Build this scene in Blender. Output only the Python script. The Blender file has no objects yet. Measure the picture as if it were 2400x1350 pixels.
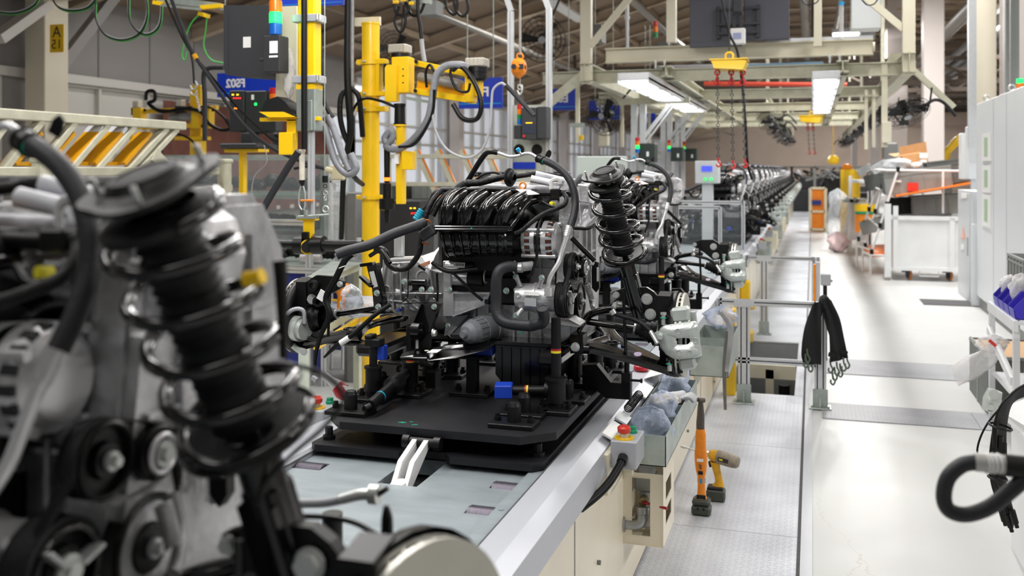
import bpy,math,random
from mathutils import Vector,Matrix
random.seed(7)
sc = bpy.context.scene
V = Vector
# ---------------------------------------------------------------- camera
H = 1.68                      # eye height above the shop floor
FP = 2270.0                   # focal length in pixels of the 2400 px wide frame
VPX,VPY = 1905.0,395.0      # vanishing point of the line; also the horizon row
TH = math.atan((VPX - 1200) / FP)
CT,ST = math.cos(TH),math.sin(TH)
cam = bpy.data.cameras.new('camera')
cam_o = bpy.data.objects.new('camera',cam)
sc.collection.objects.link(cam_o)
cam_o.location = (0,0,H)
cam_o.rotation_euler = (math.pi / 2,0,TH)
cam.sensor_width = 36
cam.lens = FP / 2400 * 36
cam.shift_y = -(675 - VPY) / 2400
cam.clip_end = 300
cam.dof.use_dof = True
cam.dof.focus_distance = 3.7
cam.dof.aperture_fstop = 3.2
sc.camera = cam_o
# ---------------------------------------------------------------- world and exposure
w = bpy.data.worlds.new('world')
sc.world = w
w.use_nodes = True
bgn = w.node_tree.nodes['Background']
bgn.inputs[0].default_value = (0.92,0.94,1.0,1)
bgn.inputs[1].default_value = 1.3
sc.view_settings.view_transform = 'Standard'
sc.view_settings.look = 'None'
sc.view_settings.gamma = 1
sc.view_settings.exposure = -0.18
try:
 sc.cycles.max_bounces = 6
 sc.cycles.transparent_max_bounces = 12
 sc.cycles.caustics_reflective = False
 sc.cycles.caustics_refractive = False
 sc.cycles.sample_clamp_indirect = 4
except Exception:
 pass
# ---------------------------------------------------------------- area lights (each sits under a ceiling fixture built below)
LIGHTS = []
def area(x,y,z,sx,sy,power,col=(1,0.98,0.96),tilt=0.0):
 l = bpy.data.lights.new('fixture_light','AREA')
 l.shape = 'RECTANGLE'
 l.size,l.size_y = sx,sy
 l.energy = power
 l.color = col
 o = bpy.data.objects.new('fixture_light',l)
 o.location = (x,y,z)
 o.rotation_euler = (tilt,0,0)
 sc.collection.objects.link(o)
 if not tilt: LIGHTS.append((x,y,z,sx,sy))
for (x,y,z,sx,sy,p) in [
  (-2.1,0.2,3.30,.25,2.6,22),(-2.1,3.6,3.30,.25,2.6,76),(-2.1,6.9,3.95,.25,2.6,60),
  (-.45,0.2,3.30,.25,2.6,13),(-.45,3.6,3.30,.25,2.6,26),(-.45,6.9,3.95,.25,2.6,50),
  (1.3,0.6,4.6,.25,2.6,6),(1.3,4.6,4.6,.25,2.6,12),(1.0,9.6,4.8,.25,2.6,105),
  (-4.8,2.6,4.3,.25,2.6,70),(-4.8,6.6,4.3,.25,2.6,90),
  (-7.3,12,4.7,.25,3,80),(-5.0,20,5.0,.25,3,220),(4.5,14.5,5.6,.25,3,220),(4.5,27,5.6,.25,3,420),
  (-3,30,5.4,.25,3,320),(1.2,19,5.6,.25,3,560),(1.2,30,5.6,.25,3,560),(1.2,42,5.6,.25,3,700),(1.2,56,5.6,.25,3,600),(6,66,5.6,.25,3,700),(1.1,14,5.3,.25,3,290),(7.0,2.5,5.0,.3,3,480),(8.5,9.5,5.0,.3,3,350)]:  # last three are unseen fill lamps added for aisle floor and conveyor side panel
 area(x,y,z,sx,sy,p)
area(1.5,66,5.2,6,.4,650,tilt=1.0)            # tilted fill lamp added to brighten the far wall
area(-1.15,1.75,3.2,1.5,.2,34,tilt=.85)      # tilted fill lamp, added out of view to brighten the centre engine's front
# ---------------------------------------------------------------- pixel -> point helpers
def ray(px,py):
 u = (px - 1200) / FP
 return V((-ST + u * CT,CT + u * ST,(VPY - py) / FP))
def aY(px,py,y):
 r = ray(px,py); t = y / r.y
 return V((r.x * t,y,H + r.z * t))
def aX(px,py,x):
 r = ray(px,py); t = x / r.x
 return V((x,r.y * t,H + r.z * t))
def aZ(px,py,z):
 r = ray(px,py); t = (z - H) / r.z
 return V((r.x * t,r.y * t,z))
def aD(px,py,d):
 r = ray(px,py)
 return V((r.x * d,r.y * d,H + r.z * d))
# ---------------------------------------------------------------- mesh builder
def frm(o,x,z):
 """matrix with origin o, x axis along x, z axis near z"""
 x = V(x).normalized(); z = V(z)
 y = z.cross(x).normalized(); z = x.cross(y).normalized()
 return Matrix(((x.x,y.x,z.x,o[0]),(x.y,y.y,z.y,o[1]),(x.z,y.z,z.z,o[2]),(0,0,0,1)))
def perp(d):
 d = V(d).normalized()
 a = V((0,0,1)) if abs(d.z) < .9 else V((1,0,0))
 s = d.cross(a).normalized()
 return s,s.cross(d).normalized()
def spline(pts,n=6):
 pts = [V(p) for p in pts]
 if len(pts) < 3 or n < 2:
  return pts
 P = [pts[0] * 2 - pts[1]] + pts + [pts[-1] * 2 - pts[-2]]
 out = []
 for i in range(1,len(P) - 2):
  a,b,c,d = P[i - 1],P[i],P[i + 1],P[i + 2]
  for k in range(n):
   t = k / n
   out.append(.5 * ((2 * b) + (c - a) * t + (2 * a - 5 * b + 4 * c - d) * t * t + (3 * b - a - 3 * c + d) * t ** 3))
 out.append(pts[-1])
 return out
class MB:
 def __init__(s):
  s.v = []; s.f = []; s.sm = []; s.mi = []; s.cm = 0
 def add(s,vs,fs,smooth=False):
  b = len(s.v)
  s.v += [tuple(v) for v in vs]
  for f in fs:
   s.f.append([i + b for i in f]); s.sm.append(smooth); s.mi.append(s.cm)
  return s
 def m(s,i):
  s.cm = i; return s
 def box(s,c,d,R=None,ch=0.0):
  hx,hy,hz = d[0] / 2,d[1] / 2,d[2] / 2
  M = Matrix.Translation(V(c)) @ (R.to_4x4() if R is not None else Matrix.Identity(4))
  if ch <= 0:
   vs = [M @ V((x * hx,y * hy,z * hz)) for x in (-1,1) for y in (-1,1) for z in (-1,1)]
   fs = [(0,1,3,2),(4,6,7,5),(0,4,5,1),(2,3,7,6),(0,2,6,4),(1,5,7,3)]
   return s.add(vs,fs)
  ch = min(ch,hx * .9,hy * .9,hz * .9)
  vs = []; idx = {}
  for x in (-1,1):
   for y in (-1,1):
    for z in (-1,1):
     idx[(x,y,z)] = len(vs)
     vs.append(M @ V((x * hx,y * (hy - ch),z * (hz - ch))))
     vs.append(M @ V((x * (hx - ch),y * hy,z * (hz - ch))))
     vs.append(M @ V((x * (hx - ch),y * (hy - ch),z * hz)))
  I = idx; fs = []
  for a in (-1,1):
   q = [(a,-1,-1),(a,1,-1),(a,1,1),(a,-1,1)]
   if a < 0: q = q[::-1]
   fs.append([I[t] for t in q])
   q = [(-1,a,-1),(-1,a,1),(1,a,1),(1,a,-1)]
   if a < 0: q = q[::-1]
   fs.append([I[t] + 1 for t in q])
   q = [(-1,-1,a),(1,-1,a),(1,1,a),(-1,1,a)]
   if a < 0: q = q[::-1]
   fs.append([I[t] + 2 for t in q])
  for a in (-1,1):
   for b in (-1,1):
    fs.append([I[(a,b,-1)],I[(a,b,1)],I[(a,b,1)] + 1,I[(a,b,-1)] + 1])
    fs.append([I[(a,-1,b)],I[(a,1,b)],I[(a,1,b)] + 2,I[(a,-1,b)] + 2])
    fs.append([I[(-1,a,b)] + 1,I[(1,a,b)] + 1,I[(1,a,b)] + 2,I[(-1,a,b)] + 2])
  for k in I.values():
   fs.append([k,k + 1,k + 2])
  return s.add(vs,fs)
 def bb(s,x0,x1,y0,y1,z0,z1,ch=0):
  return s.box(((x0 + x1) / 2,(y0 + y1) / 2,(z0 + z1) / 2),(abs(x1 - x0),abs(y1 - y0),abs(z1 - z0)),None,ch)
 def beam(s,a,b,w,h,up=(0,0,1),ch=0):
  a,b = V(a),V(b)
  M = frm((a + b) / 2,b - a,up)
  return s.box(M.translation,((b - a).length,w,h),M.to_3x3(),ch)
 def cyl(s,a,b,r,r2=None,n=16,cap=True,smooth=True):
  a,b = V(a),V(b); r2 = r if r2 is None else r2
  p,q = perp(b - a)
  vs = []
  for (c,rr) in ((a,r),(b,r2)):
   for i in range(n):
    t = 2 * math.pi * i / n
    vs.append(c + (p * math.cos(t) + q * math.sin(t)) * rr)
  s.add(vs,[(i,(i + 1) % n,n + (i + 1) % n,n + i) for i in range(n)],smooth)
  if cap:
   s.add(vs[:n],[list(range(n))[::-1]]); s.add(vs[n:],[list(range(n))])
  return s
 def hexn(s,c,d,r,h):
  d = V(d).normalized()
  s.cyl(c,V(c) + d * h * .25,r * 1.25,n=16)
  return s.cyl(V(c) + d * h * .25,V(c) + d * h,r,n=6,smooth=False)
 def tube(s,pts,r,n=10,sp=6,cap=True,flat=None):
  P = spline(pts,sp) if sp > 1 else [V(p) for p in pts]
  m = len(P)
  if isinstance(r,(list,tuple)):
   k = len(r) - 1
   R = []
   for i in range(m):
    t = i / (m - 1) * k; j = min(int(t),k - 1)
    R.append(r[j] + (r[j + 1] - r[j]) * (t - j))
  else:
   R = [r] * m
  tg = [(P[min(i + 1,m - 1)] - P[max(i - 1,0)]).normalized() for i in range(m)]
  p,_ = perp(tg[0])
  if flat is not None:
   p = (V(flat[0]) - tg[0] * V(flat[0]).dot(tg[0])).normalized()
  vs = []
  for i in range(m):
   p = (p - tg[i] * p.dot(tg[i]))
   if p.length < 1e-6: p,_ = perp(tg[i])
   p.normalize()
   q = tg[i].cross(p)
   for k in range(n):
    t = 2 * math.pi * k / n
    kx,ky = (1,1) if flat is None else (flat[1],flat[2])
    vs.append(P[i] + (p * math.cos(t) * kx + q * math.sin(t) * ky) * R[i])
  s.add(vs,[(i * n + k,i * n + (k + 1) % n,(i + 1) * n + (k + 1) % n,(i + 1) * n + k) for i in range(m - 1) for k in range(n)],True)
  if cap:
   s.add(vs[:n],[list(range(n))[::-1]]); s.add(vs[-n:],[list(range(n))])
  return s
 def corr(s,pts,r,pitch=.006,amp=.15,n=10):
  """corrugated hose"""
  P = spline(pts,12)
  L = [0]
  for i in range(1,len(P)): L.append(L[-1] + (P[i] - P[i - 1]).length)
  cnt = max(4,int(L[-1] / pitch) * 2)
  out = []; rr = []; j = 0
  for i in range(cnt + 1):
   t = L[-1] * i / cnt
   while j < len(L) - 2 and L[j + 1] < t: j += 1
   k = (t - L[j]) / max(1e-9,L[j + 1] - L[j])
   out.append(P[j].lerp(P[j + 1],k)); rr.append(r * (1 + (amp if i % 2 else -amp)))
  return s.tube(out,rr,n=n,sp=1)
 def lathe(s,a,d,prof,n=24,smooth=True,open_=False):
  a = V(a); d = V(d).normalized(); p,q = perp(d); vs = []
  for (t,r) in prof:
   for i in range(n):
    g = 2 * math.pi * i / n
    vs.append(a + d * t + (p * math.cos(g) + q * math.sin(g)) * max(r,1e-5))
  m = len(prof); fs = []
  for j in range(m - 1):
   for i in range(n):
    fs.append((j * n + i,j * n + (i + 1) % n,(j + 1) * n + (i + 1) % n,(j + 1) * n + i))
  if not smooth:
   return s.add(vs,fs,False)
  for j in range(m - 1):
   s.add(vs[j * n:(j + 2) * n],[(i,(i + 1) % n,n + (i + 1) % n,n + i) for i in range(n)],True)
  return s
 def torus(s,c,d,R,r,n=28,k=8):
  c = V(c); p,q = perp(d); d = V(d).normalized(); vs = []
  for i in range(n):
   t = 2 * math.pi * i / n; e = p * math.cos(t) + q * math.sin(t)
   for j in range(k):
    g = 2 * math.pi * j / k
    vs.append(c + e * (R + r * math.cos(g)) + d * r * math.sin(g))
  return s.add(vs,[(i * k + j,((i + 1) % n) * k + j,((i + 1) % n) * k + (j + 1) % k,i * k + (j + 1) % k) for i in range(n) for j in range(k)],True)
 def prism(s,poly,a,b,side=None,scale=1.0):
  """closed 2d polygon swept from a to b; local x = side, local y = (b-a) x side"""
  a,b = V(a),V(b); d = (b - a).normalized()
  x = V(side) if side is not None else perp(d)[0]
  x = (x - d * x.dot(d)).normalized(); y = d.cross(x)
  n = len(poly)
  vs = [a + x * u + y * v for (u,v) in poly] + [b + (x * u + y * v) * scale for (u,v) in poly]
  s.add(vs,[(i,(i + 1) % n,n + (i + 1) % n,n + i) for i in range(n)])
  s.add(vs[:n],[list(range(n))[::-1]]); return s.add(vs[n:],[list(range(n))])
 def poly3(s,pts,off):
  """planar outline in 3d given thickness off (a vector)"""
  a = [V(p) for p in pts]; b = [p + V(off) for p in a]; n = len(a)
  s.add(a + b,[(i,(i + 1) % n,n + (i + 1) % n,n + i) for i in range(n)])
  s.add(a,[list(range(n))[::-1]]); return s.add(b,[list(range(n))])
 def helix(s,a,b,R,turns,r,n=8,ph=0,R2=None,flat_ends=.6):
  a,b = V(a),V(b); d = b - a; p,q = perp(d); P = []
  N = int(turns * 24); R2 = R if R2 is None else R2
  for i in range(N + 1):
   t = i / N; g = ph + turns * 2 * math.pi * t
   e = flat_ends / turns
   z = min(1,max(0,(t - e * .5) / (1 - e)))
   rr = R + (R2 - R) * t
   P.append(a + d * z + (p * math.cos(g) + q * math.sin(g)) * rr)
  return s.tube(P,r,n=n,sp=1)
 def grid(s,pts,nu,nv,smooth=True):
  return s.add(pts,[(i * nv + j,i * nv + j + 1,(i + 1) * nv + j + 1,(i + 1) * nv + j) for i in range(nu - 1) for j in range(nv - 1)],smooth)
def wloc(o):
 while o.parent is not None: o = o.parent
 return V(o.location)
def obj(name,mb,mat,parent=None,label=None):
 me = bpy.data.meshes.new(name)
 if parent is not None:
  L = wloc(parent)
 else:
  xs = [v[0] for v in mb.v]; ys = [v[1] for v in mb.v]; zs = [v[2] for v in mb.v]
  L = V(((min(xs) + max(xs)) / 2,(min(ys) + max(ys)) / 2,min(zs)))
 me.from_pydata([(v[0] - L.x,v[1] - L.y,v[2] - L.z) for v in mb.v],[],mb.f)
 me.polygons.foreach_set('use_smooth',mb.sm)
 me.polygons.foreach_set('material_index',mb.mi)
 for m_ in (mat if isinstance(mat,(list,tuple)) else [mat]):
  me.materials.append(m_)
 me.update()
 o = bpy.data.objects.new(name,me)
 sc.collection.objects.link(o)
 if parent is not None:
  o.parent = parent
 else:
  o.location = L
 if label: o['label'] = label
 return o
def tag(o,label,cat,group=None):
 o['label'] = label; o['category'] = cat
 if group: o['group'] = group
 return o
def thing(name,label,cat,loc=(0,0,0),group=None):
 o = bpy.data.objects.new(name,None)
 o.empty_display_size = .1
 sc.collection.objects.link(o); o.location = loc
 return tag(o,label,cat,group)
def struct(name,mb,mat):
 o = obj(name,mb,mat); o['kind'] = 'structure'; return o
def stuff(name,mb,mat,label,cat,parent=None):
 o = obj(name,mb,mat,parent)
 o['kind'] = 'stuff'
 if parent is None: tag(o,label,cat)
 return o
def dup(root,loc,label=None,group=None,skip=(),rz=0.0):
 r = root.copy(); sc.collection.objects.link(r); r.location = loc
 r.rotation_euler = (0,0,rz)
 if label: r['label'] = label
 if group: r['group'] = group
 for ch in list(root.children):
  if ch.name.split('.')[0] in skip: continue
  c = ch.copy(); sc.collection.objects.link(c); c.parent = r
  for g in list(ch.children):
   if g.name.split('.')[0] in skip: continue
   d = g.copy(); sc.collection.objects.link(d); d.parent = c
 return r
# ---------------------------------------------------------------- materials
def lin(h):
 if isinstance(h,(tuple,list)):
  c = [x / 255 for x in h]
 else:
  c = [int(h[i:i + 2],16) / 255 for i in (0,2,4)]
 return tuple((x / 12.92 if x <= .04045 else ((x + .055) / 1.055) ** 2.4) for x in c) + (1,)
def mat(name,col,rough=.5,metal=0.0,var=0.0,scale=20,bump=0.0,bscale=60,coat=0.0,emit=None,estr=0,alpha=1.0,stretch=None,spec=.5,sub=None):
 m = bpy.data.materials.new(name); m.use_nodes = True
 nt = m.node_tree; b = nt.nodes['Principled BSDF']
 c = lin(col)
 b.inputs['Base Color'].default_value = c
 b.inputs['Roughness'].default_value = rough
 b.inputs['Metallic'].default_value = metal
 b.inputs['Specular IOR Level'].default_value = spec
 if coat: b.inputs['Coat Weight'].default_value = coat; b.inputs['Coat Roughness'].default_value = .08
 if emit is not None:
  b.inputs['Emission Color'].default_value = lin(emit); b.inputs['Emission Strength'].default_value = estr
 if alpha < 1: b.inputs['Alpha'].default_value = alpha
 if var or bump:
  tc = nt.nodes.new('ShaderNodeTexCoord'); src = tc.outputs['Object']
  if stretch:
   mp = nt.nodes.new('ShaderNodeMapping'); mp.inputs['Scale'].default_value = stretch
   nt.links.new(src,mp.inputs[0]); src = mp.outputs[0]
 if var:
  n = nt.nodes.new('ShaderNodeTexNoise'); n.inputs['Scale'].default_value = scale; n.inputs['Detail'].default_value = 6
  nt.links.new(src,n.inputs['Vector'])
  r = nt.nodes.new('ShaderNodeValToRGB')
  r.color_ramp.elements[0].position = .3; r.color_ramp.elements[1].position = .7
  k0,k1 = max(0,1 - var),1 + var * .6
  r.color_ramp.elements[0].color = (min(1,c[0] * k0),min(1,c[1] * k0),min(1,c[2] * k0),1)
  r.color_ramp.elements[1].color = (min(1,c[0] * k1),min(1,c[1] * k1),min(1,c[2] * k1),1)
  nt.links.new(n.outputs[0],r.inputs[0]); nt.links.new(r.outputs[0],b.inputs['Base Color'])
 if bump:
  n2 = nt.nodes.new('ShaderNodeTexNoise'); n2.inputs['Scale'].default_value = bscale; n2.inputs['Detail'].default_value = 4
  nt.links.new(src,n2.inputs['Vector'])
  bp = nt.nodes.new('ShaderNodeBump'); bp.inputs['Strength'].default_value = bump; bp.inputs['Distance'].default_value = .01
  nt.links.new(n2.outputs[0],bp.inputs['Height']); nt.links.new(bp.outputs[0],b.inputs['Normal'])
 return m
def clear(name,col,face=.25,rough=.08,bump=0.0):
 """thin clear sheet: see-through straight on, more reflective at an angle"""
 m = bpy.data.materials.new(name); m.use_nodes = True; nt = m.node_tree
 out = nt.nodes['Material Output']; b = nt.nodes['Principled BSDF']
 b.inputs['Base Color'].default_value = lin(col); b.inputs['Roughness'].default_value = rough
 tr = nt.nodes.new('ShaderNodeBsdfTransparent'); mx = nt.nodes.new('ShaderNodeMixShader')
 lw = nt.nodes.new('ShaderNodeLayerWeight'); lw.inputs[0].default_value = .35
 ma = nt.nodes.new('ShaderNodeMath'); ma.operation = 'MULTIPLY_ADD'; ma.use_clamp = True
 ma.inputs[1].default_value = .7; ma.inputs[2].default_value = face
 nt.links.new(lw.outputs['Facing'],ma.inputs[0]); nt.links.new(ma.outputs[0],mx.inputs[0])
 nt.links.new(tr.outputs[0],mx.inputs[1]); nt.links.new(b.outputs[0],mx.inputs[2]); nt.links.new(mx.outputs[0],out.inputs[0])
 if bump:
  tc = nt.nodes.new('ShaderNodeTexCoord')
  n2 = nt.nodes.new('ShaderNodeTexNoise'); n2.inputs['Scale'].default_value = 30
  nt.links.new(tc.outputs['Object'],n2.inputs['Vector'])
  bp = nt.nodes.new('ShaderNodeBump'); bp.inputs['Strength'].default_value = bump; bp.inputs['Distance'].default_value = .02
  nt.links.new(n2.outputs[0],bp.inputs['Height']); nt.links.new(bp.outputs[0],b.inputs['Normal'])
 return m
K = dict(
 gloss=mat('black_gloss_plastic','0a0a0c',.17,coat=.35),
 satin=mat('black_satin','0a0a0b',.4,spec=.35),
 rubber=mat('black_rubber','101113',.55,spec=.35,bump=.15,bscale=220),
 hose=mat('grey_rubber_hose','26272b',.5,spec=.4,bump=.1,bscale=150),
 paint=mat('black_paint_gloss','060608',.2,coat=.15),
 iron=mat('dark_iron','101012',.45,.2,spec=.4,var=.3,scale=30),
 tray=mat('blackened_steel_plate','1b1b1f',.45,.25,var=.45,scale=6,bump=.05,bscale=90),
 alum=mat('cast_aluminium','c4c4c6',.36,.6,var=.35,scale=14,bump=.35,bscale=40),
 alumd=mat('cast_aluminium_dull','9c9c9c',.45,.5,var=.35,scale=10,bump=.4,bscale=30),
 bright=mat('machined_aluminium','dcdcde',.3,.6,var=.08),
 zinc=mat('zinc_bolt','d0d3d0',.3,.6),
 zincp=mat('pale_zinc_casting','c9d0cc',.36,.45,var=.12,scale=14,bump=.2,bscale=90),
 disc=mat('brake_disc_steel','b9b8ae',.38,.7,var=.12,scale=5),
 yel=mat('yellow_paint','f6c814',.35,coat=.2,var=.05,scale=4),
 yeld=mat('yellow_translucent_plastic','e6a50c',.3,coat=.2,var=.1,scale=6),
 orange=mat('orange_plastic','ee8a12',.38,var=.12,scale=30),
 red=mat('red_plastic','d2392c',.35),redp=mat('dark_red_plastic','b0202c',.4),
 green=mat('green_plastic','10936b',.3),blue=mat('blue_pad','1340b8',.5,var=.1),
 cyan=mat('cyan_cap','1ea0dc',.35),teal=mat('teal_connector','1398b4',.3,coat=.3),
 signb=mat('blue_sign','0f35b4',.4),white=mat('white_plastic','e9e9e8',.4),
 sticker=mat('white_sticker','f0f0ee',.5),ink=mat('ink','2c2c30',.6),
 cream=mat('cream_paint','dcd6c0',.42,var=.07,scale=3),creamd=mat('old_cream_paint','c9c7b2',.45,var=.15,scale=9),
 beige=mat('beige_panel_paint','efe6d0',.38,var=.08,scale=2.5),
 grey=mat('grey_enamel','c9cdd0',.4,var=.03,scale=3),greyb=mat('pale_grey_booth','d8dce0',.38,var=.03,scale=1.5),
 lgrey=mat('light_grey_plastic','a9abb0',.45),mgrey=mat('mid_grey_plastic','7b7d7c',.5,var=.08),
 dgrey=mat('dark_grey_case','35363a',.5,bump=.05),charcoal=mat('charcoal_case','2a2b2e',.55),
 alu=mat('aluminium_profile','d2d5d8',.35,.4,var=.05),aluslot=mat('profile_slot','2c2d31',.6),
 galv=mat('galvanised_sheet','aeb8b2',.35,.55,var=.22,scale=9),
 conv=mat('conveyor_steel','a3adb2',.38,.4,var=.18,scale=5,stretch=(1,3,1),bump=.04,bscale=30),
 rail=mat('silver_rail_cover','b9bcc3',.42,.25,var=.08,scale=3,stretch=(3,.4,1)),
 roller=mat('roller_steel','5a5560',.4,.6,var=.3,scale=40,stretch=(8,1,1)),
 fabric=mat('black_fabric','141416',.85,bump=.2,bscale=300),
 silverwrap=mat('grey_fabric_sleeve','84868c',.5,.15,bump=.6,bscale=28),
 bagblue=clear('blue_plastic_bag','cfdcf5',.16,.2,bump=.8),
 bagclear=clear('clear_plastic_bag','e8edf2',.22,.15,bump=.9),
 bagmilk=clear('milky_plastic_bag','eceaea',.32,.3,bump=.6),
 pane=clear('clear_acrylic','cfd8dc',.06,.05),glass=clear('window_glass','dfe6f0',.05,.05),
 card=mat('cardboard','a87848',.8,var=.1,scale=20),cardl=mat('cardboard_liner','cfa77c',.8),
 tote=mat('grey_tote','8d918e',.5),toted=mat('dark_grey_tote','5d605e',.5),purple=mat('blue_violet_bin','3a2fb0',.4),
 rollor=mat('orange_roller','f07818',.45),tank=mat('white_cart_paint','dcdee0',.4,var=.06,scale=4),
 copper=mat('copper_winding','7a4028',.4,.6),wireo=mat('orange_wire','d07030',.5),taped=mat('black_tape_loom','0e0e10',.5,spec=.35,bump=.5,bscale=60),
 dblue=mat('deep_blue_panel','1f2f86',.45,var=.1),sleeve=mat('clear_white_sleeve','e4e6ec',.35),
 skyblue=mat('sky_blue_tape','2c8fc0',.5),deck=mat('roof_deck','8f7c6a',.7,var=.2,scale=1.5),rafter=mat('roof_steel','bfae98',.6,var=.1,scale=1),
 wallg=mat('wall_cladding_grey','8d8a88',.6,var=.05,scale=1),wallw=mat('wall_window_frame','c9c6c0',.5),
 colm=mat('column_paint','d3cbb8',.5,var=.05,scale=1.2),colw=mat('white_column','cfc6c2',.5,var=.04,scale=1),
 brown=mat('brown_curtain','6b4034',.8,var=.3,scale=4),oil=mat('dark_floor_joint','3c3c3e',.7,var=.4,scale=30),
 lampo=mat('amber_lens','f07a18',.25,coat=.4),lampr=mat('red_lens','c2252a',.25,coat=.4),lampb=mat('blue_lens','1560b8',.25,coat=.4),lampgo=mat('green_lens_unlit','138048',.25,coat=.4),
 lampg=mat('green_lens_lit','30e080',.3,emit='28ff6a',estr=1.0),led=mat('led_panel_lit','ffffff',.4,emit='ffffff',estr=8),
 screen=mat('lcd_lit','2c38b0',.3,emit='5a6cff',estr=.8),ledr=mat('red_led_lit','ff2020',.3,emit='ff2a20',estr=3),ledy=mat('yellow_led_lit','ffd020',.3,emit='ffc820',estr=2.5),
 ledo=mat('orange_led_lit','ff8020',.3,emit='ff7a20',estr=2.5),wirg=mat('green_wire','46b04a',.45),chainr=mat('red_hook','d02026',.4),chain=mat('chain_steel','4a4a4c',.4,.7),
 magenta=mat('magenta_mark','b02a80',.6),mint=mat('green_ink','20b08c',.5),yband=mat('yellow_band','e8dc30',.5),battery=mat('olive_battery','3c4238',.5,var=.15),
)
def words(body,size,loc,xdir,up,mat_,parent=None,name='lettering',mirror=True,depth=.002,align='CENTER',bold=.0):
 """real lettering as a mesh; the place shows its writing mirrored"""
 cu = bpy.data.curves.new(name,'FONT'); cu.body = body; cu.size = size
 cu.align_x = align; cu.align_y = 'CENTER'; cu.extrude = depth / 2; cu.offset = bold
 o = bpy.data.objects.new(name,cu); sc.collection.objects.link(o)
 dg = bpy.context.evaluated_depsgraph_get(); dg.update()
 me0 = bpy.data.meshes.new_from_object(o.evaluated_get(dg))
 x = V(xdir).normalized(); z = V(up).normalized(); n = x.cross(z)   # text faces -n? set below
 mb = MB(); s = -1 if mirror else 1
 vs = [V(loc) + x * (v.co.x * s) + z * v.co.y + n * v.co.z for v in me0.vertices]
 mb.add(vs,[list(p.vertices) for p in me0.polygons])
 bpy.data.objects.remove(o); bpy.data.curves.remove(cu); bpy.data.meshes.remove(me0)
 return obj(name,mb,mat_,parent)
# ================================================================ the setting
def diamond(name,col,rough=.38):
 m = bpy.data.materials.new(name); m.use_nodes = True; nt = m.node_tree; b = nt.nodes['Principled BSDF']
 b.inputs['Metallic'].default_value = .12; b.inputs['Roughness'].default_value = rough
 L = nt.links.new
 def mth(op,a,c=None,clamp=False):
  n = nt.nodes.new('ShaderNodeMath'); n.operation = op; n.use_clamp = clamp
  for i,x in enumerate((a,c)):
   if x is None: continue
   if isinstance(x,(int,float)): n.inputs[i].default_value = x
   else: L(x,n.inputs[i])
  return n.outputs[0]
 g = nt.nodes.new('ShaderNodeNewGeometry'); sp = nt.nodes.new('ShaderNodeSeparateXYZ'); L(g.outputs['Position'],sp.inputs[0])
 u = mth('MULTIPLY',sp.outputs[0],1 / .027); v = mth('MULTIPLY',sp.outputs[1],1 / .027)
 fu,fv = mth('FLOOR',u),mth('FLOOR',v)
 par = mth('FLOORED_MODULO',mth('ADD',fu,fv),2.0)
 sgn = mth('SUBTRACT',mth('MULTIPLY',par,2.0),1.0)
 x = mth('SUBTRACT',mth('SUBTRACT',u,fu),.5); y = mth('SUBTRACT',mth('SUBTRACT',v,fv),.5)
 sx = mth('MULTIPLY',x,sgn)
 p = mth('MULTIPLY',mth('ADD',sx,y),1.5); q = mth('MULTIPLY',mth('SUBTRACT',sx,y),5.0)
 d = mth('ADD',mth('MULTIPLY',p,p),mth('MULTIPLY',q,q))
 h = mth('MULTIPLY',mth('SUBTRACT',1.0,d),1.6,True); h = mth('MAXIMUM',h,0.0)
 bp = nt.nodes.new('ShaderNodeBump'); bp.inputs['Strength'].default_value = .8; bp.inputs['Distance'].default_value = .003
 L(h,bp.inputs['Height']); L(bp.outputs[0],b.inputs['Normal'])
 n = nt.nodes.new('ShaderNodeTexNoise'); n.inputs['Scale'].default_value = 2.2; n.inputs['Detail'].default_value = 7; L(g.outputs['Position'],n.inputs['Vector'])
 r = nt.nodes.new('ShaderNodeValToRGB'); c = lin(col)
 r.color_ramp.elements[0].position = .32; r.color_ramp.elements[1].position = .6
 r.color_ramp.elements[0].color = (c[0] * .74,c[1] * .74,c[2] * .76,1); r.color_ramp.elements[1].color = c
 L(n.outputs[0],r.inputs[0]); L(r.outputs[0],b.inputs['Base Color'])
 return m
DIA = diamond('diamond_plate','d4d8e0')
DIA2 = diamond('diamond_plate_worn','9c9ea2',.5)
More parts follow.
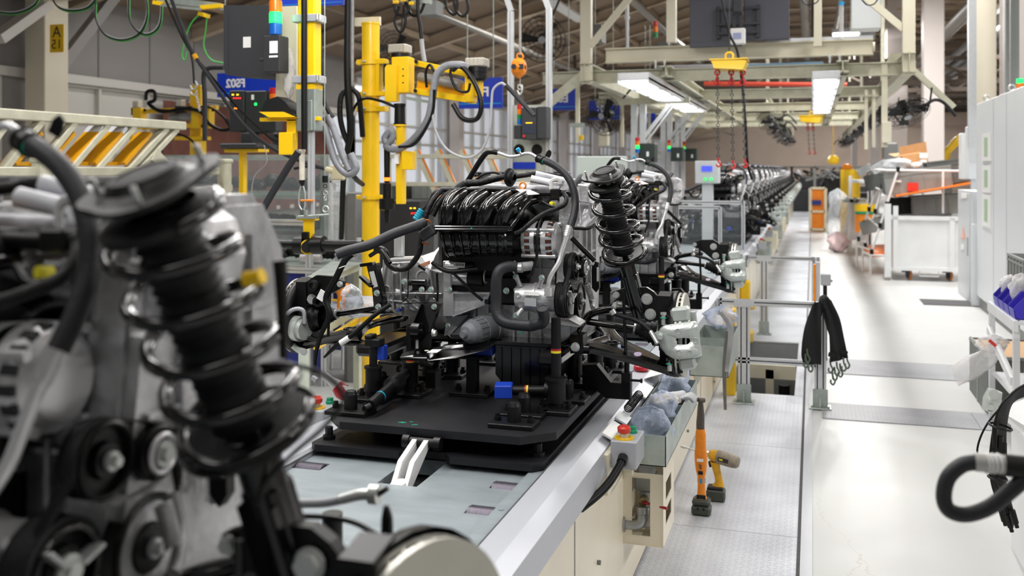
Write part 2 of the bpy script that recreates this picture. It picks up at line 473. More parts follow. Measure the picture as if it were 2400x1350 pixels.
def floor_mat():
 m = mat('white_epoxy_floor','e4e5e3',.4,spec=.25)
 nt = m.node_tree; b = nt.nodes['Principled BSDF']; L = nt.links.new
 g = nt.nodes.new('ShaderNodeNewGeometry')
 n = nt.nodes.new('ShaderNodeTexNoise'); n.inputs['Scale'].default_value = .9; n.inputs['Detail'].default_value = 8; L(g.outputs['Position'],n.inputs['Vector'])
 r = nt.nodes.new('ShaderNodeValToRGB'); r.color_ramp.elements[0].position = .3; r.color_ramp.elements[1].position = .65
 r.color_ramp.elements[0].color = lin('c1c2c1'); r.color_ramp.elements[1].color = lin('c6c7c5')
 L(n.outputs[0],r.inputs[0])
 mp = nt.nodes.new('ShaderNodeMapping'); mp.inputs['Scale'].default_value = (1,.35,1); L(g.outputs['Position'],mp.inputs[0])
 vo = nt.nodes.new('ShaderNodeTexVoronoi'); vo.feature = 'DISTANCE_TO_EDGE'; vo.inputs['Scale'].default_value = .45
 n3 = nt.nodes.new('ShaderNodeTexNoise'); n3.inputs['Scale'].default_value = 5; n3.inputs['Detail'].default_value = 5; L(g.outputs['Position'],n3.inputs['Vector'])
 vm = nt.nodes.new('ShaderNodeVectorMath'); vm.operation = 'MULTIPLY_ADD'; vm.inputs[1].default_value = (.18,.18,.18)
 L(n3.outputs['Color'],vm.inputs[0]); L(mp.outputs[0],vm.inputs[2]); L(vm.outputs[0],vo.inputs['Vector'])
 lt = nt.nodes.new('ShaderNodeMath'); lt.operation = 'LESS_THAN'; lt.inputs[1].default_value = .0007; L(vo.outputs['Distance'],lt.inputs[0])
 mx = nt.nodes.new('ShaderNodeMix'); mx.data_type = 'RGBA'; L(lt.outputs[0],mx.inputs['Factor']); L(r.outputs[0],mx.inputs['A']); mx.inputs['B'].default_value = lin('bab8b1')
 L(mx.outputs['Result'],b.inputs['Base Color'])
 n4 = nt.nodes.new('ShaderNodeTexNoise'); n4.inputs['Scale'].default_value = 3; L(g.outputs['Position'],n4.inputs['Vector'])
 r4 = nt.nodes.new('ShaderNodeMapRange'); r4.inputs[3].default_value = .3; r4.inputs[4].default_value = .5; L(n4.outputs[0],r4.inputs[0]); L(r4.outputs[0],b.inputs['Roughness'])
 return m
FLOORM = floor_mat()
def holed(mb,x0,x1,y0,y1,z,holes,depth=.1,thick=None):
 """horizontal plate with rectangular holes that have real walls"""
 xs = sorted({x0,x1} | {h[0] for h in holes} | {h[1] for h in holes})
 ys = sorted({y0,y1} | {h[2] for h in holes} | {h[3] for h in holes})
 for i in range(len(xs) - 1):
  for j in range(len(ys) - 1):
   cx,cy = (xs[i] + xs[i + 1]) / 2,(ys[j] + ys[j + 1]) / 2
   if any(h[0] < cx < h[1] and h[2] < cy < h[3] for h in holes): continue
   mb.add([(xs[i],ys[j],z),(xs[i + 1],ys[j],z),(xs[i + 1],ys[j + 1],z),(xs[i],ys[j + 1],z)],[(0,1,2,3)])
 for h in holes:
  a,b,c,d = h
  vs = [(a,c,z),(b,c,z),(b,d,z),(a,d,z)] + [(a,c,z - depth),(b,c,z - depth),(b,d,z - depth),(a,d,z - depth)]
  mb.add(vs,[(0,4,5,1),(1,5,6,2),(2,6,7,3),(3,7,4,0)])
 return mb
PIT = (-.62,-.13,7.45,9.7)
f = MB(); holed(f,-11,17,-3,82,0,[PIT],.02)
struct('floor',f,FLOORM)
p = MB(); a,b,c,d = PIT
p.add([(a,c,0),(b,c,0),(b,d,0),(a,d,0),(a,c,-.9),(b,c,-.9),(b,d,-.9),(a,d,-.9)],[(0,4,5,1),(1,5,6,2),(2,6,7,3),(3,7,4,0),(4,7,6,5)])
struct('floor_pit',p,K['mgrey'])
# walkway of tread plates, one structure per plate
ys = [-1.2,.25,1.7,3.14,4.58,6.03]
for i in range(len(ys) - 1):
 m_ = MB(); m_.bb(-.705,-.068,ys[i] + .002,ys[i + 1] - .002,.0,.006); struct('floor_plate',m_,DIA)
m_ = MB(); m_.bb(-.705,-.068,6.032,7.43,.0,.006); struct('floor_plate',m_,DIA)
for (y0,y1) in ((9.72,13.5),(13.51,19),(19.01,27),(27.01,40)):
 m_ = MB(); m_.bb(-.705,-.068,y0,y1,.0,.006); struct('floor_plate',m_,DIA)
m_ = MB(); m_.bb(-.125,-.068,7.44,9.71,.0,.006); struct('floor_plate',m_,DIA)
m_ = MB(); m_.bb(-.066,-.052,-1.2,40,.0005,.004); struct('trim_1',m_,K['oil'])
m_ = MB(); m_.bb(-.052,-.002,-1.2,40,.0,.005); struct('trim_2',m_,mat('grey_floor_band','c2c6cc',.3,var=.06,scale=3))
for i,(y0,y1,x1) in enumerate(((6.83,7.29,1.03),(8.35,9.0,1.6))):
 m_ = MB(); m_.bb(.06,x1,y0,y1,.0,.006); struct('floor_strip',m_,DIA2)
m_ = MB(); m_.bb(1.035,1.75,6.83,7.29,.0,.006); struct('floor_strip',m_,DIA2)
q = aZ(2200,709,0)
m_ = MB(); m_.bb(q.x - .2,q.x + .42,q.y - .28,q.y + .25,.001,.008,); struct('floor_hatch',m_,K['oil'])
# walls
WX = -10.0
m_ = MB(); m_.bb(WX - .3,WX,-3,82,0,.95); m_.bb(WX - .3,WX,-3,20,2.93,4.3); m_.bb(WX - .3,WX,20,82,3.7,4.3)
m_.bb(WX - .3,WX,9.9,10.7,.95,2.93); m_.bb(WX - .3,WX,15.0,15.2,.95,2.93)
for (ya_,yb_) in [(25.9 + i * 6.2,26.2 + i * 6.2) for i in range(9)]: m_.bb(WX - .3,WX,ya_,yb_,.95,3.7)
m_.bb(WX - .3,WX,75.5,82,.95,3.7)
struct('wall_left',m_,K['wallg'])
m_ = MB(); m_.bb(-11,17,80,80.3,0,8); struct('wall_back',m_,mat('far_wall_paint','d6c3b4',.6,var=.1,scale=.5))
m_ = MB(); m_.bb(-11,17,-3.3,-3,0,8); struct('wall_front_unseen',m_,K['mgrey'])  # unseen wall added behind the camera, closing out sky light and toning reflections
m_ = MB(); m_.bb(16.5,16.8,-3,82,0,8); struct('wall_right',m_,mat('side_wall_paint','a89a90',.6,var=.25,scale=.6))
m_ = MB()
for i in range(12):
 y = 12 + i * 6
 m_.bb(16.3,16.5,y,y + .3,0,7)
struct('trim_3',m_,K['rafter'])
# windows in the left wall: frame with mullions plus glass
wi = 0
for (y0,y1,z1) in [(-1,9.9,2.9),(10.7,15.0,2.9),(15.2,20.0,2.9)] + [(20 + i * 6.2,25.9 + i * 6.2,3.68) for i in range(9)]:
 wi += 1
 m_ = MB(); z0 = .95
 n = 6 if y1 - y0 > 5 else 4
 for k in range(n + 1):
  y = y0 + (y1 - y0) * k / n; wd = .14 if k in (0,n) else .05
  m_.bb(WX - .12,WX + .02,y - wd / 2,y + wd / 2,z0,z1)
 for z in (z0 + .03,(z0 + z1) / 2,(z0 + z1) / 2 + .45,z1 - .03):
  m_.bb(WX - .1,WX + .01,y0,y1,z - .03,z + .03)
 o = struct('window_%d' % wi,m_,K['wallw'])
 g = MB(); g.bb(WX - .06,WX - .055,y0,y1,z0,z1)
 o2 = obj('pane',g,K['glass'] if y0 > 12 else K['wallw'],o)
m_ = MB(); m_.bb(WX,WX + .1,-3,20,2.88,3.0); m_.bb(WX,WX + .1,20,82,3.64,3.76); m_.bb(WX,WX + .16,-3,82,.9,.97)
struct('trim_4',m_,K['wallw'])
# vertical seams of the grey cladding
m_ = MB()
for i in range(14): m_.bb(WX,WX + .012,6 + i * 1.15,6.02 + i * 1.15,3.0,4.3)
struct('trim_5',m_,K['mgrey'])
# roof: deck rising from the left eave, steel rafters across, purlins along
def rz(x): return 4.15 + (x + 10) * .27 if x < -1 else 6.58
m_ = MB()
xs = [-10.4,-1,17]
for i in range(2):
 x0,x1 = xs[i],xs[i + 1]
 a_,b_ = rz(x0),rz(x1 - .001 if i == 0 else x1)
 m_.add([(x0,-3,a_),(x1,-3,b_),(x1,82,b_),(x0,82,a_),(x0,-3,a_ + .15),(x1,-3,b_ + .15),(x1,82,b_ + .15),(x0,82,a_ + .15)],
           [(0,3,2,1),(4,5,6,7),(0,1,5,4),(2,3,7,6),(1,2,6,5),(0,4,7,3)])
struct('ceiling',m_,K['deck'])
m_ = MB()
for y in [8 + i * 3.0 for i in range(24)]:
 for (x0,x1) in ((-10,-1),(-1,16.4)):
  z0,z1 = rz(x0) - .2,rz(x1) - .2
  for dz,ww,hh in ((.12,.16,.02),(-.12,.16,.02),(0,.02,.24)):
   m_.beam((x0,y,z0 + dz),(x1,y,z1 + dz),ww,hh)
 for x in (2.0,7.5,13):
  m_.beam((x,y,rz(x) - .32),(x + 1.6,y,rz(x) - .9),.06,.06); m_.beam((x + 1.6,y,rz(x) - .9),(x + 3.2,y,rz(x) - .32),.06,.06)
 m_.beam((2,y,5.66),(16,y,5.66),.08,.08)
struct('ceiling_rafters',m_,K['rafter'])
m_ = MB()
for x in [-9.2 + i * 1.05 for i in range(24)]:
 z = rz(x) - .03
 m_.bb(x - .03,x + .03,6.5,80,z - .13,z - .01)
struct('ceiling_purlins',m_,mat('purlin_steel','a8957f',.6))
m_ = MB()
for x,z,r in ((-6.2,4.35,.06),(-3.6,5.2,.09),(-.2,5.7,.12),(.6,5.55,.05),(3.4,5.3,.16),(5.2,5.0,.07)):
 m_.cyl((x,8,z),(x,78,z),r,n=10)
struct('ceiling_pipes',m_,mat('overhead_pipe','8f8b84',.45,.4))
m_ = MB()
for k in range(8):
 y = 27 + k * 4.2; z = 3.9 + .12 * k
 m_.beam((-7,y,z),(11,y,z),.12,.12); m_.beam((-7,y,z + .6),(11,y,z + .6),.1,.1)
 for j in range(9):
  x = -6.5 + j * 2.1; m_.beam((x,y,z),(x + 1.05,y,z + .6),.05,.05); m_.beam((x + 1.05,y,z + .6),(x + 2.1,y,z),.05,.05)
 for x in (-6.5,0,10.5): m_.bb(x - .04,x + .04,y - .04,y + .04,z,6.4)
for x in (-4.5,-2.6,2.4,3.6): m_.cyl((x,27,4.0),(x,58,4.9),.07,n=8)
struct('ceiling_trusses',m_,mat('dark_truss','54483e',.6))
# ---- columns
def column(x,y,w,d,z1,m__):
 c = MB(); c.bb(x,x + w,y,y + d,0,z1,.01)
 return struct('column',c,m__)
A = aX(72,400,-9.7)
column(-9.75,A.y - .05,.32,.42,4.3,K['colm'])
for i in range(5): column(-9.8,25.6 + i * 6.2,.3,.4,4.3,K['colw'])
# bright column pair on the right of the aisle and the ones behind
for (px0,px1,d_) in ((2165,2216,21),(2078,2130,27),(2040,2062,36),(1996,2010,52)):
 a_ = aD(px0,400,d_); b_ = aD(px1,400,d_)
 c = MB(); c.bb(a_.x,a_.x + (b_.x - a_.x) * .92,a_.y,a_.y + .5,0,6.4,.01); struct('column',c,K['colw'])
q = aD(2292,200,12.2)
c = MB(); c.bb(q.x + .12,q.x + .38,q.y + 1.0,q.y + 1.3,0,6.4,.01); struct('column',c,K['colm'])
c = MB(); c.bb(q.x + .46,q.x + .85,q.y + .9,q.y + 1.3,0,6.4,.01); struct('column',c,K['colw'])
# diagonal braces at the left column
m_ = MB(); a_ = aX(140,155,-9.55); b_ = aX(268,-10,-9.4)
m_.beam(a_,b_ + (b_ - a_) * .25,.14,.14,(0,0,1))
struct('trim_6',m_,K['wallg'])
m_ = MB(); a_ = aX(-8,92,-9.5); b_ = aX(105,12,-9.5); m_.beam(a_,b_,.2,.12); a_ = aX(105,18,-9.5); b_ = aX(170,28,-9.5)
m_.bb(-9.7,-9.3,A.y - .2,A.y + .3,3.9,4.15); struct('trim_7',m_,K['wallw'])
# sign on the column: yellow plate A / 15
s = thing('column_sign','yellow plate reading A over 15 on the cream column at the far left','sign',(A.x + .3,A.y - .06,3.0))
u0 = aY(118,58,A.y - .06); u1 = aY(150,122,A.y - .06)
m_ = MB(); m_.bb(u0.x,u1.x,A.y - .068,A.y - .056,u1.z,u0.z); obj('sign_plate',m_,K['yel'],s)
xm = (u0.x + u1.x) / 2; zh = u0.z - u1.z
words('A',.2,(xm,A.y - .071,u0.z - zh * .29),(1,0,0),(0,0,1),K['ink'],s)
words('15',.17,(xm,A.y - .071,u0.z - zh * .73),(1,0,0),(0,0,1),K['ink'],s)
# ================================================================ conveyor
CY0,CY1 = -.8,37.5
cv = thing('conveyor_line','long steel assembly conveyor with silver side covers and a cream lower panel','conveyor',(-1.19,2,0))
holes = []
for base in (1.11,3.55,5.99,8.43):
 for dy in (-.99,-.77,.55,.8):
  for x in (-.925,-1.59):
   holes.append((x,x + .1,base + dy - .035,base + dy + .035))
 holes.append((-1.265,-1.135,base - .86,base - .6))
m_ = MB(); holed(m_,-1.62,-.80,CY0,11,.725,holes,.05); m_.add([(-1.62,11,.725),(-.8,11,.725),(-.8,CY1,.725),(-1.62,CY1,.725)],[(0,1,2,3)])
obj('deck_plate',m_,K['conv'],cv)
for h in holes:
 if h[1] - h[0] < .12:
  r_ = MB(); r_.cyl((h[0] + .004,(h[2] + h[3]) / 2,.697),(h[1] - .004,(h[2] + h[3]) / 2,.697),.036,n=24)
  if h[2] < 7: obj('roller',r_,K['roller'],cv)
m_ = MB(); m_.bb(-1.60,-.82,CY0,CY1,.2,.66); obj('frame',m_,K['oil'],cv)
# right side cover: a folded profile
prof = [(-.80,.738),(-.788,.738),(-.788,.750),(-.716,.750),(-.672,.728),(-.660,.655),(-.675,.655),(-.69,.70),(-.80,.70)]
m_ = MB(); m_.poly3([(x,CY0,z) for x,z in prof],(0,CY1 - CY0,0)); obj('side_cover',m_,K['rail'],cv)
prof = [(-1.59,.738),(-1.60,.75),(-1.72,.750),(-1.76,.735),(-1.79,.66),(-1.775,.655),(-1.75,.70),(-1.59,.70)]
m_ = MB(); m_.poly3([(x,CY0,z) for x,z in prof],(0,CY1 - CY0,0)); obj('side_cover',m_,K['rail'],cv)
m_ = MB(); m_.bb(-.795,-.789,CY0,CY1,.739,.7415); m_.bb(-.79,-.786,CY0,CY1,.7495,.7508)
m_.bb(-1.592,-1.586,CY0,CY1,.738,.7412); obj('joint',m_,K['oil'],cv)
m_ = MB(); m_.bb(-.84,-.80,CY0,CY1,.7252,.7395)
for i in range(40): m_.cyl((-.82,CY0 + .4 + i * .42,.739),(-.82,CY0 + .4 + i * .42,.742),.008,n=10)
obj('wear_strip',m_,K['conv'],cv)
m_ = MB(); m_.bb(-.73,-.70,CY0,CY1,.02,.70); m_.bb(-1.74,-1.71,CY0,CY1,.02,.70)
obj('lower_panel',m_,K['beige'],cv)
m_ = MB()
for y in (1.2,2.9,4.6,6.4,8.2): m_.bb(-.7005,-.698,y,y + .004,.03,.66)
for (px,py) in ((1400,1318),(1672,894),(1610,1010)):
 q = aX(px,py,-.7); m_.cyl(q,q + V((.012,0,0)),.008,n=10)
obj('panel_joints',m_,K['mgrey'],cv)['kind'] = 'stuff'
# pawl bracket in the middle slot
pw = thing('transfer_pawl','white fork bracket with black pins in the conveyor slot before the tray','bracket',(-1.2,2.72,.73))
m_ = MB()
for dx in (-.028,.012):
 m_.poly3([(-1.2 + dx,2.69,.70),(-1.2 + dx,2.74,.70),(-1.2 + dx,2.90,.80),(-1.2 + dx,2.875,.812),(-1.2 + dx,2.76,.775)],(.016,0,0))
m_.bb(-1.222,-1.178,2.685,2.74,.695,.73,.004)
obj('fork',m_,K['white'],pw)
m_ = MB(); m_.cyl((-1.255,2.885,.80),(-1.14,2.885,.80),.016,n=16); obj('pin',m_,K['iron'],pw)
for x in (-1.262,-1.155):
 m_ = MB(); m_.cyl((x,2.885,.80),(x + .022,2.885,.80),.022,n=16); obj('roller',m_,K['satin'],pw)
# ================================================================ trays with fixtures
def make_tray(Y,label):
 """Y is the hub line; the tray spans Y-.65 .. Y+.75"""
 t = thing('pallet_tray',label,'pallet',(-1.18,Y,.73),'black steel pallets on the conveyor')
 m_ = MB(); y0,y1 = Y - .65,Y + .72
 out = [(-1.5,y0),(-.875,y0),(-.78,y0 + .09),(-.78,y1 - .09),(-.86,y1),(-1.5,y1),(-1.58,y1 - .09),(-1.58,y0 + .09)]
 m_.poly3([(x,y,.815) for x,y in out],(0,0,.025)); obj('upper_plate',m_,K['tray'],t)
 m_ = MB(); y0 = Y - .675
 out = [(-1.6,y0 + .02),(-1.58,y0),(-1.275,y0),(-1.245,y0 + .035),(-1.13,y0 + .035),(-1.10,y0),(-.83,y0),(-.80,y0 + .03),(-.80,Y + .74),(-1.6,Y + .74)]
 m_.poly3([(x,y,.743) for x,y in out],(0,0,.022)); obj('lower_plate',m_,K['tray'],t)
 for x in (-1.45,-.93):
  for y in (Y - .3,Y + .4):
   m_ = MB(); m_.bb(x - .07,x + .07,y - .06,y + .06,.765,.815); obj('spacer',m_,K['iron'],t)
 for (x,y) in ((-1.565,Y - .60),(-.835,Y - .58)):
  m_ = MB(); m_.cyl((x,y,.765),(x,y,.778),.021,n=20); m_.cyl((x,y,.778),(x,y,.806),.013,n=6,smooth=False); obj('locating_bolt',m_,K['iron'],t)
 zt = .84
 def base(m_,x,y,s=.075,q=.05):
  m_.bb(x - s,x + s,y - q,y + q,zt,zt + .015,.002)
  for dx in (-s * .75,s * .75): m_.cyl((x + dx,y,zt + .015),(x + dx,y,zt + .027),.012,n=12); m_.cyl((x + dx,y,zt + .027),(x + dx,y,zt + .038),.008,n=6,smooth=False)
 def dome(x,y,h=.062,r=.023):
  m_ = MB(); base(m_,x,y)
  m_.lathe((x,y,zt + .015),(0,0,1),[(0,r),(h - .012,r),(h,r * .78),(h + .002,r * .5),(h + .002,0)],n=20); obj('stud',m_,K['iron'],t)
 def post(x,y,h,r1=.029,h1=.1,r2=.015,top=None):
  m_ = MB(); base(m_,x,y,.062,.062)
  m_.lathe((x,y,zt + .015),(0,0,1),[(0,r1 * .8),(.02,r1 * .8),(.02,r1),(h1,r1),(h1,r1 * 1.15),(h1 + .008,r1 * 1.15),(h1 + .008,r2),(h,r2),(h,0)],n=20)
  o = obj('support_post',m_,K['iron'],t)
  if top == 'block':
   b_ = MB(); b_.bb(x - .026,x + .034,y - .022,y + .028,zt + h,zt + h + .028,.003); b_.bb(x - .026,x + .002,y - .022,y + .028,zt + h + .028,zt + h + .042,.003); obj('rest_block',b_,K['iron'],o)
   b_ = MB(); b_.bb(x + .0,x + .04,y - .0,y + .04,zt + h - .05,zt + h,.002); obj('pad',b_,K['blue'],o)
  if top == 'blue':
   b_ = MB(); b_.cyl((x,y,zt + h - .03),(x,y,zt + h + .01),.03,n=24); obj('pad',b_,K['blue'],o)
  if top == 'band':
   for k,(mm,dz) in enumerate(((K['redp'],.0),(K['yband'],-.008))):
    b_ = MB(); b_.cyl((x,y,zt + h - .115 + dz),(x,y,zt + h - .107 + dz),r2 * 1.03,n=20); obj('colour_band',b_,mm,o)
  return o
 o_ = Y - 3.55
 def loc(px,py): q = aZ(px,py,zt); return q.x,q.y + o_
 x,y = loc(822,968); dome(x,y)
 x,y = loc(1205,998); dome(x,y)
 x,y = loc(1228,975); dome(x,y,.062)
 x,y = loc(1330,940); dome(x,y)
 x,y = loc(893,920); dome(x,y); x,y = loc(940,905); dome(x,y)
 x,y = loc(1003,885); dome(x,y,.06)
 x,y = loc(875,937); post(x,y,.195,top='block')
 x,y = loc(962,925); post(x,y,.24,.03,.10,.016,'band')
 x,y = loc(1303,965); post(x,y,.31,.034,.095,.017)
 m_ = MB()
 b_ = MB(); b_.cyl((x,y,zt + .212),(x,y,zt + .219),.0178,n=20); obj('colour_band',b_,K['redp'],t)
 b_ = MB(); b_.cyl((x,y,zt + .204),(x,y,zt + .212),.0178,n=20); obj('colour_band',b_,K['yband'],t)
 m_ = MB(); m_.cyl((x,y,zt + .075),(x - .155,y - .03,zt + .07),.0165,n=16); m_.cyl((x - .02,y,zt + .075),(x - .035,y,zt + .074),.03,n=18); obj('side_arm',m_,K['iron'],t)
 for dx,mm in ((.100,K['redp']),(.094,K['yband'])):
  b_ = MB(); b_.cyl((x - dx,y - .0193,zt + .072),(x - dx - .006,y - .0205,zt + .072),.0172,n=18); obj('colour_band',b_,mm,t)
 b_ = MB(); b_.box((x - .178,y - .035,zt + .07),(.06,.07,.045),Matrix.Rotation(.25,3,'Z'),.003); obj('pad',b_,K['blue'],t)
 x,y = loc(1108,925)
 m_ = MB(); base(m_,x,y,.075,.05); m_.bb(x - .02,x + .02,y - .02,y + .02,zt,zt + .14,.003); m_.bb(x - .055,x + .055,y - .05,y + .05,zt + .14,zt + .15,.002); o = obj('support_post',m_,K['iron'],t)
 b_ = MB(); b_.box((x + .01,y + .03,zt + .167),(.14,.10,.034),None,.004); obj('pad',b_,K['blue'],o)
 x,y = loc(1215,880)
 b_ = MB(); b_.cyl((x,y,zt + .05),(x + .05,y + .12,zt + .09),.035,n=18); b_.bb(x - .07,x + .06,y - .04,y + .04,zt,zt + .03); b_.cyl((x + .03,y,zt),(x + .03,y,zt + .2),.028,n=16); obj('clamp',b_,K['iron'],t)
 b_ = MB(); b_.cyl((x - .05,y + .1,zt + .13),(x - .02,y + .1,zt + .13),.028,n=20); obj('pad',b_,K['blue'],t)
 for (px,py,hh) in ((1270,905,.2),(1345,900,.2),(1395,880,.17),(1430,868,.22),(1060,880,.2),(1015,868,.19),(1140,850,.2),(1000,850,.2),(930,850,.22),(1340,850,.22)):
  x,y = loc(px,py); post(x,y,hh,.032,.1,.018,'blue' if px in (1270,1345) else None)
 x,y = loc(868,975); x2,y2 = loc(960,925)
 b_ = MB(); b_.cyl((x,y,zt + .035),(x2,y2,zt + .09),.02,n=16); b_.cyl((x,y,zt + .035),(x - .012,y - .016,zt + .028),.012,n=12)
 b_.lathe((x + (x2 - x) * .5,y + (y2 - y) * .5,zt + .062),(x2 - x,y2 - y,.055),[(0,.02),(.01,.034),(.06,.034),(.07,.02)],n=18); obj('lever',b_,K['satin'],t)
 b_ = MB(); d_ = V((x2 - x,y2 - y,.055)).normalized(); c_ = V((x,y,zt + .035)) + d_ * .075; b_.cyl(c_,c_ + d_ * .006,.0206,n=18); obj('colour_band',b_,K['teal'],t)
 x,y = loc(1000,900)
 b_ = MB(); b_.cyl((x - .05,y,zt + .09),(x + .05,y - .04,zt + .08),.014,n=14); b_.bb(x + .02,x + .06,y - .06,y,zt,zt + .06); obj('clamp',b_,K['iron'],t)
 x = -.775; y = Y + .06
 b_ = MB()
 b_.poly3([(-.84,y,zt),(-.84,y,zt + .09),(-.785,y,zt + .095),(-.73,y,zt + .03),(-.69,y,zt + .03),(-.66,y,zt + .035),(-.66,y,zt - .03),(-.75,y,zt - .03),(-.79,y,zt)],(0,.045,0))
 b_.cyl((-.815,y - .01,zt + .065),(-.815,y,zt + .065),.018,n=16)
 b_.bb(-.69,-.655,y - .0,y + .04,zt - .03,zt + .07,.003); b_.cyl((-.672,y + .02,zt + .07),(-.672,y + .02,zt + .13),.010,n=14)
 b_.cyl((-.655,y + .02,zt + .04),(-.62,y + .02,zt + .04),.005,n=8); b_.cyl((-.62,y + .02,zt + .04),(-.613,y + .02,zt + .04),.009,n=8)
 o = obj('outrigger',b_,K['iron'],t)
 b_ = MB(); b_.cyl((-.672,y + .02,zt + .13),(-.672,y + .02,zt + .135),.024,n=20); b_.cyl((-.672,y + .02,zt + .135),(-.672,y + .02,zt + .175),.023,n=24); obj('pad',b_,K['blue'],o)
 for (px,py,l_) in ((940,990,.02),(946,991,.018),(962,989,.006),(966,989,.006),(972,996,.02)):
  b_ = MB(); q = aZ(px,py,zt); b_.box((q.x,q.y + o_,zt + .0006),(l_,.004,.001),Matrix.Rotation(.5,3,'Z')); obj('ink_mark',b_,K['mint'],t)
 return t
TRAY = make_tray(3.55,'black steel pallet tray carrying the in-focus engine at the centre')
dup(TRAY,(-1.18,1.11,.73),'black pallet tray under the blurred nearest engine, at the lower left')
dup(TRAY,(-1.18,5.99,.73),'black pallet tray under the third engine, behind the central one')
# ================================================================ powertrain on its pallet (built once at the centre, then repeated)
def CA(x,y,Y): return aY(1000 + x / 4.822,340 + y / 4.822,Y)
def CB(x,y,Y): return aY(860 + x / 4.821,580 + y / 4.821,Y)
def CC(x,y,Y): return aY(1200 + x / 4.22,580 + y / 4.22,Y)
def CD(x,y,Y): return aY(500 + x / 2.41,340 + y / 2.41,Y)
def CR(x,y,Y): return aY(760 + x / 2.327,320 + y / 2.327,Y)
def xal(p,dx): return V((p.x + dx,p.y,p.z))
EN = thing('powertrain_assembly','engine with glossy black intake manifold and silver alternator, in focus at the centre','engine',(-1.2,3.55,.84),'engines with suspension on the conveyor pallets')
X1 = V((1,0,0))
def P_(name,mb,m,par=None,label=None): return obj(name,mb,m,EN if par is None else par,label)
def bolt(c,d,r=.009,par=None,mark=True,big=False):
 b = MB(); b.hexn(c,d,r,r * 1.1); o = P_('bolt',b,K['zinc'],par)
 if mark and par is None:
  d = V(d).normalized(); s_,q_ = perp(d); e = V(c) + d * r * 1.12
  b = MB(); b.beam(e - s_ * r * .7,e + s_ * r * .6,.003,.001,d); P_('ink_mark',b,K['mint'],o)
 return o
F1 = V((-.28,-1,.1)).normalized()     # toward the viewer's side of the engine
# ---- engine block, head, timing side
m = MB(); m.bb(-1.36,-.90,3.50,3.84,1.02,1.40,.02)
for i in range(9):
 x = -1.34 + i * .052; m.bb(x,x + .008,3.485,3.505,1.04,1.36)
for z in (1.1,1.2,1.3): m.bb(-1.35,-.91,3.487,3.503,z,z + .008)
m.bb(-1.38,-.885,3.49,3.84,1.375,1.395,.004)
BL = P_('engine_block',m,K['alum'])
m = MB(); m.bb(-1.34,-.9,3.52,3.82,1.40,1.56,.02)
for i in range(6): m.bb(-1.3 + i * .07,-1.29 + i * .07,3.505,3.53,1.41,1.55)
P_('cylinder_head',m,K['alum'])
m = MB(); m.bb(-1.33,-.86,3.54,3.80,1.56,1.625,.02)
for i in range(4): m.cyl((-1.26 + i * .11,3.67,1.62),(-1.26 + i * .11,3.67,1.65),.022,n=16)
HC = P_('valve_cover',m,K['alumd'])
for i in range(4):
 m = MB(); x = -1.26 + i * .11; m.bb(x - .02,x + .02,3.58,3.71,1.65,1.668,.004); m.bb(x - .013,x + .013,3.55,3.60,1.648,1.66,.003); P_('ignition_coil',m,K['satin'])
# timing cover: tall aluminium casting facing the aisle side
pts = [(3.44,1.02),(3.44,1.20),(3.47,1.38),(3.50,1.60),(3.56,1.64),(3.78,1.64),(3.84,1.56),(3.85,1.30),(3.82,1.02)]
m = MB(); m.poly3([(-.90,y,z) for y,z in pts],(.055,0,0)); m.poly3([(-.845,y * .96 + 3.63 * .04,z * .95 + 1.33 * .05) for y,z in pts],(.022,0,0))
for (y,z0,z1) in ((3.56,1.25,1.58),(3.64,1.2,1.6),(3.73,1.25,1.58)): m.bb(-.83,-.812,y - .004,y + .004,z0,z1)
for z in (1.36,1.47): m.bb(-.83,-.814,3.49,3.81,z - .004,z + .004)
TC = P_('timing_cover',m,K['alum'])
for (y,z) in ((3.46,1.1),(3.49,1.42),(3.52,1.6),(3.68,1.62),(3.80,1.58),(3.82,1.4),(3.82,1.2)):
 b = MB(); b.hexn((-.845,y,z),X1,.008,.01); P_('bolt',b,K['zinc'],TC)
# front face of the timing casting seen past the alternator
m = MB(); m.poly3([aY(1345,432,3.50),aY(1352,530,3.47),aY(1372,532,3.47),aY(1398,505,3.5),aY(1402,470,3.53),aY(1392,440,3.53),aY(1375,430,3.53)],(0,.10,0))
m.beam(aY(1353,470,3.47),aY(1398,480,3.5),.006,.016,(0,1,0)); m.beam(aY(1356,440,3.49),aY(1362,525,3.46),.005,.016,(0,1,0)); m.beam(aY(1376,440,3.49),aY(1384,505,3.48),.005,.016,(0,1,0))
P_('head_end_casting',m,K['alum'])
# oil pan
pts = [(-1.12,1.04),(-.89,1.04),(-.885,.99),(-.90,.90),(-.93,.875),(-1.08,.875),(-1.12,.92)]
m = MB(); m.poly3([(x,3.40,z) for x,z in pts],(0,.38,0))
for i in range(6): m.bb(-1.10 + i * .036,-1.094 + i * .036,3.393,3.402,.89,1.02)
m.bb(-1.16,-.87,3.385,3.80,1.03,1.045,.003)
P_('oil_pan',m,K['paint'])
b = MB(); q = aY(1222,780,3.38); b.cyl(q,q + V((0,-.003,0)),.005,n=10); P_('ink_mark',b,K['mint'])
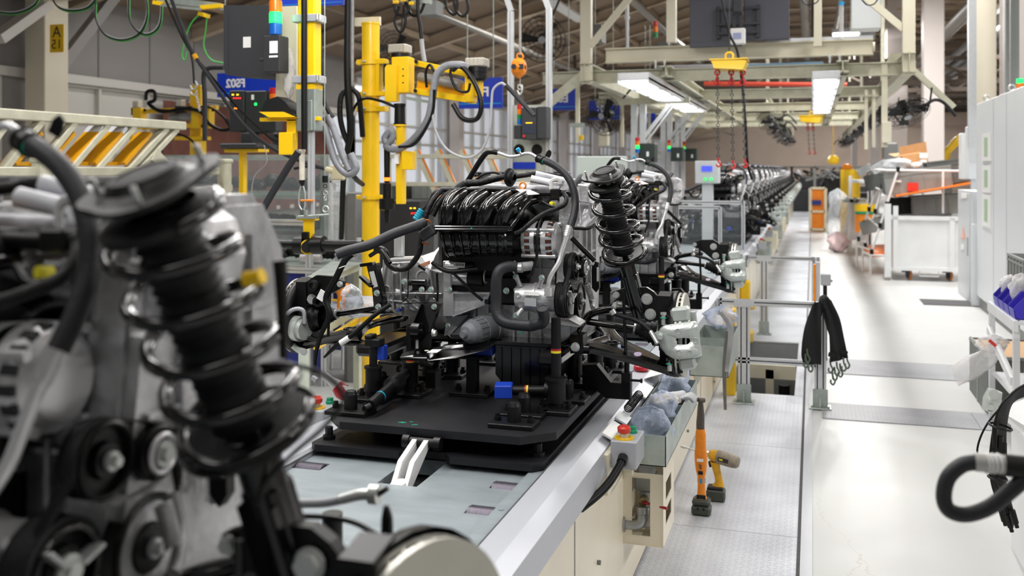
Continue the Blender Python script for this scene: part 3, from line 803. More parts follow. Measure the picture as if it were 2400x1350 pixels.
# ---- intake manifold
RP = [[(232,905,3.300),(240,800,3.295),(262,690,3.305),(320,600,3.35),(420,545,3.42),(500,560,3.48)],
      [(438,905,3.300),(448,800,3.295),(480,700,3.305),(548,612,3.35),(650,555,3.42),(720,570,3.48)],
      [(645,905,3.300),(665,800,3.295),(715,700,3.305),(800,620,3.35),(920,555,3.42),(990,565,3.48)],
      [(855,905,3.300),(880,800,3.295),(945,700,3.305),(1040,620,3.35),(1170,570,3.42),(1290,590,3.48)]]
RC = [spline([CA(*p) for p in r],5) for r in RP]
NV = len(RC[0])
def rcurve(s):      # s: 0..3 runner coordinate
 i = min(max(int(math.floor(s)),0),2); t = s - i
 return [RC[i][k].lerp(RC[i + 1][k],t) for k in range(NV)]
def outn(k):
 a = (k / (NV - 1)) ** .9 * math.radians(95)
 return V((-.1,-math.cos(a),math.sin(a)))
grid = []; NU = 8 * 10 + 1
for i in range(NU):
 s = -.45 + 3.95 * i / (NU - 1); c = rcurve(s); fr = s - round(s)
 hgt = .034 * math.sqrt(max(0,1 - (fr / .40) ** 2)) if abs(fr) < .40 else 0
 if s > 3.4 or s < -.42: hgt = -.012
 for k in range(NV):
  grid.append(c[k] + outn(k) * (hgt - .012))
m = MB(); m.grid(grid,NU,NV)
# side skins closing the body
for s_ in (-.45,3.5):
 c = rcurve(s_); ring = [p + outn(k) * -.024 for k,p in enumerate(c)]
 back = [V((p.x,3.50,p.z - .0)) for p in ring]
 m.grid([v for k in range(NV) for v in (ring[k],V((ring[k].x - .004,3.5,min(ring[k].z,1.46))))],NV,2)
MF = P_('intake_manifold',m,K['gloss'])
for r in range(4):
 for off in (-.28,.12):
  c = rcurve(r + off); hh = .034 * math.sqrt(1 - (off / .40) ** 2) - .012
  m = MB(); m.tube([c[k] + outn(k) * (hh + .002) for k in range(0,NV,2)],.0032,n=6,sp=2); P_('rib',m,K['gloss'],MF)
# flange band
m = MB(); m.beam(CA(112,925,3.285),CA(955,930,3.285),.05,.012,ch=.003); m.beam(CA(118,955,3.282),CA(945,960,3.282),.056,.012,ch=.003)
m.tube([CA(940,945,3.285),CA(1010,850,3.30),CA(1090,730,3.33),CA(1180,640,3.37),CA(1290,615,3.42)],.008,n=8)
P_('flange',m,K['gloss'],MF)
b = MB(); q = CA(508,940,3.255); b.cyl(q,q + V((0,-.002,0)),.003,n=8); P_('ink_mark',b,K['mint'],MF)
# lower plenum
rows = [(968,3.285,0),(1040,3.274,10),(1110,3.276,22),(1175,3.288,40),(1225,3.315,62),(1258,3.37,85),(1270,3.46,100)]
NU2 = 49; g2 = []
for i in range(NU2):
 u_ = i / (NU2 - 1); s = u_ * 4; fr = s - math.floor(s)
 for (yy,Y_,ins) in rows:
  x = 140 + ins + (965 - 140 - ins * .9) * u_
  p = CA(x,yy,Y_ + (.0 if .12 < fr < .62 else .016)); g2.append(p)
m = MB(); m.grid(g2,NU2,len(rows)); P_('lower_plenum',m,K['gloss'],MF)
for x in (165,255,370,455,570,655,770,850):
 pth = [CA(x + ins * (.9 - (x - 140) / 825 * .9) + (6 if yy > 1100 else 0),yy,Y_ - .002) for (yy,Y_,ins) in rows[:6]]
 m = MB(); m.tube(pth,.0036,n=6,sp=3); P_('rib',m,K['gloss'],MF)
# throttle side body and shadowed back
m = MB(); a = CA(940,1080,3.40); m.cyl(a,a + V((.055,.03,0)),.045,n=24)
m.poly3([CA(950,960,3.33),CA(1100,760,3.38),CA(1300,620,3.46),CA(1330,700,3.48),CA(1110,900,3.42),CA(1090,1190,3.42),CA(930,1240,3.38)],(0,.06,0)); P_('throttle_body',m,K['satin'],MF)
m = MB(); m.bb(-1.36,-1.0,3.42,3.50,1.28,1.52,.02); P_('plenum_back',m,K['satin'],MF)
m = MB(); m.bb(-1.32,-1.02,3.44,3.51,1.17,1.28,.01); P_('oil_separator',m,K['satin'])
# ---- alternator, compressor, pulleys
a = aY(1233,562,3.41)
AX0 = a.x; AZ = a.z; AYc = 3.42
def ax(px): return aY(px,562,AYc).x
m = MB(); m.lathe((ax(1228),AYc,AZ),X1,[(0,0),(0,.045),(.006,.062),(.02,.066),(ax(1262) - ax(1228),.068),(ax(1262) - ax(1228),.058)],n=36)
AL = P_('alternator',m,K['bright'])
m = MB(); m.cyl((ax(1262),AYc,AZ),(ax(1279),AYc,AZ),.0665,n=36); P_('stator_band',m,K['paint'],AL)
L_ = ax(1310) - ax(1278)
m = MB(); m.lathe((ax(1278),AYc,AZ),X1,[(0,.058),(0,.071),(L_ * .55,.071),(L_ * .8,.064),(L_,.05),(L_,0)],n=36); P_('front_housing',m,K['bright'],AL)
for k in range(18):
 g = k * 2 * math.pi / 18
 rr = V((0,-math.cos(g),math.sin(g)))
 for (x_,w_,r_,n_) in ((ax(1296),.030,.0685,'slot'),(ax(1246),.026,.0655,'slot')):
  if -rr.y < -.15: continue
  m = MB(); R_ = Matrix.Rotation(g,3,'X'); R_ = frm((0,0,0),(1,0,0),rr).to_3x3()
  m.box(V((x_,AYc,AZ)) + rr * r_,(w_ * .72,.013,.006),R_); P_(n_,m,K['ink'],AL)
  m = MB(); m.box(V((x_,AYc,AZ)) + rr * (r_ + .001),(w_ * .5,.008,.006),R_); P_('winding',m,K['copper'],AL)
for g in (.6,2.2,4.1,5.4):
 m = MB(); rr = V((0,-math.cos(g),math.sin(g))); c = V((ax(1231),AYc,AZ)) + rr * .071
 m.cyl(c,xal(c,L_ + .075),.0075,n=12); P_('mounting_lug',m,K['bright'],AL)
# pulleys: axis along x
def pulley(name,px,py,Y,r,wd,hub,mm,groove=True,spokes=0):
 c = aY(px,py,Y); m = MB()
 pr = [(-wd,0),(-wd,r * .96),(-wd + .003,r)]
 if groove:
  k = 5
  for i in range(k): pr += [(-wd + .004 + (wd - .008) * i / k,r * .965),(-wd + .004 + (wd - .008) * (i + .5) / k,r)]
 pr += [(-.002,r),(0,r * .94),(-.002,r * .86),(-.012,r * .84),(-.012,r * .5),(-.002,r * .45),(-.002,0)]
 m.lathe(c,X1,pr,n=36); o = P_(name,m,mm)
 m = MB(); m.cyl(c,xal(c,.006),hub,n=20); m.cyl(xal(c,.006),xal(c,.014),hub * .6,n=6,smooth=False); P_('hub_bolt',m,K['zinc'],o)
 return o,c
CO,CP = pulley('crank_pulley',1364,706,3.50,.069,.030,.013,K['satin'])
CQ,cq = pulley('compressor_pulley',1336,702,3.36,.062,.045,.02,K['rubber'])
for k in range(3):
 g = k * 2.094 + .3; m = MB(); rr = V((0,math.cos(g),math.sin(g))); m.beam(cq + V((.004,0,0)) + rr * .015,cq + V((.004,0,0)) + rr * .052,.006,.022,X1,.002); P_('clutch_arm',m,K['zinc'],CQ)
m = MB(); m.torus(xal(cq,.001),X1,.05,.004); P_('clutch_ring',m,K['gloss'],CQ)
PQ,pq = pulley('water_pump_pulley',1352,625,3.42,.048,.040,.012,K['satin'])
PI_,pi_ = pulley('idler_pulley',1372,628,3.50,.036,.026,.017,K['satin'],False)
m = MB(); m.torus(xal(pi_,.002),X1,.024,.004); P_('bearing_ring',m,K['bright'],PI_)
# serpentine belt
def wrap(c,r,a0,a1,n=8): return [V((c.x - .016,c.y + r * math.cos(math.radians(a0 + (a1 - a0) * i / n)),c.z + r * math.sin(math.radians(a0 + (a1 - a0) * i / n)))) for i in range(n + 1)]
bl = wrap(pq,.050,60,190) + wrap(cq,.064,170,290) + wrap(CP,.071,250,380) + wrap(pi_,.038,10,60)
bl.append(bl[0]); m = MB(); m.tube(bl,.0024,n=6,sp=1,flat=(X1,4.2,1)); P_('drive_belt',m,K['rubber'])
# tensioner with barcode arm
m = MB(); m.tube([CC(745,350,3.52),CC(775,480,3.52),CC(790,560,3.5),CC(800,600,3.48)],.009,n=10); m.helix(CC(745,370,3.49),CC(790,510,3.49),.010,10,.0025,n=6)
P_('belt_tensioner',m,K['alumd'])
m = MB(); pts = [(800,130),(850,150),(860,250),(862,400),(830,445),(790,400),(785,230)]
m.poly3([CC(x,y,3.60) for x,y in pts],(0,.02,0)); a_ = P_('side_bracket',m,K['satin'])
m = MB(); m.poly3([CC(838,195,3.597),CC(858,195,3.597),CC(858,335,3.597),CC(838,335,3.597)],(0,-.001,0)); P_('barcode_label',m,K['sticker'],a_)
# compressor body
m = MB(); x0 = aY(1210,700,3.36).x; x1 = cq.x - .045
m.lathe((x0,3.36,cq.z + .002),X1,[(0,0),(0,.03),(.006,.046),(.02,.050),((x1 - x0) * .45,.051),((x1 - x0) * .46,.055),((x1 - x0) * .52,.055),((x1 - x0) * .53,.050),((x1 - x0),.046),((x1 - x0),0)],n=36)
CM = P_('ac_compressor',m,K['bright'])
for (cx,cy,tx,ty) in ((42,290,80,380),(298,300,270,390),(45,670,100,610),(352,415,380,450)):
 m = MB(); a_ = CC(cx,cy,3.31); b_ = CC(tx,ty,3.33); m.tube([a_,a_.lerp(b_,.5),b_],[.010,.008,.009],n=12); P_('mounting_ear',m,K['bright'],CM)
 bolt(a_,F1,.009)
m = MB(); m.poly3([CC(125,495,3.300),CC(240,505,3.300),CC(240,585,3.304),CC(125,575,3.304)],(0,-.0015,0)); o = P_('rating_plate',m,K['grey'],CM)
m = MB(); m.poly3([CC(118,432,3.304),CC(270,440,3.304),CC(270,478,3.3),CC(118,470,3.3)],(0,-.0015,0)); P_('barcode_label',m,K['sticker'],CM)
m = MB(); q = CC(65,475,3.31); m.torus(q,F1,.0075,.0025,16,6); P_('port_ring',m,K['bright'],CM)
# ---- transmission
m = MB()
m.lathe(aY(900,668,3.62),X1,[(0,0),(0,.05),(.01,.085),(.07,.10),(.09,.12),(.17,.125),(.24,.15),(.25,.165),(.262,.165),(.262,0)],n=32)
c0 = aY(925,700,3.52); m.lathe(c0,X1,[(0,0),(0,.03),(.006,.055),(.11,.06),(.115,.03),(.115,0)],n=24)
TR = P_('transmission',m,K['alum'])
m = MB(); m.poly3([CB(180,140,3.50),CB(520,130,3.48),(CB(700,250,3.46)),CB(890,300,3.44),CB(890,600,3.44),CB(860,780,3.46),CB(620,780,3.46),CB(400,770,3.48),CB(190,640,3.5),CB(165,420,3.51)],(0,.12,0))
P_('gearbox_case',m,K['alumd'],TR)
# ribs and bosses on the casing front
for (x0,y0,x1_,y1) in ((190,510,860,520),(230,150,180,500),(390,180,400,760),(560,520,700,760),(300,300,310,700),(450,560,600,700),(240,180,520,165),(720,250,760,520),(200,590,420,610)):
 m = MB(); m.beam(CB(x0,y0,3.45),CB(x1_,y1,3.44),.005,.026,(0,1,0),.0015); P_('rib',m,K['alum'],TR)
for (x,y,r) in ((240,470,.018),(430,525,.011),(650,330,.03),(300,560,.012),(480,440,.02),(560,640,.024),(760,600,.014),(340,240,.02)):
 m = MB(); c = CB(x,y,3.46); m.lathe(c,(0,-1,0),[(0,r),(.018,r),(.02,r * .8),(.014,r * .6),(.014,0)],n=20); P_('boss',m,K['alum'],TR)
# bell flange and triangular web
m = MB(); m.poly3([CB(862,505,3.40),CB(975,510,3.39),CB(975,775,3.39),CB(862,775,3.40)],(0,.05,0))
m.beam(CB(905,150,3.42),CB(915,500,3.41),.03,.014,(0,1,0),.003)
P_('bell_flange',m,K['bright'],TR)
m = MB(); m.poly3([CB(975,515,3.41),CB(1390,520,3.43),CB(1340,640,3.43),CB(975,775,3.40)],(0,.03,0)); m.beam(CB(975,775,3.395),CB(1340,640,3.42),.004,.03,(0,1,0)); m.beam(CB(975,510,3.395),CB(1390,515,3.42),.004,.03,(0,1,0))
P_('stiffener_web',m,K['alum'],TR)
m = MB(); m.poly3([CB(900,790,3.42),CB(1150,760,3.44),CB(950,980,3.42),CB(870,1000,3.42)],(0,.03,0)); P_('lower_web',m,K['alumd'],TR)
for (x,y) in ((940,475),(920,885),(1690,480)): bolt(CB(x,y,3.39),F1,.008)
for (x,y) in ((430,385),(430,640),(240,690),(1580,490)): bolt(CB(x,y,3.43),F1,.010)
m = MB(); q = CB(380,705,3.43); m.cyl(q,q + F1 * .01,.006,n=12); P_('drain_plug',m,K['blue'],TR)
# starter motor
a = CB(900,215,3.42); m = MB(); m.cyl(a,xal(a,.05),.020,n=20); m.cyl(CB(930,340,3.45),xal(CB(930,340,3.45),.08),.030,n=24)
ST_ = P_('starter_motor',m,K['bright'])
m = MB(); a = CB(1110,350,3.45); m.lathe(a,X1,[(0,.026),(.04,.028),(.075,.028),(.08,.02)],n=24); a = CB(1110,205,3.42); m.cyl(a,xal(a,.035),.014,n=16); P_('solenoid',m,K['satin'],ST_)
m = MB(); m.poly3([CB(980,168,3.395),CB(1110,172,3.395),CB(1105,230,3.395),CB(980,232,3.395)],(0,-.001,0)); P_('barcode_label',m,K['sticker'],ST_)
m = MB()
for i in range(10): m.poly3([CB(992 + i * 11,182,3.3935),CB(992 + i * 11 + (3 + i % 3 * 2),182,3.3935),CB(992 + i * 11 + (3 + i % 3 * 2),208,3.3935),CB(992 + i * 11,208,3.3935)],(0,-.0004,0))
P_('barcode',m,K['ink'],ST_)['kind'] = 'stuff'
m = MB(); q = CB(1345,330,3.43); m.torus(q,X1,.024,.003); P_('hose_clamp',m,K['zinc'],ST_)
# clutch slave cylinder
m = MB(); a = CB(520,395,3.38); m.cyl(a,xal(a,.052),.014,n=18); m.bb(a.x - .003,a.x + .055,a.y - .002,a.y + .03,a.z - .03,a.z - .008,.003); m.tube([CB(790,290,3.38),CB(795,400,3.38),CB(800,500,3.38),CB(795,600,3.4)],.005,n=8)
SC_ = P_('clutch_cylinder',m,K['gloss'])
for (x,y) in ((625,475),(730,475)): bolt(CB(x,y,3.355),F1,.009)
m = MB(); m.cyl(xal(a,-.014),a,.0125,n=16); m.torus(xal(a,-.014),X1,.010,.003); P_('dust_boot',m,K['rubber'],SC_)
m = MB(); m.tube([CB(470,240,3.39),CB(465,420,3.39),CB(455,570,3.4),CB(380,635,3.4),CB(560,625,3.4),CB(780,625,3.4)],.0022,n=6,sp=3); P_('fluid_pipe',m,K['satin'])
# left black bracket with barcode
m = MB(); m.poly3([CB(-10,190,3.38),CB(100,180,3.38),CB(190,620,3.40),CB(180,700,3.4),CB(80,705,3.4),CB(55,440,3.39)],(0,.035,0)); m.beam(CB(-60,200,3.37),CB(80,180,3.37),.012,.03,(0,1,0)); m.beam(CB(-60,330,3.4),CB(60,440,3.38),.010,.03,(0,1,0))
MBk = P_('transmission_mount_bracket',m,K['paint'])
m = MB(); m.poly3([CB(28,275,3.377),CB(80,265,3.377),CB(125,440,3.39),CB(72,455,3.39)],(0,-.0015,0)); P_('barcode_label',m,K['sticker'],MBk)
for (x,y) in ((118,515),(135,670)): bolt(CB(x,y,3.385),F1,.010)
# torque mount
m = MB(); m.poly3([CB(625,640,3.33),CB(830,640,3.33),CB(720,950,3.30),CB(700,1150,3.3),CB(530,1150,3.3),CB(520,900,3.30)],(0,.02,0))
m.beam(CB(625,640,3.315),CB(530,860,3.29),.004,.03,(0,1,0)); m.beam(CB(828,645,3.315),CB(715,950,3.29),.004,.03,(0,1,0))
TM = P_('torque_mount',m,K['satin'])
m = MB(); a = CB(515,945,3.28); m.lathe(a,X1,[(0,0),(0,.030),(.003,.033),(.033,.033),(.036,.027),(.036,.012),(.042,.012),(.042,0)],n=28); P_('mount_bush',m,K['paint'],TM)
bolt(CB(745,965,3.27),X1,.012,TM); bolt(CB(765,670,3.32),F1,.009)
m = MB(); q = CB(567,1140,3.28); m.cyl(q,q + V((0,0,.03)),.006,n=10); P_('stud',m,K['zinc'],TM)
# oil filter: cap with fins and hex
a = CB(1390,905,3.44); b = CB(1075,985,3.29); d = (b - a).normalized()
m = MB(); L_ = (b - a).length
m.lathe(a,d,[(0,.050),(L_ * .35,.051),(L_ * .36,.048),(L_ * .62,.046),(L_ * .78,.039),(L_ * .88,.026),(L_ * .90,.014),(L_,.013),(L_,0)],n=32)
OF = P_('oil_filter_cap',m,mat('graphite_plastic','74777c',.5))
s_,q_ = perp(d)
for k in range(16):
 g = k * math.pi / 8; e = s_ * math.cos(g) + q_ * math.sin(g)
 m = MB(); m.beam(a + d * L_ * .36 + e * .0485,a + d * L_ * .62 + e * .0465,.003,.003,e); P_('grip_rib',m,OF.data.materials[0],OF)
m = MB(); m.lathe(a - d * .03,d,[(0,.036),(.012,.053),(.032,.053),(.034,.050)],n=32); P_('filter_housing',m,K['alumd'])
# ---- big coolant hoses
def hose(name,pts,r,mm,par=None,n=14,sp=6,open_end=None,label=None):
 m = MB(); m.tube(pts,r,n=n,sp=sp); o = P_(name,m,mm,par,label)
 if open_end is not None:
  P = [V(p) for p in pts]; e,d_ = (P[0],(P[0] - P[1]).normalized()) if open_end == 0 else (P[-1],(P[-1] - P[-2]).normalized())
  rr = r if not isinstance(r,(list,tuple)) else r[0 if open_end == 0 else -1]
  m = MB(); m.lathe(e - d_ * .001,d_,[(0,rr * .99),(.004,rr),(.004,rr * .78),(-.0,rr * .76)],n=20); P_('hose_end',m,mm,o)
  m = MB(); m.cyl(e + d_ * .0005,e + d_ * .0012,rr * .77,n=20); P_('bore',m,K['ink'],o)
 return o
hose('lower_coolant_hose',[CB(1690,225,3.30),CB(1600,215,3.28),CB(1500,260,3.26),CB(1462,380,3.25),CB(1460,600,3.25),CB(1475,760,3.24),CB(1570,850,3.23),CB(1830,885,3.22),CC(240,760,3.21),CC(300,745,3.20),CC(318,690,3.19),CC(302,605,3.17)],.0195,K['hose'],open_end=1)
m = MB(); q = CB(1668,225,3.30); m.torus(q,X1,.0205,.003); m.cyl(q,xal(q,.03),.018,n=18); P_('hose_clamp',m,K['zinc'])
m = MB(); m.cyl(CB(1700,225,3.30),CC(200,180,3.34),.017,n=18); P_('coolant_outlet',m,K['alumd'])
hose('upper_coolant_hose',[CR(70,643,3.10),CR(130,622,3.12),CR(250,590,3.16),CR(380,530,3.2),CR(500,488,3.24),CR(540,470,3.28)],.0185,K['hose'],open_end=0)
hose('heater_hose',[CA(450,425,3.50),CA(500,350,3.50),CA(590,200,3.49),CA(670,95,3.48),CA(730,75,3.47),CA(800,85,3.47)],.0105,K['satin'])
hose('ac_pipe',[CA(795,85,3.47),CA(860,105,3.46),CA(940,130,3.46),CA(1040,120,3.46),(CA(1110,98,3.46)),CA(1180,100,3.45),CA(1250,145,3.45),CA(1280,160,3.44)],.0058,K['bright'])
m = MB(); a,b = CA(1262,150,3.44),CA(1318,175,3.43); m.cyl(a,b,.015,n=18); m.torus(a,b - a,.0145,.003,18,6); m.torus(b,b - a,.0145,.003,18,6); P_('pipe_clamp',m,K['satin'])
m = MB(); a,b = CA(1318,175,3.43),CA(1324,178,3.43); m.cyl(a,b,.0146,n=18); P_('ink_band',m,K['mint'])
m = MB(); q = CA(1378,98,3.46); m.poly3([CA(1335,120,3.46),CA(1360,70,3.46),CA(1390,52,3.46),CA(1410,75,3.46),CA(1405,115,3.46),CA(1385,145,3.46)],(0,.003,0)); P_('pipe_bracket',m,K['satin'])
m = MB(); a,b = CA(1070,108,3.45),CA(1045,70,3.445); m.cyl(a,b,.0045,n=12); P_('service_port',m,K['zinc'])
m = MB(); m.cyl(b,CA(1025,38,3.44),.0078,n=16); P_('service_cap',m,K['cyan'],label='sky blue cap')
hose('ac_hose',[CA(1320,172,3.43),CA(1400,205,3.42),CA(1500,265,3.41),CA(1600,370,3.40),CA(1660,500,3.39),CA(1682,640,3.38),CA(1665,790,3.36),CA(1625,925,3.34)],.0135,K['hose'])
a,b = CA(1612,920,3.34),CA(1570,1075,3.32); d = b - a; m = MB(); pr = []
for i in range(6): pr += [(d.length * i / 8,.0135),(d.length * (i + .55) / 8,.0135),(d.length * (i + .6) / 8,.0115),(d.length * (i + .95) / 8,.0115)]
m.lathe(a,d,pr + [(d.length,.008)],n=20); P_('ferrule',m,K['bright'])
hose('discharge_pipe',[CA(1572,1070,3.32),CA(1520,1230,3.31),CC(460,150,3.30),CC(395,260,3.29),CC(368,330,3.29),CC(362,400,3.30)],.0085,K['bright'])
m = MB(); q = CC(362,395,3.30); m.cyl(q,q + V((0,0,-.03)),.016,n=16); P_('pipe_flange',m,K['bright'])
# looms
hose('main_wiring_loom',[CA(-120,800,3.42),CA(20,690,3.40),CA(90,555,3.40),CA(170,508,3.41),CA(400,512,3.42),CA(700,500,3.42),CA(950,512,3.42),CA(1150,535,3.42),CA(1350,545,3.42),CA(1560,540,3.42)],.0105,K['satin'])
m = MB(); m.box(CA(1465,540,3.42),(.04,.03,.03),None,.004); P_('loom_clip',m,K['satin'])
hose('branch_loom',[CA(1545,545,3.42),CA(1580,600,3.40),CA(1560,670,3.38),CA(1480,715,3.36),CA(1330,775,3.33),CA(1200,860,3.3),CA(1080,960,3.29),CA(1000,1000,3.29)],.0085,K['taped'])
hose('alternator_lead',[CA(1310,780,3.33),CA(1270,900,3.31),CA(1248,1060,3.29),CA(1245,1250,3.29),CC(235,130,3.29),CC(205,230,3.29),CC(190,275,3.3)],.0052,K['satin'])
hose('sensor_lead',[CA(1310,640,3.40),CA(1400,690,3.38),CA(1480,700,3.37)],.0055,K['satin'])
hose('charge_cable',[CA(1640,1050,3.45),CA(1750,1160,3.45),CA(1900,1310,3.45)],.0095,K['satin'])
hose('taped_loom',[CA(60,800,3.36),CA(150,640,3.38),CA(300,520,3.42),CA(430,440,3.46),CA(600,425,3.47),CA(760,385,3.47),CA(910,350,3.47)],[.013,.012,.014,.015,.013,.013,.011],K['taped'])
hose('thin_loom',[CA(560,390,3.5),CA(650,330,3.5),CA(760,310,3.5),CA(850,335,3.49)],.005,K['taped'])
a = CA(955,365,3.47); d = V((.95,-.3,.05)).normalized(); m = MB()
m.lathe(a - d * .012,d,[(0,0),(0,.033),(.004,.036),(.008,.035),(.010,.026),(.02,.024),(.024,.013),(.03,.012)],n=32); P_('firewall_grommet',m,K['rubber'])
hose('engine_bay_loom',[CA(1010,355,3.48),CA(1120,340,3.49),CA(1230,325,3.5),CA(1500,350,3.56)],.0095,K['taped'])
hose('conduit',[CB(740,170,3.36),CB(820,230,3.35),CB(930,270,3.35),CB(1050,265,3.36),CB(1250,240,3.38)],.0085,K['satin'])
hose('starter_cable',[CB(960,275,3.35),CB(1080,390,3.36),CB(1200,510,3.37),CB(1310,600,3.38)],.0055,K['satin'])
m = MB(); m.box(CB(1355,610,3.38),(.016,.012,.016),None,.002); P_('sensor_plug',m,K['satin'])
hose('left_loom',[CR(640,290,3.40),CR(590,350,3.36),CR(555,430,3.34),CR(528,560,3.33),CR(515,640,3.32),CR(455,715,3.32),CR(385,720,3.32),CR(345,690,3.33),CR(330,640,3.34),CR(280,615,3.36)],.0105,K['taped'])
hose('left_loom_strand',[CR(360,690,3.30),CR(320,630,3.32),CR(300,620,3.34),CR(250,650,3.36)],.008,K['satin'])
hose('hanging_loom',[CR(150,640,3.34),CR(110,680,3.33),CR(60,780,3.32),CR(10,880,3.31),CD(655,960,3.3),CD(605,1080,3.29),CD(580,1180,3.29),CD(572,1280,3.29)],[.0125,.0125,.0125,.012,.0105,.009,.008,.006],K['satin'])
m = MB(); m.box(CD(572,1320,3.28),(.024,.014,.018),Matrix.Rotation(.5,3,'Y'),.002); P_('plug',m,K['lgrey'])
for (x,y) in ((728,690),(635,870)):
 m = MB(); m.torus(CD(x,y,3.32),(.4,0,-1),.0135,.0018,18,5); P_('zip_tie',m,K['white'])
hose('abs_lead',[CD(1000,900,3.3),CD(900,970,3.28),CD(790,1070,3.26),CD(700,1130,3.25),CD(625,1200,3.24)],[.0085,.0085,.009,.01,.004],K['satin'])
m = MB(); m.cyl(CD(768,1088,3.258),CD(718,1120,3.252),.0115,n=16); P_('paper_label',m,K['sticker'])
hose('shift_cable',[CR(270,600,3.34),CR(330,620,3.33),CR(350,680,3.33)],.009,K['satin'])
# connectors at the left
m = MB(); a,b = CR(500,455,3.34),CR(535,400,3.35); m.cyl(a,b,.014,n=16)
for k in range(5): m.torus(a.lerp(b,(k + .5) / 5),b - a,.014,.002,16,5)
P_('teal_connector',m,K['teal'],label='turquoise ribbed connector')
m = MB(); m.box(CR(530,480,3.32),(.036,.02,.030),Matrix.Rotation(.35,3,'Y'),.003); P_('white_connector',m,K['white'],label='white square connector')
m = MB(); m.box(CR(533,482,3.305),(.010,.008,.012),Matrix.Rotation(.35,3,'Y'),.001); P_('socket',m,K['ink'])
m = MB(); m.box(CR(565,525,3.31),(.058,.03,.040),Matrix.Rotation(-.6,3,'Y'),.004); P_('relay_box',m,K['charcoal'])
m = MB(); m.tube([CR(540,460,3.32),CR(565,455,3.33),CR(580,470,3.34)],.003,n=6); m.tube([CR(535,575,3.31),CR(555,590,3.32),CR(575,580,3.33)],.003,n=6); P_('bare_wires',m,K['wireo'])['kind'] = 'stuff'
m = MB()
for i in range(4): m.tube([CB(600 + i * 12,195 + i * 8,3.35),CB(650 + i * 10,175 + i * 8,3.35),CB(715,150 + i * 10,3.36)],.0016,n=5)
P_('wire_bundle',m,K['wireo'])['kind'] = 'stuff'
m = MB(); m.box(CB(620,230,3.35),(.032,.006,.009),Matrix.Rotation(.55,3,'Y')); P_('clip',m,K['satin'])
# top white sleeves, hook, ring, tag
for (a,b,r) in ((CA(1230,325,3.5),CA(1560,400,3.53),.012),(CA(1180,380,3.47),CA(1420,430,3.48),.014)):
 m = MB(); m.cyl(a,b,r,r * .95,n=18); P_('white_sleeve',m,K['sleeve'])
m = MB(); m.cyl(CA(600,480,3.5),CA(1500,500,3.52),.013,n=16); P_('fuel_rail',m,K['sleeve'])
m = MB(); pts = [CA(1410,500,3.45),CA(1408,420,3.45),CA(1430,395,3.45),CA(1470,388,3.45),CA(1500,405,3.45),CA(1505,440,3.45)]; m.tube(pts,.0065,n=8,flat=((0,1,0),.5,1.2)); P_('lifting_hook',m,K['white'])
m = MB(); m.torus(CA(1085,460,3.43),(.15,1,-.1),.0125,.0035,24,8); m.cyl(CA(1085,495,3.43),CA(1085,560,3.43),.004,n=8); P_('dipstick_ring',m,K['orange'],label='orange dipstick ring')
m = MB(); m.poly3([CA(1005,500,3.39),CA(1110,568,3.37),CA(1272,556,3.36),CA(1165,508,3.39)],(0,0,.0015)); P_('paper_tag',m,mat('pink_edged_tag','f6e6e4',.6))
m = MB(); q = CA(1435,665,3.42); m.cyl(q,q + F1 * .02,.008,n=12); P_('tap',m,K['yband'])
m = MB(); m.cyl(CA(1710,470,3.52),CA(1845,480,3.55),.011,n=16); P_('white_sleeve',m,K['sleeve'])
m = MB(); m.tube([CA(1600,560,3.46),CA(1660,470,3.5),CA(1740,370,3.56),CA(1760,365,3.6)],.013,n=12); P_('bleed_hose',m,K['hose'])
m = MB(); m.tube([CA(1660,940,3.43),CA(1820,945,3.46),CA(1900,900,3.5)],.006,n=8); P_('vacuum_pipe',m,K['satin'])
# small detail clutter behind the pulleys: brackets and shields
m = MB(); m.poly3([CC(370,690,3.30),CC(560,710,3.32),CC(672,770,3.36),CC(660,790,3.36),CC(470,760,3.32),CC(365,740,3.3)],(0,.10,0)); P_('compressor_bracket',m,K['alumd'])
m = MB(); m.poly3([CC(560,310,3.44),CC(660,330,3.46),CC(640,360,3.46),CC(590,360,3.44)],(0,.06,0)); P_('cast_arm',m,K['alum'])
m = MB(); q = CC(790,150,3.56); m.cyl(q,q + F1 * .03,.012,n=8); m.cyl(CC(770,190,3.56),CC(760,120,3.56),.008,n=8); P_('sensor',m,K['alum'])
m = MB(); m.poly3([CC(860,170,3.62),CC(910,70,3.62),CC(1000,40,3.6),CC(1060,10,3.6),CC(940,120,3.62)],(0,.02,0)); P_('heat_shield',m,K['alumd'])
# ---- subframe
zs = 1.03
m = MB()
for (x0,x1_,y0,y1) in ((-1.62,-.86,3.62,3.74),(-1.62,-1.50,3.25,3.74),(-.93,-.84,3.28,3.74)): m.bb(x0,x1_,y0,y1,.985,1.03,.012)
m.tube([(-.90,3.40,1.02),(-.84,3.45,1.06),(-.80,3.52,1.13),(-.74,3.56,1.15),(-.66,3.62,1.15)],.02,n=12,flat=((0,1,0),1.4,.7))
SF = P_('subframe',m,K['paint'])
m = MB(); m.poly3([CB(370,1240,3.22),CB(390,1275,3.22),CB(680,1280,3.22),CB(1000,1250,3.24),CB(1350,1160,3.28),CB(1430,1110,3.32),CB(1400,1060,3.4),CB(1050,1110,3.34),CB(840,1160,3.28),CB(520,1200,3.25)],(0,.03,.01)); m.tube([CB(385,1260,3.215),CB(500,1255,3.215),CB(680,1258,3.22)],.006,n=10); P_('front_crossmember',m,K['paint'],SF)
m = MB(); m.poly3([CB(676,1190,3.235),CB(790,1192,3.235),CB(845,1155,3.255),CB(740,1155,3.255)],(0,0,.0015)); P_('barcode_label',m,K['sticker'],SF)
m = MB(); q = CB(675,1168,3.245); m.cyl(q,q + V((0,0,.002)),.008,n=14); P_('round_label',m,mat('cream_dot','dfe6c8',.6),SF)
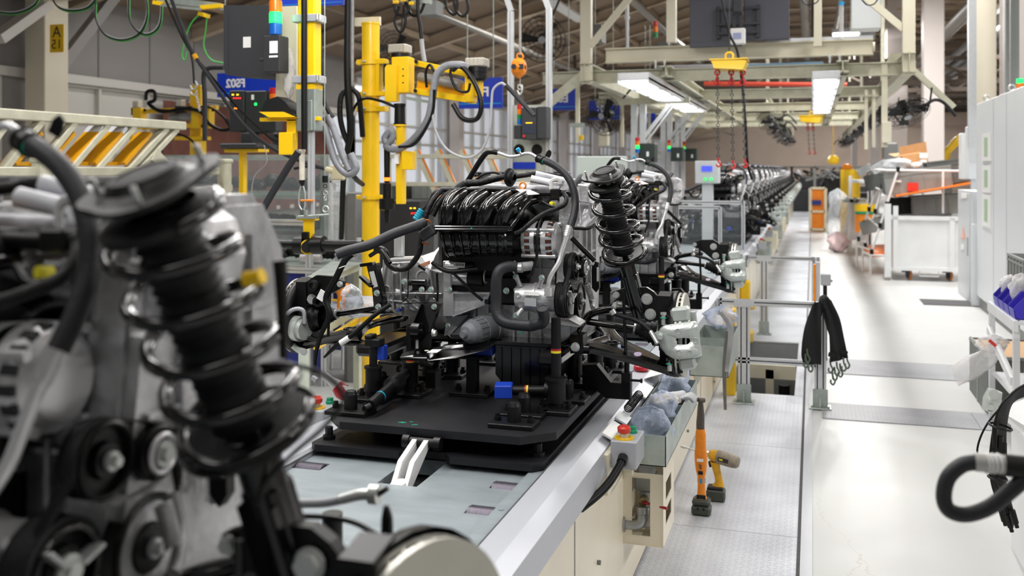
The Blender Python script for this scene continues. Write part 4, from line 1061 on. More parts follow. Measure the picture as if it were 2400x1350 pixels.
# stabiliser bar + rack boots
m = MB(); m.tube([(-1.95,3.46,1.0),(-1.7,3.42,1.0),(-1.55,3.60,1.03),(-1.2,3.64,1.04),(-.9,3.60,1.03),(-.8,3.5,1.02),(-.62,3.45,1.0)],.011,n=10); P_('stabiliser_bar',m,K['paint'])
m = MB(); m.poly3([CC(575,860,3.36),CC(700,870,3.36),CC(705,1040,3.36),CC(575,1050,3.36)],(0,.07,0)); P_('pivot_bracket',m,K['paint'])
bolt(CC(630,985,3.355),F1,.0135,mark=False)
def corner(side):
 """suspension corner; side=+1 aisle side, -1 far side (mirrored about the pallet centre)"""
 XC = -1.235
 def S(p): return V(p) if side > 0 else V((2 * XC - p[0],p[1],p[2]))
 def D(d): return V(d) if side > 0 else V((-d[0],d[1],d[2]))
 hub = V((-.50,3.55,1.075)); o = {}
 m = MB(); pr = [(-.048,0),(-.048,.06),(-.020,.062),(-.020,.14),(-.013,.14)]
 m.lathe(S(hub + V((.06,0,0))),D(X1),[(-.024,.07),(-.024,.152),(-.0165,.152),(-.0165,.08)],n=48)
 m.lathe(S(hub + V((.06,0,0))),D(X1),[(-.0085,.08),(-.0085,.152),(0,.152),(0,.072),(.0,.07),(.016,.068),(.018,.064),(.018,.03),(.018,0)],n=48)
 disc = P_('brake_disc',m,K['disc'])
 for k in range(36):
  g = k * math.pi / 18; e = V((0,math.cos(g),math.sin(g))); c = hub + V((.0475,0,0))
  m = MB(); m.beam(S(c + e * .085),S(c + e * .150),.008,.005,D(e.cross(X1))); P_('vane',m,K['disc'],disc)
 m = MB(); g0 = []; n_ = 22
 for i in range(n_ + 1):
  g = math.radians(-60 + 300 * i / n_)
  e = V((0,math.cos(g),math.sin(g)))
  for (dx,r) in ((.02,.06),(.012,.12),(.014,.158),(.034,.160)): g0.append(S(hub + V((dx,0,0)) + e * r))
 m.grid(g0,n_ + 1,4); m.grid([p + V((-.002,0,0)) for p in g0],n_ + 1,4); P_('dust_shield',m,K['satin'])
 m = MB(); m.cyl(S(hub + V((-.05,0,0))),S(hub + V((.03,0,0))),.045,n=24); m.cyl(S(hub + V((.06,0,0))),S(hub + V((.10,0,0))),.03,n=20)
 m.poly3([S(hub + V((-.03,a_,b_))) for a_,b_ in ((-.06,-.05),(.05,-.06),(.07,.02),(.03,.12),(-.03,.16),(-.09,.15),(-.085,.05))],D((.045,0,0)))
 m.poly3([S(hub + V((-.03,a_,b_))) for a_,b_ in ((-.05,-.03),(.03,-.03),(.02,-.105),(-.03,-.105))],D((.04,0,0)))
 kn = P_('steering_knuckle',m,K['satin'])
 m = MB(); pts = [(1000,440),(1130,395),(1330,395),(1400,440),(1470,520),(1555,640),(1480,715),(1330,730),(1180,600),(1010,500)]
 if side > 0: m.poly3([S(CC(x,y,3.47)) for x,y in pts],(0,.022,0)); P_('clevis_plate',m,K['satin'],kn)
 else: m.poly3([S(CC(x,y,3.47)) for x,y in pts],(0,.022,0)); P_('clevis_plate',m,K['satin'],kn)
 for (x,y) in ((1335,510),(1370,660)):
  m = MB(); m.hexn(S(CC(x,y,3.465)),(0,-1,0),.0165,.014); P_('clamp_bolt',m,K['zinc'],kn)
 m = MB(); m.hexn(S(CC(1032,470,3.465)),(0,-1,0),.010,.010); P_('bolt',m,K['zinc'],kn)
 if side < 0: stt = None
 B = CC(1275,690,3.50); L2 = aY(1466,604,3.46); T = aY(1417,404,3.33); ax_ = (T - L2).normalized()
 if side > 0:
  m = MB(); m.tube([S(B),S(L2)],.028,n=20,sp=1); m.tube([S(L2),S(T)],.011,n=12,sp=1)
  m.tube([S(L2 + ax_ * -.002),S(L2 + ax_ * .004)],.03,n=20,sp=1)
  stt = P_('strut',m,K['gloss'])
  m = MB()
  s2 = (B - L2).normalized()
  for k_ in (-.022,.022): m.beam(S(B - s2 * .15 + V((k_,-.01,0))),S(B + V((k_,-.01,0))),.05,.004,D(X1))
  m.beam(S(B - s2 * .17),S(B),.05,.054,D(X1),.008); P_('strut_clamp',m,K['paint'],stt)
  m = MB(); m.lathe(S(L2),D(ax_),[(0,.026),(-.004,.06),(.004,.082),(.014,.086),(.010,.080),(.004,.03)],n=32); P_('spring_seat',m,K['satin'],stt)
  b0 = L2 + ax_ * .02; b1 = T + ax_ * -.055
  m = MB(); m.corr([S(b0),S(b0.lerp(b1,.5)),S(b1)],.036,.0125,.10,n=24); P_('dust_boot',m,K['rubber'],stt)
  m = MB(); m.helix(S(L2 + ax_ * .014),S(T + ax_ * -.045),0.0755,5.2,.0084,n=10,ph=1.0 if side > 0 else 2.0,R2=.066); P_('coil_spring',m,K['gloss'],stt)
  if side > 0:
   m = MB(); q = L2 + ax_ * .175; s_,q_ = perp(ax_)
   P = [q + (s_ * math.cos(t_ * .1 + 3.7) + q_ * math.sin(t_ * .1 + 3.7)) * .0715 + ax_ * (t_ * .0008) for t_ in range(4)]
  m = MB(); m.lathe(S(T + ax_ * -.052),D(ax_),[(0,.04),(.0,.066),(.010,.068),(.016,.062),(.02,.045)],n=32); P_('upper_spring_seat',m,K['rubber'],stt)
  m = MB(); n2 = 36; P = []; s_,q_ = perp(ax_); base = T + ax_ * -.012
  rp = []
  for i in range(n2):
   g = 2 * math.pi * i / n2; r = .076 + .010 * math.cos(3 * (g - .5))
   rp.append(base + (s_ * math.cos(g) + q_ * math.sin(g)) * r)
  m.poly3([S(p) for p in rp],D(ax_ * .007))
  m.lathe(S(base + ax_ * .006),D(ax_),[(0,.058),(.006,.046),(.012,.041),(.015,.039)],n=32)
  tm = P_('top_mount',m,K['satin'],stt)
  m = MB(); m.lathe(S(base + ax_ * .019),D(ax_),[(-.004,.041),(.003,.038),(.004,.03),(.002,.029),(.003,.018),(.003,0)],n=32); P_('mount_cap',m,K['rubber'],stt)
  for g in (.5,2.6,4.7):
   m = MB(); c = base + (s_ * math.cos(g) + q_ * math.sin(g)) * .068; m.cyl(S(c),S(c + ax_ * .026),.0035,n=10); m.cyl(S(c),S(c + ax_ * .006),.007,n=6,smooth=False); P_('stud',m,K['zinc'],stt)
 F_ = CC(715,985,3.38); Bj = CC(1560,1195,3.47); Rr = V((-.80,3.80,1.06))
 e1 = [F_ + V((-.01,-.01,.012)),F_.lerp(Bj,.35) + V((0,-.012,.012)),F_.lerp(Bj,.7) + V((0,-.005,.006)),Bj + V((.02,-.015,0)),Bj + V((.02,.03,.0)),
          Bj.lerp(Rr,.3) + V((0,.02,.006)),Bj.lerp(Rr,.6) + V((-.02,-.01,.01)),Rr + V((.03,.0,0)),Rr + V((-.03,.0,0)),Rr.lerp(F_,.4) + V((.05,0,0)),F_ + V((-.02,.04,.01))]
 e1 = spline(e1 + [e1[0]],4)[:-1]
 cen = (F_ + Bj + Rr) / 3 + V((-.02,-.04,.016))
 m = MB(); N_ = len(e1); vs = [S(p) for p in e1] + [S(p.lerp(cen,.25) + V((0,0,.006))) for p in e1] + [S(p.lerp(cen,.72)) for p in e1] + [S(p + V((0,0,-.026))) for p in e1]
 fs = []
 for ri in (0,1):
  for i in range(N_): fs.append((ri * N_ + i,ri * N_ + (i + 1) % N_,(ri + 1) * N_ + (i + 1) % N_,(ri + 1) * N_ + i))
 for i in range(N_): fs.append((i,(i + 1) % N_,3 * N_ + (i + 1) % N_,3 * N_ + i))
 m.add(vs,fs,True); m.torus(S(cen + (V((0,0,.0)))),(0,0,1),.03,.004)
 m.cyl(S(F_ + V((-.03,0,-.005))),S(F_ + V((.02,0,-.005))),.019,n=18); m.cyl(S(Bj + V((0,.01,-.025))),S(Bj + V((0,.01,.035))),.016,n=18)
 ca = P_('control_arm',m,K['paint'])
 if side > 0:
  m = MB(); q = CC(1245,1040,3.4); q = F_.lerp(Bj,.62) + V((0,.012,.018)); m.cyl(q,q + V((0,-.001,.003)),.014,n=20); P_('oval_label',m,mat('lilac_label','d6c8ea',.5),ca)
 a = CC(700,725,3.52) if side > 0 else V((-.83,3.52,1.13)); b = CC(1215,805,3.54); c = hub + V((-.045,0,0))
 m = MB(); m.tube([S(a),S(b),S(c)],.0125,n=14,sp=1); ds = P_('drive_shaft',m,K['paint'])
 m = MB(); N = 10; pts = [b.lerp(c,i / N) for i in range(N + 1)]; rr = [(.019 + .028 * i / N) * (1.08 if i % 2 else .88) for i in range(N + 1)]
 m.tube([S(p) for p in pts],rr,n=24,sp=1); P_('cv_boot',m,K['rubber'],ds)
 m = MB(); m.cyl(S(b - (c - b) * .06),S(b + (c - b) * .02),.0195,n=20); P_('boot_clamp',m,K['zinc'],ds)
 m = MB(); m.cyl(S(c + (b - c) * .05),S(c),.05,n=24); P_('boot_clamp',m,K['zinc'],ds)
 m = MB(); m.tube([S((-.85,3.66,1.09)),S((-.6,3.68,1.08))],.008,n=10,sp=1); P_('tie_rod',m,K['paint'])
 m = MB(); m.tube([S((-.64,3.44,1.0)),S((-.65,3.44,1.24))],.006,n=8,sp=1); P_('stabiliser_link',m,K['paint'])
 if side > 0:
  q = aY(1592,800,3.40); R = Matrix.Rotation(-.12,3,'Y')
  m = MB()
  fx = lambda x,y,Y: CC(x,y,Y)
  out = [(1448,900),(1452,810),(1500,765),(1620,745),(1825,725),(1852,780),(1866,1000),(1876,1065),(1835,1092),(1700,1108),(1600,1108),(1530,1070),(1465,985)]
  win = [(1622,902),(1700,895),(1755,898),(1763,930),(1740,957),(1690,961),(1636,961)]
  oo = [fx(x,y,3.385 + (.02 if x < 1520 or x > 1840 else 0)) for x,y in out]; ww = [fx(x,y,3.385) for x,y in win]
  cx,cy = 1690,930
  def at_ang(poly,g):
   best = None; n3 = len(poly)
   for i in range(n3):
    x1a,y1a = poly[i]; x2a,y2a = poly[(i + 1) % n3]; dx,dy = math.cos(g),math.sin(g); ex,ey = x2a - x1a,y2a - y1a
    den = dx * ey - dy * ex
    if abs(den) < 1e-9: continue
    t = ((x1a - cx) * ey - (y1a - cy) * ex) / den; u_ = ((x1a - cx) * dy - (y1a - cy) * dx) / den
    if t > 0 and -1e-6 <= u_ <= 1 + 1e-6 and (best is None or t < best): best = t
   best = best or 50
   return cx + math.cos(g) * best,cy + math.sin(g) * best
  NN = 48; ra,rb,rc,rd = [],[],[],[]
  for i in range(NN):
   g = 2 * math.pi * i / NN; xo,yo = at_ang(out,g); xi,yi = at_ang(win,g)
   ra.append(fx(xo,yo,3.425)); rb.append(fx(xo * .94 + cx * .06,yo * .94 + cy * .06,3.378)); rc.append(fx(xi * 1.0 + 0,yi,3.378)); rd.append(fx(xi,yi,3.43))
  rz_ = [fx(*at_ang(out,2 * math.pi * i / NN),3.47) for i in range(NN)]
  vs = rz_ + ra + rb + rc + rd; fs = []
  for rr_ in range(4):
   for i in range(NN): fs.append((rr_ * NN + i,rr_ * NN + (i + 1) % NN,(rr_ + 1) * NN + (i + 1) % NN,(rr_ + 1) * NN + i))
  m.add(vs,fs,True)
  cal = P_('brake_caliper',m,K['zincp'])
  m = MB(); m.poly3([fx(x,y,3.43) for x,y in win],(0,.01,0)); P_('brake_pad',m,K['iron'],cal)
  for x in (1665,1710):
   m = MB(); m.poly3([fx(x,890,3.40),fx(x + 18,890,3.40),fx(x + 18,968,3.40),fx(x,968,3.40)],(0,.01,0)); P_('pad_web',m,K['zincp'],cal)
  for (x0,y0,x1_,y1,t_) in ((1580,668,1760,650,.05),(1660,1150,1820,1125,.045)):
   a,b = fx(x0,y0,3.44),fx(x1_,y1,3.44); m = MB(); m.beam(a,b,.06,t_,(0,0,1),.008); P_('carrier',m,K['zincp'],cal)
  m = MB(); m.poly3([fx(1760,640,3.45),fx(1810,640,3.45),fx(1870,1080,3.45),fx(1830,1150,3.45),fx(1800,1000,3.45)],(0,.03,0)); P_('carrier_arm',m,K['zincp'],cal)
  for (x,y,mm) in ((1500,705,K['zinc']),(1560,1160,K['zinc'])):
   a,b = fx(x,y - 40,3.42),fx(x,y + 60,3.42); m = MB(); m.cyl(a,b,.0085,n=14); m.cyl(a,a + V((0,0,.008)),.012,n=6,smooth=False); P_('slide_pin',m,mm,cal)
   m = MB(); c_ = a.lerp(b,.35); m.cyl(c_,c_ + V((0,0,.003)),.0125,n=14); P_('ink_band',m,K['mint'],cal)
  m = MB(); a,b = fx(1525,690,3.42),fx(1580,690,3.43); m.cyl(a,b,.009,n=12); P_('pin_boot',m,K['rubber'],cal)
  m = MB(); a,b = fx(1655,1170,3.44),fx(1665,1240,3.44); m.cyl(a,b,.010,n=12); P_('bleed_cap',m,K['rubber'],cal)
  for (x,y,s_) in ((1640,830,.02),(1760,1040,.02),(1650,1040,.02),(1810,920,.02)):
   m = MB(); c_ = fx(x,y,3.377); m.torus(c_,(0,1,0),.009,.0015,16,5); P_('cast_mark',m,K['zincp'],cal)
  m = MB(); m.cyl(fx(1455,830,3.40),fx(1480,900,3.40),.02,n=16); m.cyl(fx(1470,850,3.39),fx(1465,890,3.36),.009,n=10); P_('banjo',m,K['zincp'],cal)
  m = MB(); m.corr([CC(1005,650,3.42),CC(1090,680,3.42),CC(1200,710,3.41),CC(1300,765,3.40),CC(1370,830,3.39)],.008,.006,.2,n=12); P_('brake_hose',m,K['rubber'])
  m = MB(); m.cyl(CC(1370,830,3.39),CC(1440,950,3.37),.008,n=12); m.cyl(CC(985,620,3.42),CC(1010,660,3.42),.012,n=12); m.tube([CC(1000,600,3.43),CC(1030,560,3.45),CC(1090,560,3.47)],.009,n=10); P_('hose_fitting',m,K['zinc'])
 else:
  a = CD(360,1020,3.47); b = CD(500,1040,3.44)
  m = MB(); m.cyl(a,b,.05,n=28); m.box(a.lerp(b,.3),(.08,.08,.10),Matrix.Rotation(.3,3,'Y'),.015); m.cyl(b,b + (b - a).normalized() * .02,.042,n=28)
  m.tube([CD(440,1120,3.45),CD(470,1150,3.44),CD(510,1165,3.42)],.012,n=10)
  cal = P_('brake_caliper',m,K['zincp'])
  bolt(CD(512,1168,3.41),(.5,-1,0),.011,cal); bolt(CD(450,1015,3.42),(.2,-1,.2),.007,cal)
  m = MB(); m.corr([CD(255,1190,3.40),CD(300,1120,3.40),CD(370,1020,3.40),CD(420,950,3.40),CD(470,925,3.41),CD(510,940,3.42),CD(515,1010,3.42)],.008,.006,.2,n=12); P_('brake_hose',m,K['lgrey'])
  for (x,y) in ((550,800),(580,890)):
   m = MB(); c_ = CD(x,y,3.44); m.lathe(c_ + V((0,.05,0)),(.2,-1,.1),[(0,.022),(.06,.022),(.062,.012),(.05,.010)],n=20); P_('clamp_lug',m,K['satin'],kn)
  m = MB(); m.box(CD(612,850,3.40),(.03,.004,.04),Matrix.Rotation(.5,3,'Y')); P_('paper_label',m,K['sticker'],kn)
  a,b = CD(560,975,3.5),CD(620,975,3.5); m = MB(); m.lathe(a,b - a,[(0,.03),(0,.055),(.02,.057),(.03,.05),(.05,.05)],n=28); P_('cv_joint',m,K['satin'])
corner(1)
STRUT_N = None
corner(-1)
NEAR = dup(EN,(-1.2,1.11,.84),'blurred nearest engine with coil strut and bare brake disc, filling the lower left',skip=('brake_caliper','brake_hose','hose_fitting','hanging_loom','zip_tie','abs_lead','paper_label','plug','upper_coolant_hose','charge_cable','vacuum_pipe','winding'))
dup(EN,(-1.2,5.99,.84),'third engine directly behind the central one, before the aluminium fence',skip=('strut',))
SK = ('strut','rib','bolt','ink_mark','boss','slot','winding','vane','grip_rib','barcode','wire_bundle','bare_wires','zip_tie','barcode_label','mounting_lug','hub_bolt')
def turn(part,piv,ang):
 R = Matrix.Translation(piv) @ Matrix.Rotation(ang,4,'Z') @ Matrix.Translation(-V(piv))
 part.matrix_local = R @ part.matrix_local
for c_ in NEAR.children:
 if c_.name.split('.')[0] in ('brake_disc','dust_shield'):
  if c_.matrix_local is not None and sum((V(v.co).x for v in c_.data.vertices[:20])) / 20 > 0: turn(c_,V((.70 + .0,0,.235)),-.38)
for i in range(14):
 ORD = ['frontmost','second','third','fourth','fifth','sixth','seventh','eighth','ninth','tenth','eleventh','twelfth','thirteenth','farthest']
 lab = ORD[i] + ' engine from the camera in the distant close-packed row'
 dup(EN,(-1.2,13.0 + i * 1.75,.84),lab,group='engines in the distant row',skip=SK)
 dup(TRAY,(-1.18,13.0 + i * 1.75,.73),'black steel pallet under the ' + ORD[i] + ' engine of the distant close-packed row',group='pallets in the distant row',skip=('ink_mark','colour_band','clamp','lever','stud','side_arm'))
# ================================================================ things beside the conveyor
AUP = {}
def alu_poly(w_,h_,nw=1,nh=1,s=.0042,dp=.009):
 """extrusion outline with nw slots on the wide faces and nh on the narrow ones"""
 pts = []
 def side(n,L,tf):
  o = [tf(-L / 2,0)]
  for i in range(n):
   c = -L / 2 + L * (i + .5) / n
   o += [tf(c - s,0),tf(c - s,dp),tf(c + s,dp),tf(c + s,0)]
  return o
 pts += side(nw,w_,lambda a,d: (a,-h_ / 2 + d))
 pts += side(nh,h_,lambda a,d: (w_ / 2 - d,a))
 pts += side(nw,w_,lambda a,d: (-a,h_ / 2 - d))
 pts += side(nh,h_,lambda a,d: (-w_ / 2 + d,-a))
 return pts
def alu(mb,a,b,w_=.04,h_=.04,nw=1,nh=1,side=None):
 return mb.prism(alu_poly(w_,h_,nw,nh),a,b,side)
def prof(name,a,b,par,w_=.04,h_=.04,nw=1,nh=1,side=None):
 m = MB(); alu(m,a,b,w_,h_,nw,nh,side); o = obj(name,m,K['alu'],par)
 m = MB(); a,b = V(a),V(b); d = (b - a).normalized(); x = V(side) if side is not None else perp(d)[0]; x = (x - d * x.dot(d)).normalized(); y = d.cross(x)
 for i in range(nw):
  c = -w_ / 2 + w_ * (i + .5) / nw
  for sg in (-1,1): m.beam(a + x * c + y * sg * (h_ / 2 - .0088),b + x * c + y * sg * (h_ / 2 - .0088),.0008,.0082,x)
 for i in range(nh):
  c = -h_ / 2 + h_ * (i + .5) / nh
  for sg in (-1,1): m.beam(a + y * c + x * sg * (w_ / 2 - .0088),b + y * c + x * sg * (w_ / 2 - .0088),.0008,.0082,y)
 s_ = obj('slots',m,K['aluslot'],o); s_['kind'] = 'stuff'
 return o
# ---- low guard fence across the walkway, nearest
def fence(y,label,x0=-.645,x1=.05,ztop=.745,near=True):
 t = thing('guard_fence',label,'fence',((x0 + x1) / 2,y,0))
 prof('top_rail',(x0,y,ztop - .02),(x1 - .03,y,ztop - .02),t)
 prof('lower_rail',(x0 + .06,y,.31),(x1 - .03,y,.31),t)
 prof('post',(x1,y,.02),(x1,y,ztop),t,.08,.04,2,1,(1,0,0))
 prof('post',(-.47,y,.02),(-.47,y,ztop),t,.08,.04,2,1,(1,0,0))
 prof('post',(x0,y,ztop - .12),(x0,y,ztop),t)
 for x in (x1,-.47):
  m = MB(); m.bb(x - .075,x + .075,y - .07,y + .07,.006,.014,.002); m.bb(x - .05,x + .05,y - .028,y - .022,.014,.14); m.bb(x - .006,x + .006,y - .06,y - .022,.014,.10)
  for dx in (-.055,.055): m.cyl((x + dx,y - .05,.014),(x + dx,y - .05,.028),.008,n=8)
  obj('foot_bracket',m,K['galv'],t)
 m = MB(); m.bb(x0 + .02,-.51,y - .003,y + .003,.33,ztop - .04); m.bb(-.43,x1 - .04,y - .003,y + .003,.33,ztop - .04); obj('acrylic_pane',m,K['pane'],t)
 m = MB(); m.bb(-.54,-.40,y - .024,y - .020,ztop - .055,ztop + .002); obj('joint_plate',m,K['alu'],t)
 return t
fence(7.12,'low aluminium guard fence nearest to the camera, with the black straps hanging on its post')
fence(10.1,'low aluminium guard fence behind the pit, ending at the orange light curtain post',x1=.03,ztop=.80)
# taller clear guard between third engine and the distant row
t = thing('screen_fence','tall aluminium framed clear guard panel behind the third engine','fence',(-1.3,11.4,0))
yy = 11.4
q0 = aY(1590,475,yy); q1 = aY(1742,475,yy); zt_ = q1.z
prof('top_rail',(q0.x - .1,yy,zt_),(q1.x,yy,zt_),t); prof('post',(q1.x,yy,.02),(q1.x,yy,zt_ + .02),t)
prof('post',(q1.x - .26,yy,.76),(q1.x - .26,yy,zt_ - .05),t); prof('middle_rail',(q0.x - .1,yy,zt_ - .06),(q1.x - .26,yy,zt_ - .06),t)
m = MB(); m.bb(q0.x - .1,q1.x - .02,yy - .003,yy + .003,.80,zt_ - .03); obj('acrylic_pane',m,K['pane'],t)
# light curtain post with orange face and grey sensor box
q = aY(1918,620,8.9)
t = thing('light_curtain_post','orange faced safety light curtain post with a grey box, behind the straps','sensor post',(.05,8.9,0))
m = MB(); m.bb(.025,.06,8.88,8.93,.0,.86); obj('housing',m,K['alu'],t)
m = MB(); m.bb(.005,.025,8.87,8.93,.25,.84); obj('lens_strip',m,K['orange'],t)
m = MB(); m.bb(.065,.15,8.86,8.94,.66,.76,.006); m.cyl((.15,8.9,.70),(.165,8.9,.70),.012,n=12); obj('sensor_box',m,K['lgrey'],t)
m = MB(); m.bb(.085,.12,8.88,8.92,0,.66); obj('pole',m,K['satin'],t)
m = MB(); m.bb(.07,.08,8.85,8.86,.42,.47); obj('green_light',m,K['lampg'],t)
# ---- black straps with hooks over the post
STRAPS = thing('ratchet_straps','bundle of black fabric straps with grey green hooks over the fence post','strap',(.07,7.12,.2))
m = MB(); m.tube([(.05,7.04,.66),(.055,7.06,.74),(.07,7.12,.775),(.10,7.15,.75),(.12,7.14,.68)],[.012,.02,.022,.02,.02],n=10); obj('loop',m,K['fabric'],STRAPS)
def cloth(pts_l,pts_r,name,dy=0):
 m = MB(); n_ = len(pts_l); g = []
 L_ = spline(pts_l,5); R_ = spline(pts_r,5)
 for a,b in zip(L_,R_):
  for k in range(9):
   u_ = k / 8; p = a.lerp(b,u_); g.append(p + V((0,-.012 * math.sin(u_ * math.pi * 3 + p.z * 9) - .01,0)))
 m.grid(g,len(L_),9); m.grid([p + V((0,.012,0)) for p in g],len(L_),9); obj(name,m,K['fabric'],STRAPS)
sY = 7.02
cloth([aY(1905,712,sY),aY(1885,770,sY),aY(1878,825,sY),aY(1882,850,sY)],[aY(1925,705,sY),aY(1925,760,sY),aY(1925,820,sY),aY(1925,855,sY)],'strap')
cloth([aY(1925,700,sY - .02),aY(1940,745,sY),aY(1944,800,sY),aY(1945,850,sY)],[aY(1948,703,sY),aY(1968,745,sY),aY(1978,790,sY),aY(1988,838,sY)],'strap')
cloth([aY(1925,720,sY + .05),aY(1935,760,sY + .05),aY(1948,800,sY + .04)],[aY(1950,720,sY + .05),aY(1960,770,sY + .05),aY(1974,830,sY + .04)],'strap')
HG = mat('hook_green_grey','5c6a5c',.4,.3)
for i,(x,y) in enumerate(((1889,850),(1900,860),(1947,862),(1952,890),(1962,868),(1970,872),(1978,858),(1986,852),(1957,905 - 25),(1893,838))):
 m = MB(); q = aY(x,y,sY - .02 + (i % 3) * .02); m.tube([q + V((-.004,0,.06)),q + V((.0,0,.02)),q + V((.014,0,-.01)),q + V((.002,0,-.034)),q + V((-.014,0,-.02)),q + V((-.012,0,.0))],.0062,n=7); obj('hook',m,HG,STRAPS)
for (x,y) in ((1950,832),(1978,826)):
 m = MB(); q = aY(x,y,sY - .03); m.box(q,(.05,.012,.03),Matrix.Rotation(.2,3,'Y'),.003); obj('buckle',m,K['satin'],STRAPS)
# ---- tools on the walkway
def lz(px,py): return aZ(px,py,.006)
b0 = lz(1644,1205); Tn = thing('angle_nutrunner','orange cordless angle nutrunner standing upright on its battery','power tool',(b0.x,b0.y,.006))
x,y = b0.x,b0.y
m = MB(); m.bb(x - .046,x + .046,y - .035,y + .045,.006,.052,.01); m.bb(x - .043,x + .043,y - .033,y + .042,.05,.085,.012); obj('battery',m,K['battery'],Tn)
for dx in (-.014,.014):
 m = MB(); m.cyl((x + dx,y - .034,.042),(x + dx,y - .037,.042),.006,n=12); obj('screw',m,K['iron'],Tn)
m = MB()
tilt = V((-.012,0,0))
P = [(0,.078,.030,.022),(0,.10,.020,.020),(0,.15,.0175,.0185),(0,.185,.0175,.0185),(-.001,.22,.026,.025),(-.003,.27,.030,.028),(-.004,.31,.029,.027),(-.004,.33,.026,.025),(-.004,.39,.025,.025),(-.005,.42,.020,.020)]
g = []
for (dx,z,rx,ry) in P:
 for k in range(20):
  a = 2 * math.pi * k / 20; sx = abs(math.cos(a)) ** .7 * (1 if math.cos(a) > 0 else -1); sy = abs(math.sin(a)) ** .7 * (1 if math.sin(a) > 0 else -1)
  g.append((x + dx + rx * sx,y + ry * sy,z))
m.add(g,[(i * 20 + k,i * 20 + (k + 1) % 20,(i + 1) * 20 + (k + 1) % 20,(i + 1) * 20 + k) for i in range(len(P) - 1) for k in range(20)],True); m.add(g[-20:],[list(range(20))])
obj('body',m,K['orange'],Tn)
m = MB(); m.bb(x - .022,x + .022,y - .0215,y - .018,.085,.105,.002); obj('latch',m,K['satin'],Tn)
m = MB(); m.tube([(x - .005,y,.415),(x - .005,y,.45),(x - .004,y,.47),(x - .004,y,.52),(x - .003,y,.545),(x,y,.56)],[.020,.020,.019,.015,.012,.011],n=18,sp=3); m.cyl((x + .012,y + .008,.556),(x - .014,y - .014,.562),.0115,n=14); m.cyl((x - .014,y - .014,.562),(x - .022,y - .022,.563),.006,n=10); obj('angle_head',m,mat('gunmetal','5a5450',.35,.7),Tn)
m = MB(); m.bb(x - .013,x + .010,y - .029,y - .027,.205,.222,.001); obj('trigger',m,K['satin'],Tn)
m = MB(); m.bb(x - .018,x + .012,y - .0312,y - .029,.268,.282,.0005); obj('label',m,K['sticker'],Tn)
m = MB(); m.cyl((x,y,.160),(x,y,.182),.0192,n=20); obj('tape',m,K['skyblue'],Tn)
m = MB()
for k in range(4): m.bb(x - .006 - (k % 2) * .004,x + .004,y - .0285,y - .0275,.232 + k * .006,.235 + k * .006)
obj('scuff_marks',m,K['ink'],Tn)['kind'] = 'stuff'
b0 = lz(1678,1172); Td = thing('cordless_drill','yellow pistol drill with grey back and long socket, behind the orange nutrunner','power tool',(b0.x,b0.y,.006))
x,y = b0.x,b0.y
m = MB(); m.box((x,y,.035),(.092,.075,.058),None,.008); obj('battery',m,K['battery'],Td)
m = MB(); m.box((x - .002,y,.068),(.080,.06,.022),None,.006); obj('battery_clip',m,K['satin'],Td)
m = MB()
hx = [(.010,.075,.032,.022),(.016,.10,.020,.018),(.010,.13,.019,.017),(.0,.17,.021,.018),(-.006,.20,.026,.022)]
g = []
for (dx,z,rx,ry) in hx:
 for k in range(16):
  a = 2 * math.pi * k / 16; g.append((x + dx + rx * math.cos(a),y + ry * math.sin(a),z))
m.add(g,[(i * 16 + k,i * 16 + (k + 1) % 16,(i + 1) * 16 + (k + 1) % 16,(i + 1) * 16 + k) for i in range(len(hx) - 1) for k in range(16)],True)
d1 = V((1,-.12,-.17)).normalized(); c_ = V((x - .035,y,.235))
m.lathe(c_,d1,[(0,.018),(.01,.027),(.05,.032),(.11,.033)],n=24)
obj('body',m,mat('worn_yellow_plastic','dba51c',.45,var=.25,scale=30),Td)
m = MB(); m.lathe(c_ + d1 * .04,d1,[(0,.0325),(.03,.0345),(.08,.0345),(.105,.03),(.115,.02),(.117,0)],n=24); obj('motor_cover',m,mat('scuffed_grey','8c8474',.55,var=.3,scale=40),Td)
m = MB(); e_ = c_ + d1 * .075 + V((0,-.035,0)); m.beam(e_ - d1 * .026,e_ + d1 * .026,.003,.02,(0,0,1)); obj('name_plate',m,K['ink'],Td)
m = MB(); e2 = e_ + V((0,-.002,0)); m.beam(e2 - d1 * .02,e2 - d1 * .002,.0012,.008,(0,0,1)); obj('plate_print',m,K['yband'],Td)
m = MB(); m.cyl(c_,c_ - d1 * .12,.0045,n=10); m.cyl(c_ - d1 * .12,c_ - d1 * .145,.0085,n=14); m.cyl(c_,c_ - d1 * .018,.016,n=16); obj('socket_bit',m,K['zinc'],Td)
m = MB(); m.box((x - .030,y,.185),(.012,.016,.03),Matrix.Rotation(-.2,3,'Y'),.003); obj('trigger',m,K['satin'],Td)
